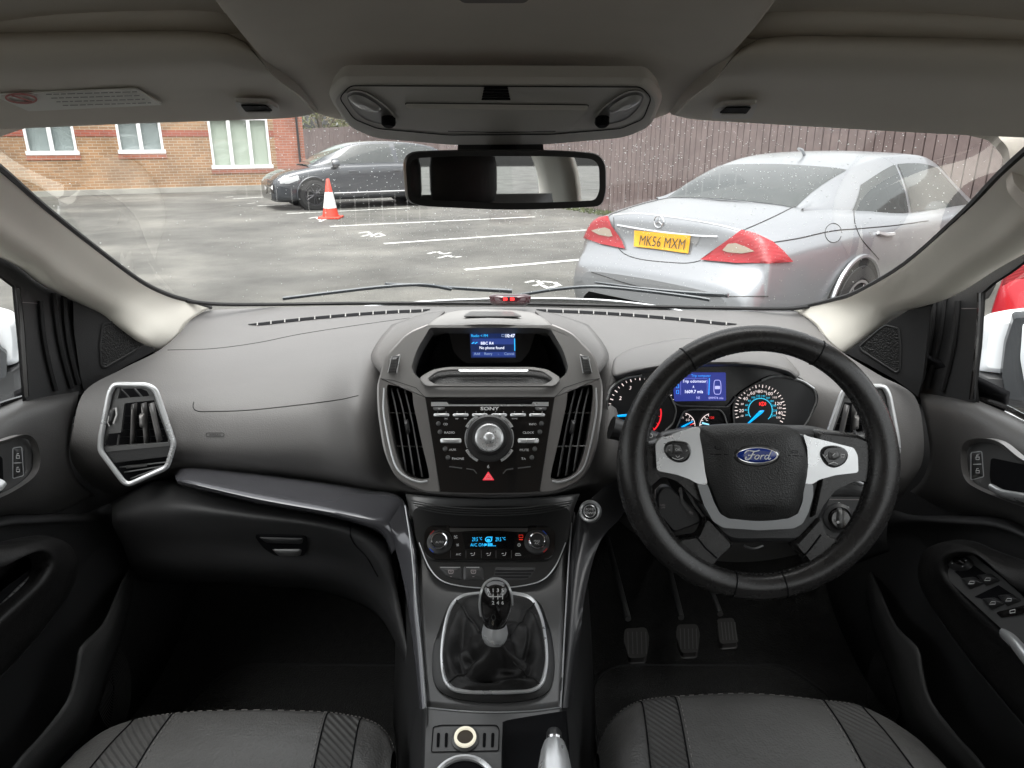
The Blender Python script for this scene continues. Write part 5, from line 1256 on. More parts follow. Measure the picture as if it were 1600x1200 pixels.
mb = MB(); mb.dome(PC, [(1064, 666.5), (1066, 669), (1082, 659.5), (1083.5, 657)], .0015, .003); mk('fuel_needle', mb, M_needle, ic); mb = MB(); mb.dome(PC, [(1097, 659.5), (1097, 662.5), (1108, 664.2), (1108, 662.5)], .0015, .003); mk('temperature_needle', mb, emat('needle_pale', (.25, .6, .8), .5), ic)
# binnacle hood
bh = [[PY(962, 560, 1.175), PY(990, 545, 1.20), PY(1060, 531, 1.235), PY(1120, 530, 1.245), PY(1180, 536, 1.23), PY(1222, 556, 1.195), PY(1246, 580, 1.15)],
      [PY(958, 568, 1.14), PY(990, 556, 1.155), PY(1060, 545, 1.175), PY(1120, 544, 1.18), PY(1180, 549, 1.17), PY(1225, 565, 1.15), PY(1248, 584, 1.12)],
      [PY(956, 582, 1.105), PY(995, 571, 1.095), PY(1060, 561, 1.085), PY(1120, 559, 1.085), PY(1180, 561, 1.09), PY(1228, 573, 1.10), PY(1248, 588, 1.10)],
      [PY(960, 590, 1.095), PY(1000, 579, 1.08), PY(1060, 571, 1.065), PY(1120, 568.5, 1.065), PY(1180, 570, 1.068), PY(1226, 579, 1.08), PY(1244, 590, 1.09)],
      [PY(966, 594, 1.115), PY(1000, 584, 1.13), PY(1060, 575, 1.14), PY(1120, 572.5, 1.14), PY(1180, 574, 1.14), PY(1224, 584, 1.13), PY(1240, 594, 1.11)]]
mb = MB(); mb.net(bh, 6, 6); mk('hood', mb, M_dash, ic, smooth=60, solid=.003)
# ================================================================ LOWER DASH, CONSOLE, WHEEL
# glossy trim strip that runs under the passenger pad and down beside the console
tsn = thing('dash_trim', 'glossy graphite trim strip sweeping below the passenger side of the dashboard down to the console', 'dash trim', PY(450, 780, 1.0))
A = [(273, 744, 1.03), (296, 731, 1.055), (400, 741.5, 1.06), (508, 757, 1.05), (590, 769, 1.03), (626, 780, 1.01), (641, 810, .99)]
B = [(276, 751, .995), (300, 754, .975), (400, 776, .965), (508, 796, .96), (575, 812, .955), (604, 823, .955), (618, 856, .95)]
Cc = [(278, 756, 1.00), (304, 762, .98), (400, 785, .97), (508, 805, .965), (572, 822, .96), (598, 836, .96), (612, 866, .955)]
def L3(a, b, t): return PY(*[a[k] * (1 - t) + b[k] * t for k in range(3)])
rows = [[PY(a[0], a[1] - 3, a[2] + .03) for a in A], [PY(*a) for a in A], [L3(a, b, .5) + V((0, 0, .003)) for a, b in zip(A, B)], [PY(*b) for b in B], [PY(*c) for c in Cc], [PY(c[0] + 2, c[1] + 2, c[2] + .03) for c in Cc]]
mb = MB(); mb.net(rows, 6, 4); mk('strip', mb, M_graph, tsn, smooth=60)
# console side strips
def side_strip(rows_px, nm, parent, m=M_graph):
    mb = MB(); mb.net([[PY(*p) for p in r] for r in rows_px], 3, 6); return mk(nm, mb, m, parent, smooth=60)
side_strip([[(604, 821, .96), (612, 811, .965), (630, 786, .985), (641, 803, .99), (646, 812, 1.01)],
            [(622, 872, .94), (630, 868, .935), (641, 856, .935), (648, 850, .94), (651, 850, .96)],
            [(636, 940, .86), (641, 938, .855), (648, 934, .855), (653, 932, .86), (656, 932, .88)],
            [(647, 1020, .765), (651, 1020, .762), (656, 1018, .762), (660, 1016, .766), (663, 1016, .79)],
            [(656, 1108, .675), (659, 1108, .672), (662, 1107, .672), (667, 1106, .676), (670, 1106, .70)]], 'side_strip', tsn)
mb = MB(); mb.tube([PY(*p) for p in cr([(633, 790, .978), (642, 850, .93), (649.5, 934, .85), (658, 1018, .757), (665, 1106, .668)], 8)], .0011, 5); mk('edge_highlight_trim', mb, M_silp, tsn)

# glovebox and lower passenger dash
gb = thing('glovebox', 'black glovebox with a small latch under the glossy trim strip', 'glovebox', PY(380, 880, 1.02))
T = [[(173, 786, 1.09), (240, 752, 1.10), (290, 757, 1.06), (400, 782, 1.03), (500, 803, 1.02), (565, 822, 1.01), (600, 840, 1.01)],
     [(176, 796, 1.055), (240, 770, 1.05), (300, 772, 1.02), (400, 795, .995), (500, 812, .985), (565, 830, .98), (606, 856, .975)],
     [(176, 808, 1.03), (240, 792, 1.01), (310, 795, .985), (400, 806, .972), (490, 818, .965), (560, 836, .965), (612, 880, .955)],
     [(178, 822, 1.03), (240, 816, 1.005), (320, 816, .985), (400, 822, .975), (480, 828, .97), (556, 848, .965), (618, 910, .945)],
     [(192, 850, 1.04), (260, 850, 1.02), (330, 850, 1.0), (400, 854, .995), (480, 860, .99), (560, 880, .985), (626, 950, .925)],
     [(205, 885, 1.06), (270, 890, 1.04), (340, 892, 1.02), (410, 895, 1.01), (490, 902, 1.005), (575, 930, .99), (636, 1010, .88)],
     [(215, 905, 1.12), (280, 912, 1.12), (345, 912, 1.12), (420, 915, 1.12), (500, 922, 1.12), (590, 960, 1.05), (646, 1060, .84)]]
rows = [[PY(*p) for p in r] for r in T]; mb = MB(); mb.net(rows, 6, 5); mk('lid', mb, M_dark, gb, smooth=180, solid=.003)
gf = MB(); gd = dense(rows, 6, 5); gf.grid(gd); GB = BVHTree.FromPolygons(gf.v, gf.f)
def ghit(px, py, off=0.):
    r = ray(px, py).normalized(); h = GB.ray_cast(CAM, r); n = h[1] if h[1].dot(r) < 0 else -h[1]; return h[0] + n * off, n
mb = MB(); mb.tube([ghit(x, y, .002)[0] for x, y in cr([(546, 818), (548, 835), (556, 850), (575, 870), (592, 900)], 5)], .0012, 5); mk('lid_gap', mb, M_black, gb)
p_, n_ = ghit(440, 852, .004); PGl = Pl(p_, n_)
mb = MB(); mb.plate(PGl, rnd([(398, 837), (478, 839), (476, 868), (430, 868), (412, 856)], 6), .003, 0); la = mk('latch', mb, M_black, gb, bevel=.001)
mb = MB(); mb.dome(PGl, rnd([(424, 858), (472, 858), (470, 868), (436, 868)], 4), .004, .003); mk('latch_catch', mb, M_con, la)
mb = MB(); mb.dome(PGl, rnd([(402, 838), (477, 840), (474, 849), (414, 847)], 3), .004, .002); mk('latch_handle', mb, M_dark, la)

# ---- centre console
cc = thing('centre_console', 'dark centre console between the seats with a round socket and a cup holder', 'centre console', PY(775, 1190, .66))
T = [[(634, 772, 1.03), (700, 778, 1.01), (768, 780, 1.005), (836, 778, 1.01), (906, 772, 1.03)],
     [(640, 800, 1.0), (700, 808, .985), (768, 810, .98), (836, 808, .985), (896, 800, 1.0)],
     [(649, 860, .955), (700, 866, .945), (768, 868, .94), (836, 866, .945), (888, 860, .955)],
     [(654, 920, .895), (700, 925, .89), (768, 926, .885), (836, 925, .89), (883, 920, .895)],
     [(659, 985, .81), (700, 988, .81), (768, 990, .81), (836, 988, .81), (880, 985, .81)],
     [(663, 1045, .745), (700, 1048, .745), (768, 1050, .745), (836, 1048, .745), (878, 1045, .745)],
     [(667, 1104, .69), (710, 1108, .688), (768, 1111, .686), (836, 1110, .688), (876, 1104, .69)]]
rows = [[PY(*p) for p in r] for r in T]; mb = MB(); mb.net(rows, 5, 6); mk('gear_panel', mb, M_con, cc, smooth=180, solid=.002)
T2 = [[(667, 1106, .688), (710, 1110, .686), (768, 1113, .684), (836, 1112, .686), (876, 1106, .688)],
      [(664, 1150, .65), (710, 1152, .65), (768, 1154, .65), (780, 1154, .65), (784, 1154, .65)],
      [(662, 1200, .613), (710, 1200, .613), (768, 1200, .613), (780, 1200, .613), (783, 1200, .613)],
      [(655, 1400, .49), (710, 1400, .49), (768, 1400, .49), (778, 1400, .49), (780, 1400, .49)]]
PCn = pl3(PY(768, 1108, .688), PY(668, 1108, .688), PY(768, 1200, .615))
lo = rnd([(667, 1105), (720, 1110), (770, 1112), (830, 1111), (877, 1106), (872, 1118), (800, 1126), (787, 1142), (784, 1170), (780, 1500), (640, 1500), (664, 1200)], [2, 20, 20, 20, 2, 6, 10, 10, 10, 2, 2, 4])
mb = MB(); mb.plate(PCn, lo, .012, -.012); mk('rear_panel', mb, M_con, cc, bevel=.002)
mb = MB(); mb.tube([PCn.at(x, y, .0008) for x, y in cr([(667, 1105.5), (720, 1111), (770, 1113), (830, 1111), (877, 1105)], 5)], .0008, 5); mk('panel_seam', mb, M_silp, cc)
pn = rnd([(677, 1136), (690, 1133), (776, 1133), (780, 1140), (779, 1173), (674, 1175)], 3)
mb = MB(); mb.stroke(PCn, pn, 1.6, .0008, closed=True); mk('socket_panel_gap', mb, M_black, cc)
for x in (685, 697.5, 757, 770):
    mb = MB(); mb.plate(PCn, rnd([(x - 2.2, 1145), (x + 2.6, 1145), (x + 1.6, 1167), (x - 3, 1167)], 2.2), .0006, .0003); mk('slot', mb, M_black, cc)
so_ = PCn.at(727, 1155, .0); sk = PCn.frame(727, 1155)[3]
mb = MB(); mb.lathe([(22 * sk, 0), (21.5 * sk, .002), (18 * sk, .0035)], so_, PCn.n, 36); sck = mk('power_socket', mb, M_con, cc)
mb = MB(); mb.lathe([(17.5 * sk, .003), (17 * sk, .006), (13 * sk, .0065), (12.5 * sk, .002), (12.5 * sk, -.01)], so_, PCn.n, 36, cap=False); mk('lit_ring', mb, mat('ivory_ring', (.75, .70, .58), .3, emit=(.8, .75, .6), es=.25), sck)
mb = MB(); mb.lathe([(12.6 * sk, .0036), (.0003, .0037)], so_, PCn.n, 30); mk('socket_well', mb, mat('socket_brown', (.045, .03, .015), .4), sck)
cu_ = PCn.at(724, 1232, .0)
mb = MB(); mb.tube([cu_ + PCn.n * .002 + (V((1, 0, 0)) * math.cos(a) + V((1, 0, 0)).cross(PCn.n) * math.sin(a)) * .0345 for a in [i * math.pi / 24 for i in range(48)]], .0036, 8, closed=True); cup = mk('cup_holder_ring', mb, M_silver, cc)
mb = MB(); mb.lathe([(.0345, .001), (.034, .0012), (.033, .0014), (.0005, .0014)], cu_, PCn.n, 40); mk('cup_well', mb, M_black, cup)
# black well beside the handbrake and the console flanks
mb = MB(); mb.net([[PY(786, 1128, .66), PY(800, 1124, .665), PY(876, 1112, .678), PY(884, 1112, .70)], [PY(784, 1200, .60) + V((0, 0, -.02)), PY(800, 1200, .60) + V((0, 0, -.03)), PY(878, 1200, .60) + V((0, 0, -.03)), PY(890, 1200, .62)], [PY(784, 1500, .42) + V((0, 0, -.02)), PY(800, 1500, .42) + V((0, 0, -.03)), PY(878, 1500, .42) + V((0, 0, -.03)), PY(890, 1500, .44)]], 3, 3); mk('brake_well', mb, M_black, cc, solid=.002)
for s, xs_ in ((-1, (640, 649, 656, 664, 668)), (1, (897, 890, 884, 879, 876))):
    top = [PY(xs_[0], 800, 1.0), PY(xs_[1], 865, .945), PY(xs_[2], 950, .85), PY(xs_[3], 1045, .745), PY(xs_[4], 1106, .688), PY(xs_[4] - 6 * (s == -1) + 6 * (s == 1), 1500, .45)]
    fl_ = [V((p.x + s * .055, p.y + .03, H - 1.02)) for p in top]
    mid = [p.lerp(f, .3) + V((s * .01, .0, .0)) for p, f in zip(top, fl_)]
    mb = MB(); mb.net([top, mid, fl_], 5, 3); mk('flank', mb, M_dark, cc, smooth=180, solid=.002)

# driver side strip with the start button
ds2 = thing('start_button_panel', 'dark gloss panel sweeping from the console to the steering column with the round start button', 'dash trim', PY(920, 900, .96))
side_strip([[(898, 812, .985), (903, 800, .985), (920, 782, .99), (950, 757, 1.0), (972, 744, 1.02)],
            [(892, 850, .95), (899, 840, .95), (918, 815, .965), (945, 805, .985), (975, 800, 1.01)],
            [(886, 900, .90), (892, 895, .90), (902, 880, .905), (918, 868, .92), (938, 845, .95)],
            [(882, 970, .83), (887, 968, .828), (893, 962, .828), (903, 955, .835), (914, 930, .85)],
            [(879, 1040, .755), (883, 1040, .752), (888, 1038, .752), (896, 1036, .758), (904, 1030, .78)],
            [(876, 1106, .69), (879, 1106, .687), (882, 1106, .687), (888, 1106, .69), (894, 1106, .71)]], 'panel', ds2, mat('graphite_soft', (.035, .035, .037), .35, metal=.2, coat=.2))
mb = MB(); mb.tube([PY(*p) for p in cr([(893, 817, .975), (889, 870, .925), (885.5, 930, .862), (881.5, 1000, .79), (878.5, 1060, .73), (876, 1106, .684)], 8)], .0010, 5); mk('edge_highlight_trim', mb, M_silp, ds2)
PB_ = Pl(PY(922, 799, .962), (-.25, -.8, .52)); bk_ = PB_.frame(922, 799)[3]
ob = PB_.at(922, 799)
mb = MB(); mb.lathe([(17.5 * bk_, -.004), (17.5 * bk_, .002), (15.5 * bk_, .005), (12.5 * bk_, .0035), (12 * bk_, .001)], ob, PB_.n, 36, cap=False); sb_ = mk('start_button', mb, M_silver, ds2)
mb = MB(); mb.lathe([(12.2 * bk_, .001), (11 * bk_, .0035), (9.6 * bk_, .0045), (.0003, .0045)], ob, PB_.n, 32); mk('button_cap', mb, M_btn, sb_)
mb = MB(); mb.lathe([(9.8 * bk_, .0046), (9.2 * bk_, .005), (8.6 * bk_, .0046)], ob, PB_.n, 32, cap=False); mk('button_ring', mb, M_silver, sb_)
mb = MB(); mb.text('FORD', PB_, 922, 795.5, 3.6, .0052); mb.text('POWER', PB_, 922, 801.5, 4, .0052); mk('button_lettering', mb, M_wht, sb_, smooth=0)

# ---- climate control unit
cl = thing('climate_panel', 'black climate control panel with two knobs and a blue temperature readout', 'climate panel', PY(765, 915, .93))
PCl = pl3(PY(700, 870, .925), PY(830, 870, .925), PY(765, 810, .972))
co = rnd([(646, 800), (655, 793), (880, 793), (890, 800), (886, 842), (868, 885), (846, 908), (806, 917), (765, 919.5), (722, 917), (690, 908), (668, 884), (652, 842)], 9)
mb = MB(); mb.plate(PCl, co, .018, -.016); mk('panel', mb, mat('climate_black', (.014, .014, .014), .4), cl, bevel=.002)
mb = MB(); mb.tube([PCl.at(x, y, .002) for x, y in cr([(655, 848), (670, 885), (690, 907), (722, 916), (765, 919), (808, 916.5), (846, 907), (868, 884), (884, 848)], 6)], .0009, 5); mk('lower_rim', mb, M_silp, cl)
for k in range(4):
    mb = MB(); mb.tube([PCl.at(x, y, .002) for x, y in cr([(642 + k * 3, 782 + k * 4), (700, 792 + k * 3.6), (765, 795 + k * 3.4), (830, 792 + k * 3.6), (895 - k * 3, 782 + k * 4)], 5)], .0010, 5); mk('upper_ridge', mb, M_con if k == 0 else M_dark, cl)
hp_ = rnd([(664, 832), (672, 822), (700, 822), (704, 824), (824, 824), (828, 822), (856, 822), (866, 832), (866, 862), (856, 872), (826, 873), (704, 873), (674, 872), (664, 862)], 8)
mb = MB(); mb.plate(PCl, hp_, .004, .002); mk('control_face', mb, M_gloss, cl, bevel=.001)
mb = MB(); mb.dome(PCl, rnd([(702, 825), (825, 825), (824, 831), (805, 831), (803, 829), (724, 829), (720, 831), (703, 831)], 1), .0015, .006); mk('silver_strip', mb, mat('dim_silver', (.16, .155, .15), .3, metal=.7), cl)
kc = PCl.frame(687, 847)[3]
for x, tx in ((687, ('AUTO',)), (839, ('MAX', 'A/C'))):
    o = PCl.at(x, 847, .006)
    mb = MB(); mb.lathe([(20 * kc, 0), (19 * kc, .003), (15 * kc, .0045)], o, PCl.n, 40); kn = mk('temperature_knob', mb, M_btn, cl)
    mb = MB(); mb.lathe([(14 * kc, .0035), (13.6 * kc, .008), (12.2 * kc, .0098), (10.8 * kc, .0092), (10.4 * kc, .006)], o, PCl.n, 40, cap=False); mk('knob_ring', mb, M_chrome, kn)
    mb = MB(); mb.lathe([(10.7 * kc, .007), (10.4 * kc, .0082), (.0003, .0084)], o, PCl.n, 32); mk('knob_cap', mb, M_btn, kn)
    mb = MB()
    for i, t_ in enumerate(tx): mb.text(t_, PCl, x, 847 + (i - (len(tx) - 1) / 2) * 3.8, 3.2, .0148)
    mk('knob_lettering', mb, M_wht, kn, smooth=0)
    red_, blu = ((x - 12, 832), (x - 13, 860)) if x < 765 else ((x + 13, 860), (x + 12, 832))
    for (cx, cy), c_, nm in ((red_, mat('mark_red', (.45, .02, .02), .4), 'warm_mark'), (blu, mat('mark_blue', (.02, .08, .5), .4), 'cool_mark')):
        sgn = 1 if (cx < x) == (cy > 847) else -1
        mb = MB(); mb.stroke(PCl, [(cx - 3, cy - 3 * sgn), (cx + 3, cy + 3 * sgn)], 1.6, .0105); mk(nm, mb, c_, kn)
mb = MB(); mb.plate(PCl, [(722, 832), (807, 832), (802, 857), (727, 857)], .0006, .006); dp = mk('readout', mb, mat('readout_glass', (.005, .005, .006), .1), cl)
mb = MB()
mb.text('29.5', PCl, 737.5, 842.5, 6.2, .0072, 'l', .62); mb.text('°C', PCl, 748, 841.5, 4.4, .0072, 'l', .8); mb.text('29.5', PCl, 774, 842.5, 6.2, .0072, 'l', .62); mb.text('°C', PCl, 784.5, 841.5, 4.4, .0072, 'l', .8)
mb.text('A/C ON', PCl, 735, 851.2, 5, .0072, 'l', .9)
mb.stroke(PCl, ell(763.5, 843, 5, 4, 14), 1.3, .0072, closed=True); mb.stroke(PCl, [(766, 839), (769, 838.5), (767, 846)], 1.2, .0072); mb.plate(PCl, ell(763, 844, 3, 2.2, 10), .0001, .0072)
mb.plate(PCl, ell(759, 851, 1.8, 1.8, 10), .0001, .0072)
for k in range(5): mb.plate(PCl, [(762 + k * 2.7, 848.8), (764.1 + k * 2.7, 848.8), (764.1 + k * 2.7, 853.4), (762 + k * 2.7, 853.4)] if k < 3 else [(762 + k * 2.7, 852.4), (764.1 + k * 2.7, 852.4), (764.1 + k * 2.7, 853.4), (762 + k * 2.7, 853.4)], .0001, .0072)
mk('readout_digits', mb, emat('readout_blue', (.02, .38, .75), .5), dp, smooth=0)
mb = MB(); mb.stroke(PCl, [(811, 836), (817, 836), (817, 840), (811, 840)], .9, .0066, closed=True); mb.stroke(PCl, [(811, 843), (817, 843)], 1.3, .0066); mk('defrost_light', mb, M_e_dimred, cl, smooth=0)
mb = MB(); mb.stroke(PCl, ell(811, 851.5, 2, 2, 12), .9, .0066, closed=True)
for cx, cy, r_ in ((712, 839, 3), (715, 851.5, 2)):
    for a in range(4): mb.stroke(PCl, [(cx, cy), (cx + r_ * math.cos(a * 1.57 + .4), cy + r_ * math.sin(a * 1.57 + .4)), (cx + r_ * math.cos(a * 1.57 + 1.1), cy + r_ * math.sin(a * 1.57 + 1.1))], .9, .0066)
mb.text('A/C', PCl, 716.5, 866, 3.4, .0066)
for x in (738, 763, 787):
    mb.stroke(PCl, [(x - 3, 865), (x, 864.6)], 1.1, .0066); mb.stroke(PCl, [(x + 3.5, 863), (x + 2.4, 867.5), (x - 1.5, 868)], .9, .0066)
mb.stroke(PCl, [(805, 867.5), (806, 864.8), (812, 864.8), (814, 867.5)], .8, .0066, closed=True); mk('icons', mb, M_wht, cl, smooth=0)
mb = MB()
for x in (704, 728, 752, 775, 799): mb.stroke(PCl, [(x, 860), (x, 872)], .7, .0064)
mk('key_gaps', mb, M_dim if False else M_con, cl, smooth=0)
# lower switch row and air slots
for pts in ([(683, 885), (722, 885), (722, 906), (712, 906), (696, 900)], [(723.5, 885), (752, 885), (756, 890), (757, 907), (723.5, 907)]):
    mb = MB(); mb.dome(PCl, rnd(pts, 3), .003, .0015); b_ = mk('heater_switch', mb, M_btn, cl)
    x0 = pts[0][0] + 5; mb = MB(); mb.stroke(PCl, [(x0, 886.5), (pts[1][0] - 3, 886.5)], 1.1, .0049); mk('switch_line', mb, M_silp, b_)
    cx = (pts[0][0] + pts[1][0]) / 2 + 2; mb = MB(); mb.stroke(PCl, rnd([(cx - 4, 891), (cx + 4, 891), (cx + 3, 896), (cx - 3, 896)], 1), 1, .0049, closed=True); mb.stroke(PCl, [(cx - 1.5, 893.5), (cx + 1.5, 893.5)], 1, .0049); mb.stroke(PCl, [(cx - 1.5, 901), (cx + 1.5, 901)], .8, .0049); mk('switch_mark', mb, M_dim, b_, smooth=0)
mb = MB(); mb.dome(PCl, rnd([(770, 885), (842, 886), (832, 903), (820, 908), (766, 908)], 4), .002, .001); gr_ = mk('sensor_grille', mb, M_dark, cl)
mb = MB()
for k in range(3): mb.stroke(PCl, [(774 - k, 892 + k * 4.8), (834 - k * 4, 892 + k * 4.8)], 1.6, .0038)
mk('grille_slots', mb, M_black, gr_, smooth=0)

# ---- gear lever
gl = thing('gear_lever', 'six speed gear lever with a glossy black knob in a leather gaiter', 'gear lever', PY(775, 1040, .75))
PG = pl3(PY(775, 1090, .706), PY(700, 1090, .706), PY(775, 930, .882))
base = cr([(673, 1050), (674, 1015), (684, 985), (694, 960), (706, 938), (735, 926), (775, 922), (812, 926), (842, 940), (854, 965), (863, 990), (868, 1020), (869, 1050), (862, 1078), (842, 1092), (810, 1098), (772, 1100), (722, 1096), (690, 1085), (677, 1070)], 3, True)
mb = MB(); inb = cr([(698, 1040), (698, 1015), (701, 987), (708, 960), (718, 943), (735, 935), (775, 932), (809, 934.5), (826, 943), (838, 962), (844, 990), (847, 1020), (846, 1042), (840, 1062), (828, 1072), (800, 1076), (772, 1077), (735, 1076), (714, 1072), (703, 1062)], 3, True)
_N = 100; bA, bB = resamp(base, _N), resamp(inb, _N)
_b0 = min(range(_N), key=lambda k: (V(bB[k]) - V(bA[0])).length); bB = bB[_b0:] + bB[:_b0]
mb.grid([[PG.at(*a, -.002) for a in bA], [PG.at(*(V(a).lerp(V(b), .12)), .006) for a, b in zip(bA, bB)], [PG.at(*(V(a).lerp(V(b), .5)), .009) for a, b in zip(bA, bB)], [PG.at(*b, .009) for b in bB], [PG.at(*b, .009) - PG.n * .01 for b in bB]], cu=True); mk('base', mb, mat('gear_base', (.012, .012, .012), .38), gl)
rg = cr([(692, 1040), (691.5, 1015), (695, 985), (702, 956), (713, 938), (732, 930), (775, 927), (812, 929.5), (832, 938), (844, 961), (850, 990), (853, 1020), (852, 1045), (846, 1067), (831, 1078), (800, 1081), (772, 1081.5), (735, 1081), (710, 1077), (697, 1064)], 4, True)
rg3 = [PG.at(x, y, .010) for x, y in rg]
mb = MB(); mb.tube(rg3, .0034, 8, closed=True, flat=.8); mk('silver_ring', mb, M_silver, gl)
kp = PY(774, 1000, .755); kd = (PY(775, 925, .735) - kp); kd.normalize()
kp = PY(773, 996, .735)
top = PY(775, 905, .745)
ax = (top - kp); KL = ax.length; ax.normalize()
# gaiter with folds
rows = []; n = len(rg3); cen_ = sum(rg3, V((0, 0, 0))) / n
col0 = kp - ax * .004
random.seed(5)
for i in range(15):
    s = i / 14
    row = []
    for k in range(n):
        a = 2 * math.pi * k / n; e = rg3[k]; d = (e - cen_)
        rin = V((math.cos(a), 0, 0))
        un = d.normalized(); c_end = col0 + (un - ax * un.dot(ax)).normalized() * .0125
        # path: rises a little off the ring, dips, then climbs to the collar
        base_p = e.lerp(cen_ + un * .016, min(1, s * 1.25) ** .9) if s < .8 else (cen_ + un * .016)
        p = e.lerp(c_end, s)
        dip = -.016 * math.sin(math.pi * s)
        puff = .010 * math.sin(math.pi * min(1, s / .42)) if s < .42 else 0
        fold = math.sin(a * 4 + 5.5 * s + .8) * .0062 * math.sin(math.pi * s) + math.sin(a * 7 - 4 * s + 2) * .0035 * math.sin(math.pi * s) + noise.noise(V((math.cos(a) * 2, math.sin(a) * 2, s * 5))) * .009 * math.sin(math.pi * s)
        p = p + PG.n * (dip + puff + fold) + un * fold * .5
        row.append(p)
    rows.append(row)
mb = MB(); dd = dense(rows, 1, 3); mb.grid(dd, cu=True); mk('gaiter', mb, M_leath, gl, smooth=180)
mb = MB()
for px in ((712, 940, 1), (838, 940, 1), (703, 1068, 1), (843, 1068, 1)):
    k = min(range(n), key=lambda k: (V(rg[k]) - V(px[:2])).length); mb = MB(); mb.tube([rows[i][k] + PG.n * .001 for i in range(0, 11)], .0012, 5); mk('gaiter_seam', mb, M_leath, gl)
mb = MB(); mb.lathe([(.0125, -.006), (.0155, 0), (.0165, .006), (.0155, .012), (.0135, .020), (.0125, .026)], kp, ax, 32); mk('collar', mb, M_silver, gl)
prof = []
for i in range(19):
    t = i / 18; h = .016 + t * (KL - .016)
    r = .0205 * (math.sin(math.pi * (t * .80 + .195)) ** .62) if t < .995 else .0005
    prof.append((max(.0006, r * (1 - .0 * t)), h))
prof = [(.0118, .016), (.0140, .024), (.0170, .036), (.0192, .048), (.0205, .060), (.0205, .070), (.0192, .080), (.0165, .088), (.0120, .094), (.006, .0975), (.0006, .0985)]
ks = KL / .0985; prof = [(r, h * ks) for r, h in prof]
pr2 = [tuple(q) for q in cr(prof, 4)]
mb = MB(); mb.lathe(pr2, kp, ax, 40); kb = mk('knob', mb, M_gloss, gl, smooth=180)
# silver horseshoe around the black face
PK3 = Pl(kp + ax * .06 * ks - V((0, 1, 0)) * .0185 + V((0, 0, .010)), (0, -.88, .47))
KB = BVHTree.FromPolygons(mb.v, mb.f)
def khit(px, py, off):
    r = ray(px, py).normalized(); h = KB.ray_cast(CAM, r)
    if h[0] is None: return None
    n = h[1] if h[1].dot(r) < 0 else -h[1]; return h[0] + n * off
ho_ = [(752.5, 962), (750.5, 945), (752, 928), (758, 913), (767, 906.5), (775, 905), (783, 906.5), (792, 913), (798, 928), (799.5, 945), (797.5, 962)]
P_ = [khit(x, y, .0004) for x, y in cr(ho_, 5)]; P_ = [p for p in P_ if p]
if len(P_) > 4:
    mb = MB(); mb.tube(P_, .0019, 6); mk('knob_trim', mb, M_silver, kb)
class KP:
    n = PK3.n
    def at(s, x, y, off=0):
        p = khit(x, y, off); return p if p else PK3.at(x, y, off)
KPL = KP(); KPL.frame = PK3.frame
def ktext(mb, st_, px, py, hp):
    vs, fs = glyph(st_, 'c', .02); sc = hp / .7
    mb.add([KPL.at(px + x * sc, py - (y - .35) * sc, .0005) for x, y in vs], fs)
mb = MB()
for tx, x in (('R', 763.3), ('1', 770.6), ('3', 777.8), ('5', 785)): ktext(mb, tx, x, 922.5, 5.4)
for tx, x in (('2', 770.6), ('4', 777.8), ('6', 785)): ktext(mb, tx, x, 941.5, 5.4)
def kst(pts, w=1.1): MB.stroke(mb, KPL, [tuple(q) for q in cr(pts, 4)], w, .0005)
kst([(763.5, 928), (763.5, 932)]); kst([(763.5, 932), (785, 932)]); kst([(770.6, 927.5), (770.6, 936.5)]); kst([(777.8, 927.5), (777.8, 936.5)]); kst([(785, 927.5), (785, 936.5)])
mk('shift_pattern', mb, M_wht, kb, smooth=0)

# ---- handbrake
hb = thing('handbrake', 'silver handbrake lever with a black push button beside the driver seat', 'handbrake', PY(868, 1300, .56) - V((0, 0, .04)))
h0 = PY(866, 1162, .605) + V((0, 0, .0)); h1 = PY(870, 1420, .44)
dv = (h1 - h0).normalized()
mb = MB(); mb.tube([h0 + dv * t for t in (0, .01, .03, .07, .12, .2)], lambda s: .0115 + .007 * min(1, s * 2.2), 20); mk('grip', mb, M_silver, hb, smooth=60)
mb = MB(); mb.lathe([(.0085, 0), (.0085, .013), (.007, .016), (.0005, .0165)], h0, -dv, 20); mk('push_button', mb, M_btn, hb)
mb = MB(); mb.lathe([(.0092, 0), (.0095, .003), (.0088, .004)], h0 - dv * .002, -dv, 20, cap=False); mk('button_collar', mb, M_chrome, hb)

# ================================================================ STEERING WHEEL
PW = tilt(1183, 722, .955, 20)
sw = thing('steering_wheel', 'black leather steering wheel with silver spokes and a blue oval badge', 'steering wheel', PW.at(1184, 930))
k_ = PW.frame(1183, 722)[3]
# rim: centre line at 196 px, thicker low at the sides
NR = 120
def rimline(a):  # px centre of the rim tube and radius px
    x = 1184 + 196.5 * math.cos(a); y = 722.5 - 194 * math.sin(a)
    t = abs(((math.degrees(a) + 360) % 360))
    r = 20.5
    for c, w_, g in ((205, 30, 3.5), (335, 30, 3.5), (182, 26, 2), (358, 26, 2)):
        d = min(abs(t - c), 360 - abs(t - c)); r += g * math.exp(-(d / w_) ** 2)
    return x, y, r
rows = []; S = 20
for i in range(NR):
    a = 2 * math.pi * i / NR; x, y, r = rimline(a); o = PW.at(x, y); cdir = (PW.at(1184, 722.5) - o).normalized(); rr = r * k_
    # stitched groove joints
    rows.append([o + cdir * math.cos(q * 2 * math.pi / S) * rr + PW.n * math.sin(q * 2 * math.pi / S) * rr * .92 for q in range(S)])
mb = MB(); mb.grid(rows, cu=True, cv=True); mk('rim', mb, M_leathw, sw, smooth=180)
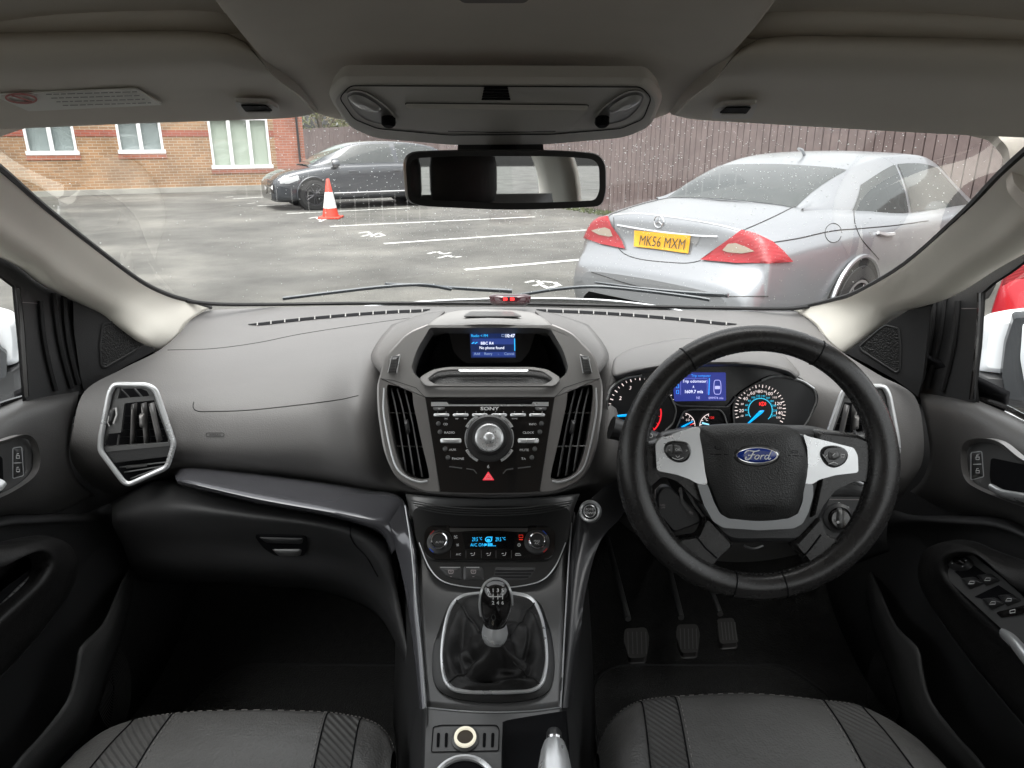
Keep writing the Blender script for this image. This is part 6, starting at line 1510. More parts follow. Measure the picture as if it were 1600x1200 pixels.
for deg in (124, 62, 258.5, 281.5):
    a = math.radians(deg); x, y, r = rimline(a); o = PW.at(x, y); cdir = (PW.at(1184, 722.5) - o).normalized(); rr = r * k_ * 1.012
    mb = MB(); mb.tube([o + cdir * math.cos(q) * rr + PW.n * math.sin(q) * rr * .93 for q in [j * math.pi / 12 - .3 for j in range(15)]], .0009, 5); mk('rim_joint', mb, M_black, sw)
mb = MB()
for i in range(150):
    a = 2 * math.pi * i / 150
    x, y, r = rimline(a); o = PW.at(x, y); cdir = (PW.at(1184, 722.5) - o).normalized(); rr = r * k_; tg = cdir.cross(PW.n)
    p = o + cdir * rr * .985 + PW.n * rr * .18; mb.tube([p - tg * .0014, p + tg * .0014 + PW.n * .001], .0005, 4)
mk('rim_stitching', mb, mat('dark_thread', (.05, .05, .05), .7), sw)
# spokes
PWs = Pl(PW.p - PW.n * .006, PW.n); PWh = Pl(PW.p + PW.n * .006, PW.n)
def pl_(nm, pts, h, base, m, par, r=4, dome=True, bevel=0, P=PW, steps=((0, 0), (.02, .5), (.06, .85), (.13, 1)), smooth=50):
    mb = MB(); pts = rnd(pts, r) if r else pts
    if dome: mb.dome(P, pts, h, base, steps)
    else: mb.plate(P, pts, h, base)
    return mk(nm, mb, m, par, bevel=bevel, smooth=smooth)
pl_('hub', [(1070, 668), (1110, 664), (1260, 664), (1300, 672), (1304, 720), (1286, 790), (1262, 832), (1240, 846), (1125, 846), (1102, 828), (1078, 780), (1064, 720)], .03, -.035, M_dark, sw, 16)
# black lower halves of the side spokes and the bottom spokes
pl_('side_spoke', [(975, 690), (1022, 686), (1032, 674), (1084, 664), (1092, 745), (1108, 800), (1078, 774), (1056, 752), (1028, 742), (1008, 760), (985, 768)], .022, -.020, M_leathw, sw, 8)
pl_('side_spoke', [(1392, 690), (1352, 686), (1330, 676), (1262, 668), (1268, 750), (1254, 812), (1290, 766), (1326, 750), (1346, 752), (1362, 764), (1388, 760)], .022, -.020, M_leathw, sw, 8)
pl_('lower_spoke', [(1100, 800), (1142, 846), (1120, 866), (1092, 900), (1068, 886), (1030, 850), (1052, 838), (1086, 832)], .024, -.022, M_leathw, sw, 7)
pl_('lower_spoke', [(1270, 800), (1228, 846), (1250, 870), (1262, 900), (1300, 886), (1338, 850), (1316, 844), (1280, 830)], .024, -.022, M_leathw, sw, 7)
for pts in ([(1086, 836), (1104, 858), (1120, 872)], [(1283, 836), (1268, 856), (1254, 872)]):
    mb = MB(); mb.tube([PW.at(x, y, .0030) for x, y in pts], .0011, 5); mk('spoke_joint', mb, M_black, sw)
# silver bezel: Y shape; lower loop coloured darker for shade from its tilt
for sil, nm, m_ in (([(1026, 694), (1034, 686), (1092, 668), (1094, 690), (1100, 738), (1104, 756), (1090, 754), (1078, 747), (1058, 740), (1028, 734)], 'silver_spoke_cover', M_silver),
                    ([(1262, 682), (1334, 700), (1340, 712), (1341, 738), (1306, 742), (1280, 749), (1270, 756), (1257, 756), (1263, 730), (1262, 700), (1255, 678)], 'silver_spoke_cover', M_silver),
                    ([(1091, 756), (1104, 757), (1114, 785), (1124, 804), (1138, 812), (1186, 815), (1232, 812), (1248, 804), (1256, 784), (1258, 757), (1269, 757), (1269, 775), (1262, 800), (1253, 817), (1240, 824), (1186, 827), (1130, 823), (1116, 814), (1102, 790)], 'lower_trim_loop', mat('satin_silver_shaded', (.20, .205, .21), .3, metal=.6))):
    mb = MB(); fr_ = [PW.at(x, y, .012) for x, y in rnd(sil, 4)]
    mb.prism(fr_, [p - PW.n * .012 for p in fr_]); mk(nm, mb, m_, sw, bevel=.0028, bseg=3, smooth=50)
# airbag cover
ab = cr([(1091, 672), (1110, 665), (1150, 662), (1190, 662), (1222, 664), (1246, 674), (1256, 692), (1263, 720), (1262, 745), (1254, 780), (1246, 800), (1232, 811), (1186, 816), (1140, 811), (1126, 800), (1112, 768), (1100, 735), (1094, 700)], 4, True)
mb = MB(); c = V((1178, 735)); rows = []
for s_ in (0, .04, .10, .2, .35, .55, .75, .93):
    rows.append([PW.at(*(V(p).lerp(c, s_)), .010) + PW.n * (.016 * (1 - (1 - min(1, s_ * 2.4)) ** 2)) for p in ab])
mb.grid([[p - PW.n * .012 for p in rows[0]]] + rows, cu=True); mb.poly(rows[-1]); mk('airbag_cover', mb, M_leath if False else mat('airbag_skin', (.026, .026, .026), .45, bump=[('grain', 620, .6, .0008)]), sw, smooth=180)
AB = BVHTree.FromPolygons(mb.v, mb.f)
class SP_:
    def __init__(s, bvh, pl): s.b = bvh; s.pl = pl; s.n = pl.n; s.frame = pl.frame
    def at(s, x, y, off=0):
        r = ray(x, y).normalized(); h = s.b.ray_cast(CAM, r)
        if h[0] is None: return s.pl.at(x, y, .02 + off)
        n = h[1] if h[1].dot(r) < 0 else -h[1]; return h[0] + n * off
PA = SP_(AB, PW); PAf = Pl(PA.at(1184, 711), PW.n)
mb = MB(); mb.dome(PAf, ell(1182, 711.5, 38, 18, 48), .0022, -.001, steps=((0, 0), (.06, .8), (.14, 1))); bd = mk('badge_mount', mb, mat('badge_surround', (.05, .05, .05), .25, metal=.5), sw)
mb = MB(); mb.dome(PAf, ell(1183, 711.5, 33.5, 13.2, 48), .0030, .0008, steps=((0, 0), (.03, .8), (.07, 1))); bo_ = mk('badge_rim', mb, M_chrome, bd)
mb = MB(); mb.dome(PAf, ell(1183, 711.5, 31.3, 11.4, 48), .0012, .0036, steps=((0, 0), (.1, .6), (.3, 1))); mk('badge_oval', mb, mat('badge_blue', (.008, .035, .27), .2, coat=.6), bd)
mb = MB(); W_ = lambda pts, w=1.5: mb.stroke(PAf, [tuple(q) for q in cr(pts, 5)], w, .0053)
# flowing script lettering
W_([(1163.5, 708.5), (1166.5, 705), (1172, 704.2), (1180, 705.2), (1187, 703.4)], 1.7)
W_([(1178, 705.5), (1175, 711), (1171.5, 716.5), (1167, 718.2), (1164.5, 716), (1166.5, 713.5)], 2.1)
W_([(1168.5, 711.5), (1174, 711), (1180, 710.4)], 1.3)
W_([(1183.5, 711), (1180.5, 713), (1179.5, 716), (1182, 717.4), (1185, 715.6), (1186, 712.6), (1184, 711), (1187.5, 712.4)], 1.5)
W_([(1190.2, 711), (1188.8, 714.5), (1187.8, 717.6)], 1.6); W_([(1189.5, 713.6), (1192, 711.4), (1194.6, 711.4)], 1.5)
W_([(1201, 711.8), (1198, 711.2), (1195.6, 713.4), (1195.2, 716.4), (1197.4, 717.4), (1200, 715.4)], 1.5)
W_([(1206, 703.6), (1203, 709.5), (1200.6, 715.6), (1201.6, 717.5), (1204.5, 716)], 1.8)
mk('badge_script', mb, mat('badge_white', (.85, .87, .9), .4), bd, smooth=0)
mb = MB(); mb.stroke(PA, [(1110, 709.5), (1124, 710), (1138, 710.5)], 1.1, .0006); mb.stroke(PA, [(1231, 711.5), (1243, 712), (1254, 713)], 1.1, .0006)
mb.stroke(PA, [tuple(q) for q in cr([(1116, 699), (1121, 702), (1127, 701)], 3)], .8, .0006); mb.stroke(PA, [(1117, 697), (1119, 699)], .7, .0006); mb.stroke(PA, rnd([(1237, 704), (1246, 704.6), (1246, 707.8), (1237, 707.2)], 1), .7, .0006, closed=True)
mk('horn_marks', mb, M_black, sw, smooth=0)
PAg = Pl(PA.at(1188, 794), PA.b.ray_cast(CAM, ray(1188, 794).normalized())[1])
mb = MB(); mb.stroke(PAg, rnd([(1166, 789), (1210, 790), (1208.5, 800), (1165.5, 799.5)], 1), .9, .0008, closed=True); mb.text('AIRBAG', PAg, 1187.5, 794.8, 6.2, .0008, sx=1.2); mk('airbag_mark', mb, mat('embossed_dark', (.008, .008, .008), .35), sw, smooth=0)
# button pods
PWb = Pl(PW.p + PW.n * .012, PW.n)
for (cx, cy, side) in ((1058, 706, -1), (1303, 713, 1)):
    rp_ = cr([(cx - 21, cy - 4), (cx - 15, cy - 15), (cx, cy - 17.5), (cx + 16, cy - 14), (cx + 22, cy - 1), (cx + 16, cy + 13), (cx + 2, cy + 17), (cx - 13, cy + 10)], 4, True) if side == -1 else cr([(cx - 22, cy - 3), (cx - 17, cy - 14), (cx, cy - 17), (cx + 17, cy - 12), (cx + 22, cy - 1), (cx + 15, cy + 12), (cx, cy + 18), (cx - 14, cy + 12)], 4, True)
    mb = MB(); mb.dome(PWb, rp_, .004, 0, steps=((0, 0), (.08, .8), (.2, 1))); pd = mk('button_pod', mb, mat('pod_black', (.018, .018, .019), .2, coat=.3), sw)
    if side == -1:
        mb = MB(); mb.dome(PWb, rnd([(cx - 19, cy + 2), (cx - 16, cy - 10), (cx - 7, cy - 12), (cx - 7, cy + 3)], 3), .002, .004); mk('cursor_button', mb, M_con, pd)
        mb = MB(); mb.dome(PWb, rnd([(cx - 5, cy - 12), (cx + 4, cy - 10), (cx + 10, cy + 2), (cx - 5, cy + 3)], 3), .0035, .004); mk('ok_button', mb, M_con, pd)
        mb = MB(); mb.text('OK', PWb, cx + 1, cy - 3.5, 4, .0078); mb.text('<', PWb, cx - 12, cy - 3, 4, .0066); mb.text('>', PWb, cx + 15, cy - 2, 4, .0052)
        mb.stroke(PWb, [(cx - 2, cy + 6), (cx + 1, cy + 9), (cx + 4, cy + 6)], 1, .0052); mb.stroke(PWb, [tuple(q) for q in cr([(cx - 8, cy + 9), (cx + 1, cy + 12), (cx + 10, cy + 9)], 3)], 1, .0052)
    else:
        mb = MB(); mb.dome(PWb, rnd([(cx - 9, cy - 8), (cx + 6, cy - 9), (cx + 10, cy + 1), (cx + 2, cy + 6), (cx - 9, cy + 5)], 3), .0035, .004); mk('voice_button', mb, M_con, pd)
        mb = MB(); mb.stroke(PWb, [(cx - 17, cy - 3), (cx - 14, cy + 2), (cx - 10, cy - 3)], 1, .0052); mb.stroke(PWb, [(cx + 11, cy - 3), (cx + 16, cy - 3), (cx + 16, cy + 1), (cx + 11, cy + 1)], 1, .0052, closed=True)
        mb.stroke(PWb, [(cx - 2, cy - 1), (cx + 2, cy - 5)], 1, .0078); mb.stroke(PWb, [(cx - 8, cy + 12), (cx, cy + 9), (cx + 6, cy + 12)], 1.3, .0052)
    mk('button_marks', mb, M_wht, pd, smooth=0)
# cruise buttons behind the left spoke opening
pl_('cruise_pod', [(1022, 770), (1030, 757), (1042, 756), (1090, 800), (1096, 815), (1078, 822), (1050, 832), (1024, 800)], .012, -.026, M_dark, sw, 6)
mb = MB(); mb.stroke(PWs, [(1063, 762), (1066, 785), (1080, 803)], 4.5, -.006); mb.stroke(PWs, [(1072, 765), (1086, 790), (1100, 808)], 4, -.0058); mk('cruise_buttons', mb, M_btn, sw, smooth=0)
mb = MB(); mb.text('SET+', PWs, 1064, 767, 3, -.005, rot=10); mb.text('RES', PWs, 1080, 801, 3, -.005, rot=-35); mb.text('CAN', PWs, 1035, 789, 2.8, -.005); mb.text('OFF', PWs, 1036, 793, 2.8, -.005); mb.stroke(PWs, [(1023, 785), (1024, 765), (1032, 757)], .8, -.004); mk('cruise_lettering', mb, M_dim, sw, smooth=0)
# column shroud behind the wheel
cs2 = thing('steering_column', 'black steering column shroud behind the wheel with the ignition blank below', 'steering column', PY(1184, 900, .98))
mb = MB(); c0 = PW.at(1184, 745, -.03); mb.tube([c0, c0 - PW.n * .06, c0 - PW.n * .16 + V((0, 0, -.01)), c0 - PW.n * .26 + V((0, 0, -.02))], lambda s: .062 + .02 * s, 24, flat=.8); mk('shroud', mb, M_dark, cs2)
mb = MB(); mb.tube([PY(*p) for p in cr([(1162, 853, .955), (1177, 857.5, .95), (1192, 853, .955)], 4)], .0022, 6); mk('lower_latch', mb, M_con, cs2)
# stalks
stn = thing('column_stalk', 'black wiper and lamp stalk with twist rings right of the steering wheel hub', 'stalk', PY(1300, 690, .98), 'column stalks')
a0, a1 = PY(1240, 700, 1.01), PY(1372, 682, 1.0)
mb = MB(); dv = a1 - a0; mb.tube([a0 + dv * t + V((0, 0, -.004)) for t in (0, .25, .34, .36, .6, .82, .9)], lambda s: (.010 + .008 * min(1, s * 2.2)) if s < .8 else .0165, 16, flat=.85); mk('stalk', mb, M_btn, stn, smooth=50)
for t in (.52, .74, .90):
    mb = MB(); mb.lathe([(.0184, -.0016), (.0190, 0), (.0184, .0016)], a0 + dv * t + V((0, 0, -.004)), dv, 20, cap=False); mk('twist_ring', mb, M_dark, stn)
Pst = Pl(a0 + dv * .5 + V((0, -.019, .006)), (0, -.9, .4))
mb = MB()
for x, y in ((1279, 681), (1287, 673), (1272, 687)): mb.stroke(Pst, ell(x, y, 2.6, 2.2, 10), .8, .001, closed=True)
for x in (1302, 1330): mb.stroke(Pst, [(x - 2, 677), (x + 2, 677)], 1, .001); mb.stroke(Pst, ell(x, 684, 2.4, 2.6, 10), .8, .001, closed=True)
mb.stroke(Pst, [(1312, 676), (1320, 675)], .9, .001); mk('stalk_marks', mb, M_dim, stn, smooth=0)
pl2 = thing('column_stalk', 'black indicator stalk left of the steering wheel hub behind the rim', 'stalk', PY(990, 680, .98), 'column stalks')
b0, b1 = PY(1100, 712, 1.0), PY(955, 668, 1.0); dv = b1 - b0
mb = MB(); mb.tube([b0 + dv * t for t in (0, .3, .6, .8, .95, 1)], lambda s: .012 + .006 * s, 16); mk('stalk', mb, M_btn, pl2)
mb = MB(); Pst2 = Pl(b0 + dv * .62 + V((0, -.018, .004)), (0, -.9, .35)); mb.stroke(Pst2, [(1012, 672), (1016, 676)], 1.4, .001); mb.stroke(Pst2, ell(1017, 681, 2.6, 3, 10), .9, .001, closed=True); mk('stalk_marks', mb, M_wht, pl2, smooth=0)

# ---- headlamp switch panel
hs_ = thing('headlamp_switch', 'round headlamp switch with a small dimmer wheel right of the steering column', 'headlamp switch', PY(1310, 845, 1.0))
PH = Pl(PY(1305, 806, 1.0), (-.12, -.93, .34))
pts = rnd([(1252, 778), (1372, 778), (1380, 785), (1368, 838), (1300, 840), (1262, 836), (1250, 815)], 5)
mb = MB(); mb.plate(PH, pts, .02, -.018); mk('switch_panel', mb, mat('switch_grey', (.045, .046, .047), .45), hs_, bevel=.0015)
mb = MB(); mb.stroke(PH, [(1252, 780), (1374, 781)], 1, .0028); mk('panel_edge', mb, M_dim, hs_, smooth=0)
hk = PH.frame(1309, 810)[3]; oo = PH.at(1310, 809, .002)
mb = MB(); mb.lathe([(24 * hk, 0), (23.5 * hk, .004), (18.5 * hk, .006), (17.5 * hk, .003), (17 * hk, .002)], oo, PH.n, 40); rs = mk('rotary_bezel', mb, M_btn, hs_)
mb = MB(); mb.lathe([(16.5 * hk, .001), (16 * hk, .008), (14 * hk, .012), (.0004, .0122)], oo, PH.n, 40); mk('rotary_knob', mb, M_gloss, rs)
mb = MB(); mb.dome(PH, rnd([(1308, 793), (1315, 793), (1318, 809), (1315, 826), (1308, 826), (1306, 809)], 3), .007, .013); mk('knob_grip', mb, M_con, rs)
o2 = PH.at(1272, 808, .002); mb = MB(); mb.lathe([(9.5 * hk, 0), (9 * hk, .002), (6 * hk, .002)], o2, PH.n, 24); dm = mk('dimmer', mb, M_black, hs_)
mb = MB(); mb.lathe([(5.5 * hk, .001), (5 * hk, .008), (.0004, .009)], o2, PH.n, 20); mk('dimmer_knob', mb, M_con, dm)
mb = MB()
for x, y in ((1257, 795), (1264, 794), (1272, 794.5), (1280, 796)): mb.stroke(PH, [(x, y), (x, y + 2.5)], .9, .0028)
mb.stroke(PH, rnd([(1268, 786), (1274, 786), (1274, 790), (1268, 790)], 1.5), .9, .0028, closed=True)
for x, y in ((1311, 786.5), (1325, 793), (1330, 803), (1309.5, 816)): mb.stroke(PH, ell(x, y, 1.6, 1.6, 8), .9, .0028 if y != 816 else .0215, closed=True)
mb.stroke(PH, ell(1345, 792, 3, 3, 10), .9, .0028, closed=True); mb.stroke(PH, [(1350, 789), (1350, 796)], .9, .0028); mk('switch_marks', mb, M_wht, hs_, smooth=0)
mb = MB(); mb.tube([PY(*p) for p in ((1326, 750, 1.02), (1345, 758, 1.01), (1362, 769, 1.0))], .0022, 6); mk('silver_strip', mb, M_silver, hs_)
mb = MB(); mb.net([[PY(1255, 762, 1.04), PY(1320, 752, 1.03), PY(1395, 772, 1.02)], [PY(1252, 778, 1.025), PY(1320, 776, 1.02), PY(1392, 784, 1.01)], [PY(1256, 842, 1.03), PY(1320, 846, 1.03), PY(1385, 836, 1.02)], [PY(1270, 880, 1.08), PY(1320, 885, 1.08), PY(1390, 860, 1.05)]], 4, 4)
mk('knee_panel', mb, M_dark, hs_, smooth=180, solid=.002)
# ================================================================ DOORS
def quadnet(rows, nu=5, nv=5): 
    mb = MB(); mb.net(rows, nu, nv); return mb
def door(s, label, cx):
    """s=-1 left door (as traced), s=+1 right door; q() mirrors px about cx"""
    q = lambda x, y, X: PX(x, y, X) if s == -1 else PX(cx - x, y + DY, -X)
    DY = 0 if s == -1 else 2
    t = thing('door_card', label, 'car door', Pz(s * .76, .6, -1.0), 'front doors seen from inside')
    # upper soft pad
    rows = [[q(-420, 905, -.775), q(-200, 752, -.77), (q(-60, 668, -.765)), q(20, 630, -.76), q(62, 617, -.757), q(124, 609, -.75)],
            [q(-420, 925, -.745), q(-200, 768, -.74), (q(-60, 684, -.735)), q(20, 645, -.725), q(66, 631, -.722), q(121, 622, -.722)],
            [q(-420, 965, -.728), q(-200, 812, -.724), (q(-60, 724, -.718)), q(18, 682, -.712), q(68, 668, -.710), q(111, 664, -.712)],
            [q(-420, 1015, -.722), q(-200, 858, -.718), (q(-60, 778, -.712)), q(10, 742, -.708), q(70, 728, -.708), q(106, 712, -.712)],
            [q(-420, 1050, -.735), q(-200, 900, -.730), (q(-60, 820, -.722)), q(0, 790, -.718), q(78, 775, -.716), q(120, 750, -.716)],
            [q(-420, 1068, -.765), q(-200, 918, -.76), (q(-60, 835, -.75)), q(0, 808, -.742), q(80, 803, -.735), q(150, 775, -.725)]]
    mb = quadnet(rows); mk('upper_pad', mb, M_door, t, smooth=180, solid=.003)
    bv = MB(); bv.grid(dense(rows, 5, 5)); UB = BVHTree.FromPolygons(bv.v, bv.f)
    # light ledge line and dark lower panel
    rows = [[q(-420, 1062, -.745), q(-200, 914, -.745), q(-60, 832, -.74), q(0, 808, -.735), q(60, 805, -.73), q(130, 802, -.725), q(168, 788, -.72), q(215, 780, -.72)],
            [q(-420, 1080, -.715), q(-200, 930, -.715), q(-60, 846, -.712), q(0, 820, -.71), q(60, 815, -.71), q(134, 811, -.71), q(174, 812, -.71), q(222, 830, -.72)],
            [q(-420, 1100, -.725), q(-200, 950, -.725), q(-60, 868, -.722), q(0, 838, -.72), q(60, 830, -.72), q(136, 830, -.72), q(180, 850, -.72), q(226, 880, -.73)],
            [q(-420, 1260, -.74), q(-200, 1110, -.74), q(-60, 1010, -.735), q(0, 960, -.73), q(60, 925, -.73), q(130, 905, -.73), q(185, 900, -.73), q(226, 930, -.73)],
            [q(-420, 1500, -.75), q(-200, 1330, -.75), q(-60, 1190, -.745), q(0, 1120, -.74), q(50, 1050, -.74), q(110, 990, -.735), q(176, 960, -.735), q(215, 980, -.735)],
            [q(-420, 1700, -.75), q(-200, 1560, -.75), q(-60, 1420, -.745), q(0, 1330, -.74), q(40, 1230, -.74), q(90, 1130, -.735), q(160, 1060, -.735), q(200, 1040, -.735)]]
    mb = quadnet(rows, 4, 4); mk('lower_panel', mb, M_dark, t, smooth=180, solid=.003)
    # storage pocket edge and kick area
    rows = [[q(202, 885, -.72), q(206, 885, -.73), q(212, 890, -.74)],
            [q(186, 918, -.685), q(196, 926, -.68), q(204, 936, -.70)],
            [q(160, 975, -.668), q(176, 985, -.66), q(188, 1000, -.69)],
            [q(126, 1010, -.662), q(150, 1040, -.655), q(166, 1060, -.68)],
            [q(118, 1045, -.66), q(138, 1085, -.652), q(152, 1110, -.68)],
            [q(104, 1095, -.66), q(118, 1130, -.652), q(132, 1150, -.68)],
            [q(62, 1150, -.66), q(78, 1172, -.652), q(92, 1190, -.68)],
            [q(30, 1185, -.66), q(42, 1215, -.652), q(50, 1240, -.68)],
            [q(-40, 1280, -.66), q(-30, 1310, -.652), q(-20, 1330, -.68)]]
    mb = quadnet(rows, 4, 3); mk('pocket_edge', mb, mat('pocket_grey', (.045, .045, .045), .5, bump=grain), t, smooth=180, solid=.003)
    rows = [[q(206, 890, -.735), q(240, 905, -.74), q(260, 930, -.74)], [q(190, 1000, -.73), q(235, 1010, -.74), q(262, 1030, -.74)], [q(150, 1110, -.72), q(215, 1120, -.74), q(258, 1130, -.74)], [q(60, 1230, -.72), q(170, 1230, -.74), q(250, 1230, -.74)], [q(-40, 1400, -.72), q(80, 1400, -.74), q(200, 1400, -.74)]]
    mb = quadnet(rows, 3, 3); mk('pocket', mb, M_black, t, smooth=180, solid=.003)
    PSp = Pl(q(178, 1075, -.705), (-s, -.1, .15))
    cxs = 178 if s == -1 else cx - 178
    mb = MB()
    for r_ in range(4, 44, 3):
        mb.stroke(PSp, ell(cxs, 1075 + DY, r_ * .62, r_ * 1.5, 26), .9, .002 if s else 0, closed=True)
    mk('speaker_grille', mb, M_con, t, smooth=0)
    # armrest
    P1 = [(-420, 1010), (-200, 905), (-60, 860), (0, 848), (45, 840), (78, 846), (102, 862), (112, 885), (111, 905), (98, 940), (70, 978), (40, 1010), (0, 1055), (-60, 1120), (-200, 1290), (-420, 1560)]
    if s == -1:
        OUT = [(-420, 1000), (-200, 905), (-60, 862), (0, 848), (40, 840), (72, 838), (98, 850), (111, 873), (112, 895), (101, 930), (70, 978), (36, 1020), (0, 1057), (-60, 1125), (-200, 1300), (-420, 1560)]
        MID = [(-420, 1020), (-200, 920), (-60, 876), (0, 866), (40, 855), (66, 851), (86, 858), (96, 875), (95, 895), (82, 918), (48, 954), (14, 990), (-30, 1030), (-90, 1090), (-230, 1240), (-440, 1480)]
        INN = [(-420, 1040), (-200, 940), (-60, 894), (0, 888), (34, 872), (58, 862), (74, 864), (82, 876), (78, 892), (62, 914), (28, 946), (-8, 978), (-50, 1015), (-110, 1070), (-245, 1210), (-450, 1440)]
    else:
        o_ = lambda l: [(cx - x, y - DY) for x, y in l]
        OUT = o_([(2020, 1010), (1800, 930), (1660, 892), (1600, 876), (1560, 862), (1520, 846), (1485, 846), (1455, 858), (1443, 885), (1444, 915), (1460, 950), (1500, 1010), (1560, 1085), (1620, 1155), (1760, 1320), (1990, 1560)])
        MID = o_([(2020, 1025), (1800, 946), (1660, 908), (1600, 898), (1562, 882), (1524, 858), (1490, 856), (1466, 868), (1458, 888), (1462, 908), (1482, 936), (1526, 984), (1566, 1024), (1640, 1095), (1790, 1250), (2000, 1480)])
        INN = o_([(2020, 1040), (1800, 965), (1660, 930), (1600, 925), (1566, 902), (1528, 868), (1496, 864), (1476, 872), (1471, 888), (1478, 905), (1500, 930), (1544, 972), (1570, 995), (1650, 1072), (1800, 1215), (2005, 1440)])
    XO, XM, XI = -.715, -.655, -.645
    R0 = [q(x, y, XO) for x, y in OUT]; R1 = [q(x, y, XM) for x, y in MID]; R2 = [q(x, y, XI) for x, y in INN]
    mid0 = [a.lerp(b, .45) + V((s * -.016, 0, .002)) for a, b in zip(R0, R1)]
    R3 = [p + V((s * .03, 0, -.004)) for p in R2]
    mb = MB(); mb.net([R0, mid0, R1, R2, R3], 4, 4); mk('armrest', mb, M_leath, t, smooth=180)
    mb = MB(); mb.tube([V(p) + V((-s * .002, 0, 0)) for p in cr(R0, 4)], .0014, 5); mk('armrest_seam', mb, M_btn, t)
    # door pull handle area
    rec = [(-60, 705), (0, 690), (32, 680), (50, 682), (60, 698), (63, 722), (56, 742), (34, 760), (0, 778), (-60, 800)] if s == -1 else [(cx - x, y - DY) for x, y in [(1660, 742), (1600, 720), (1560, 690), (1525, 685), (1505, 694), (1501, 720), (1507, 748), (1524, 762), (1560, 778), (1600, 792), (1660, 808)]]
    PD_ = pl3(q(20, 700, -.695), q(-60, 720, -.69), q(20, 760, -.695))
    f = (lambda l: l) if s == -1 else (lambda l: [(cx - x, y + DY) for x, y in l])
    rr_ = cr(f(rec), 4, True); 
    ctr = V((sum(p[0] for p in rr_) / len(rr_), sum(p[1] for p in rr_) / len(rr_)))
    rin = [tuple(V(p).lerp(ctr, .12)) for p in rr_]
    mb = MB(); mb.ring(PD_, rr_, rin, .010, -.006, 80, hin=.002); hh = mk('handle_surround', mb, M_bezel, t, bevel=.001)
    mb = MB(); mb.plate(PD_, rin, .004, -.012); mk('surround_plate', mb, M_con, hh)
    bx = (17, 699, 37, 748) if s == -1 else (cx - 1520, 704, cx - 1537, 748)
    x0, x1 = sorted((bx[0], bx[2]))
    lk = rnd(f([(bx[0] + 3, bx[1] + 1), (bx[2] - (3 if s == -1 else -3), bx[1] - 1), (bx[2], bx[3] - 5), (bx[0] + 3, bx[3])]), 3)
    mb = MB(); mb.dome(PD_, lk, .006, -.008); lb = mk('lock_button', mb, M_btn, t); mb = MB(); mb.stroke(PD_, lk, 1.5, .0002, closed=True); mk('button_rim', mb, M_silp, lb)
    cxx = f([((bx[0] + bx[2]) / 2 + 1, 0)])[0][0]
    mb = MB()
    for yy in (712, 733): mb.stroke(PD_, [(cxx - 2.5, yy + DY), (cxx + 2.5, yy + DY), (cxx + 2.5, yy + 4 + DY), (cxx - 2.5, yy + 4 + DY)], 1.1, .001, closed=True); mb.stroke(PD_, [(cxx - 1.5, yy - 1 + DY), (cxx - 1.5, yy - 3 + DY), (cxx + 1.6, yy - 3 + DY)], .9, .001)
    mb.stroke(PD_, [(cxx - 7, 723.5 + DY), (cxx + 6, 723 + DY)], .9, .001); mk('lock_marks', mb, M_wht, lb, smooth=0)
    if s == -1:
        dk_ = f([(-40, 712), (0, 712), (4, 716), (6, 760), (2, 770), (-40, 780)]); hs0 = [(-60, 772), (-30, 768), (-8, 762), (2, 753)]
    else:
        dk_ = [(1548, 715), (1620, 730), (1620, 780), (1590, 782), (1552, 768), (1546, 745)]; hs0 = f([(cx - 1640, 784), (cx - 1600, 776), (cx - 1570, 770), (cx - 1551, 760)])
    mb = MB(); mb.plate(PD_, rnd(dk_, 6), .0006, -.0078); mk('handle_recess', mb, M_black, t)
    mb = MB(); mb.tube([PD_.at(x, y, .004) for x, y in cr(hs0, 5)], lambda k: .0095 - .002 * k, 14, flat=.6); mk('pull_handle', mb, M_silver, t)
    # window frame: black inner frame with cut-out, follows the pillar
    Xf = -.742
    PF = Pl(q(60, 500, Xf), (-s, 0, 0))
    fr = [(116, 466), (122, 500), (133, 612), (60, 625), (43, 624), (41, 600), (36, 540), (30, 480), (27, 447), (10, 434), (-10, 420), (-60, 386), (-130, 340), (-130, 312), (-60, 352), (0, 388), (50, 418), (84, 444)]
    if s == 1: fr = [(cx - x, y) for x, y in [(1452, 478), (1446, 500), (1428, 618), (1500, 622), (1522, 626), (1520, 600), (1527, 540), (1531, 480), (1532, 456), (1550, 440), (1575, 424), (1625, 386), (1700, 335), (1700, 300), (1640, 348), (1600, 377), (1545, 410), (1475, 452)]]
    mb = MB(); mb.plate(PF, f([(x, y - (0 if s == -1 else DY)) for x, y in fr]), .006, -.002); mk('window_frame', mb, M_dark, t, bevel=.003)
    for a_, c_, w_ in (((64, 470), (88, 610), 5), ((84, 458), (112, 606), 4), ((100, 462), (122, 600), 3)):
        mb = MB(); pts = [((a_[0] + (c_[0] - a_[0]) * k / 4 + math.sin(k / 4 * 3.14) * -5), a_[1] + (c_[1] - a_[1]) * k / 4) for k in range(5)]
        if s == 1: pts = [(cx - (x * -1 + 1560 - 0), y + 4) for x, y in pts]; pts = [(cx - (1560 - (cx - px_)), y) if False else (px_, y) for px_, y in pts]
        pts = f(pts) if s == -1 else [(1560 - p[0], p[1]) for p in [((a_[0] + (c_[0] - a_[0]) * k / 4 + math.sin(k / 4 * 3.14) * -5), a_[1] + (c_[1] - a_[1]) * k / 4) for k in range(5)]]
        mb.tube([PF.at(x, y, .008) for x, y in cr(pts, 4)], .0045, 6); mk('weather_seal', mb, M_rubber, t)
    sq = [(29, 472), (60, 474)] if s == -1 else [(1502, 482), (1529, 482)]
    mb = MB(); mb.stroke(PF, sq, .8, .0045); mk('frame_joint', mb, M_dim, t, smooth=0)
    eg = [(28, 450), (33, 490), (37, 540), (42, 620)] if s == -1 else [(1530, 458), (1529, 500), (1524, 560), (1517, 624)]
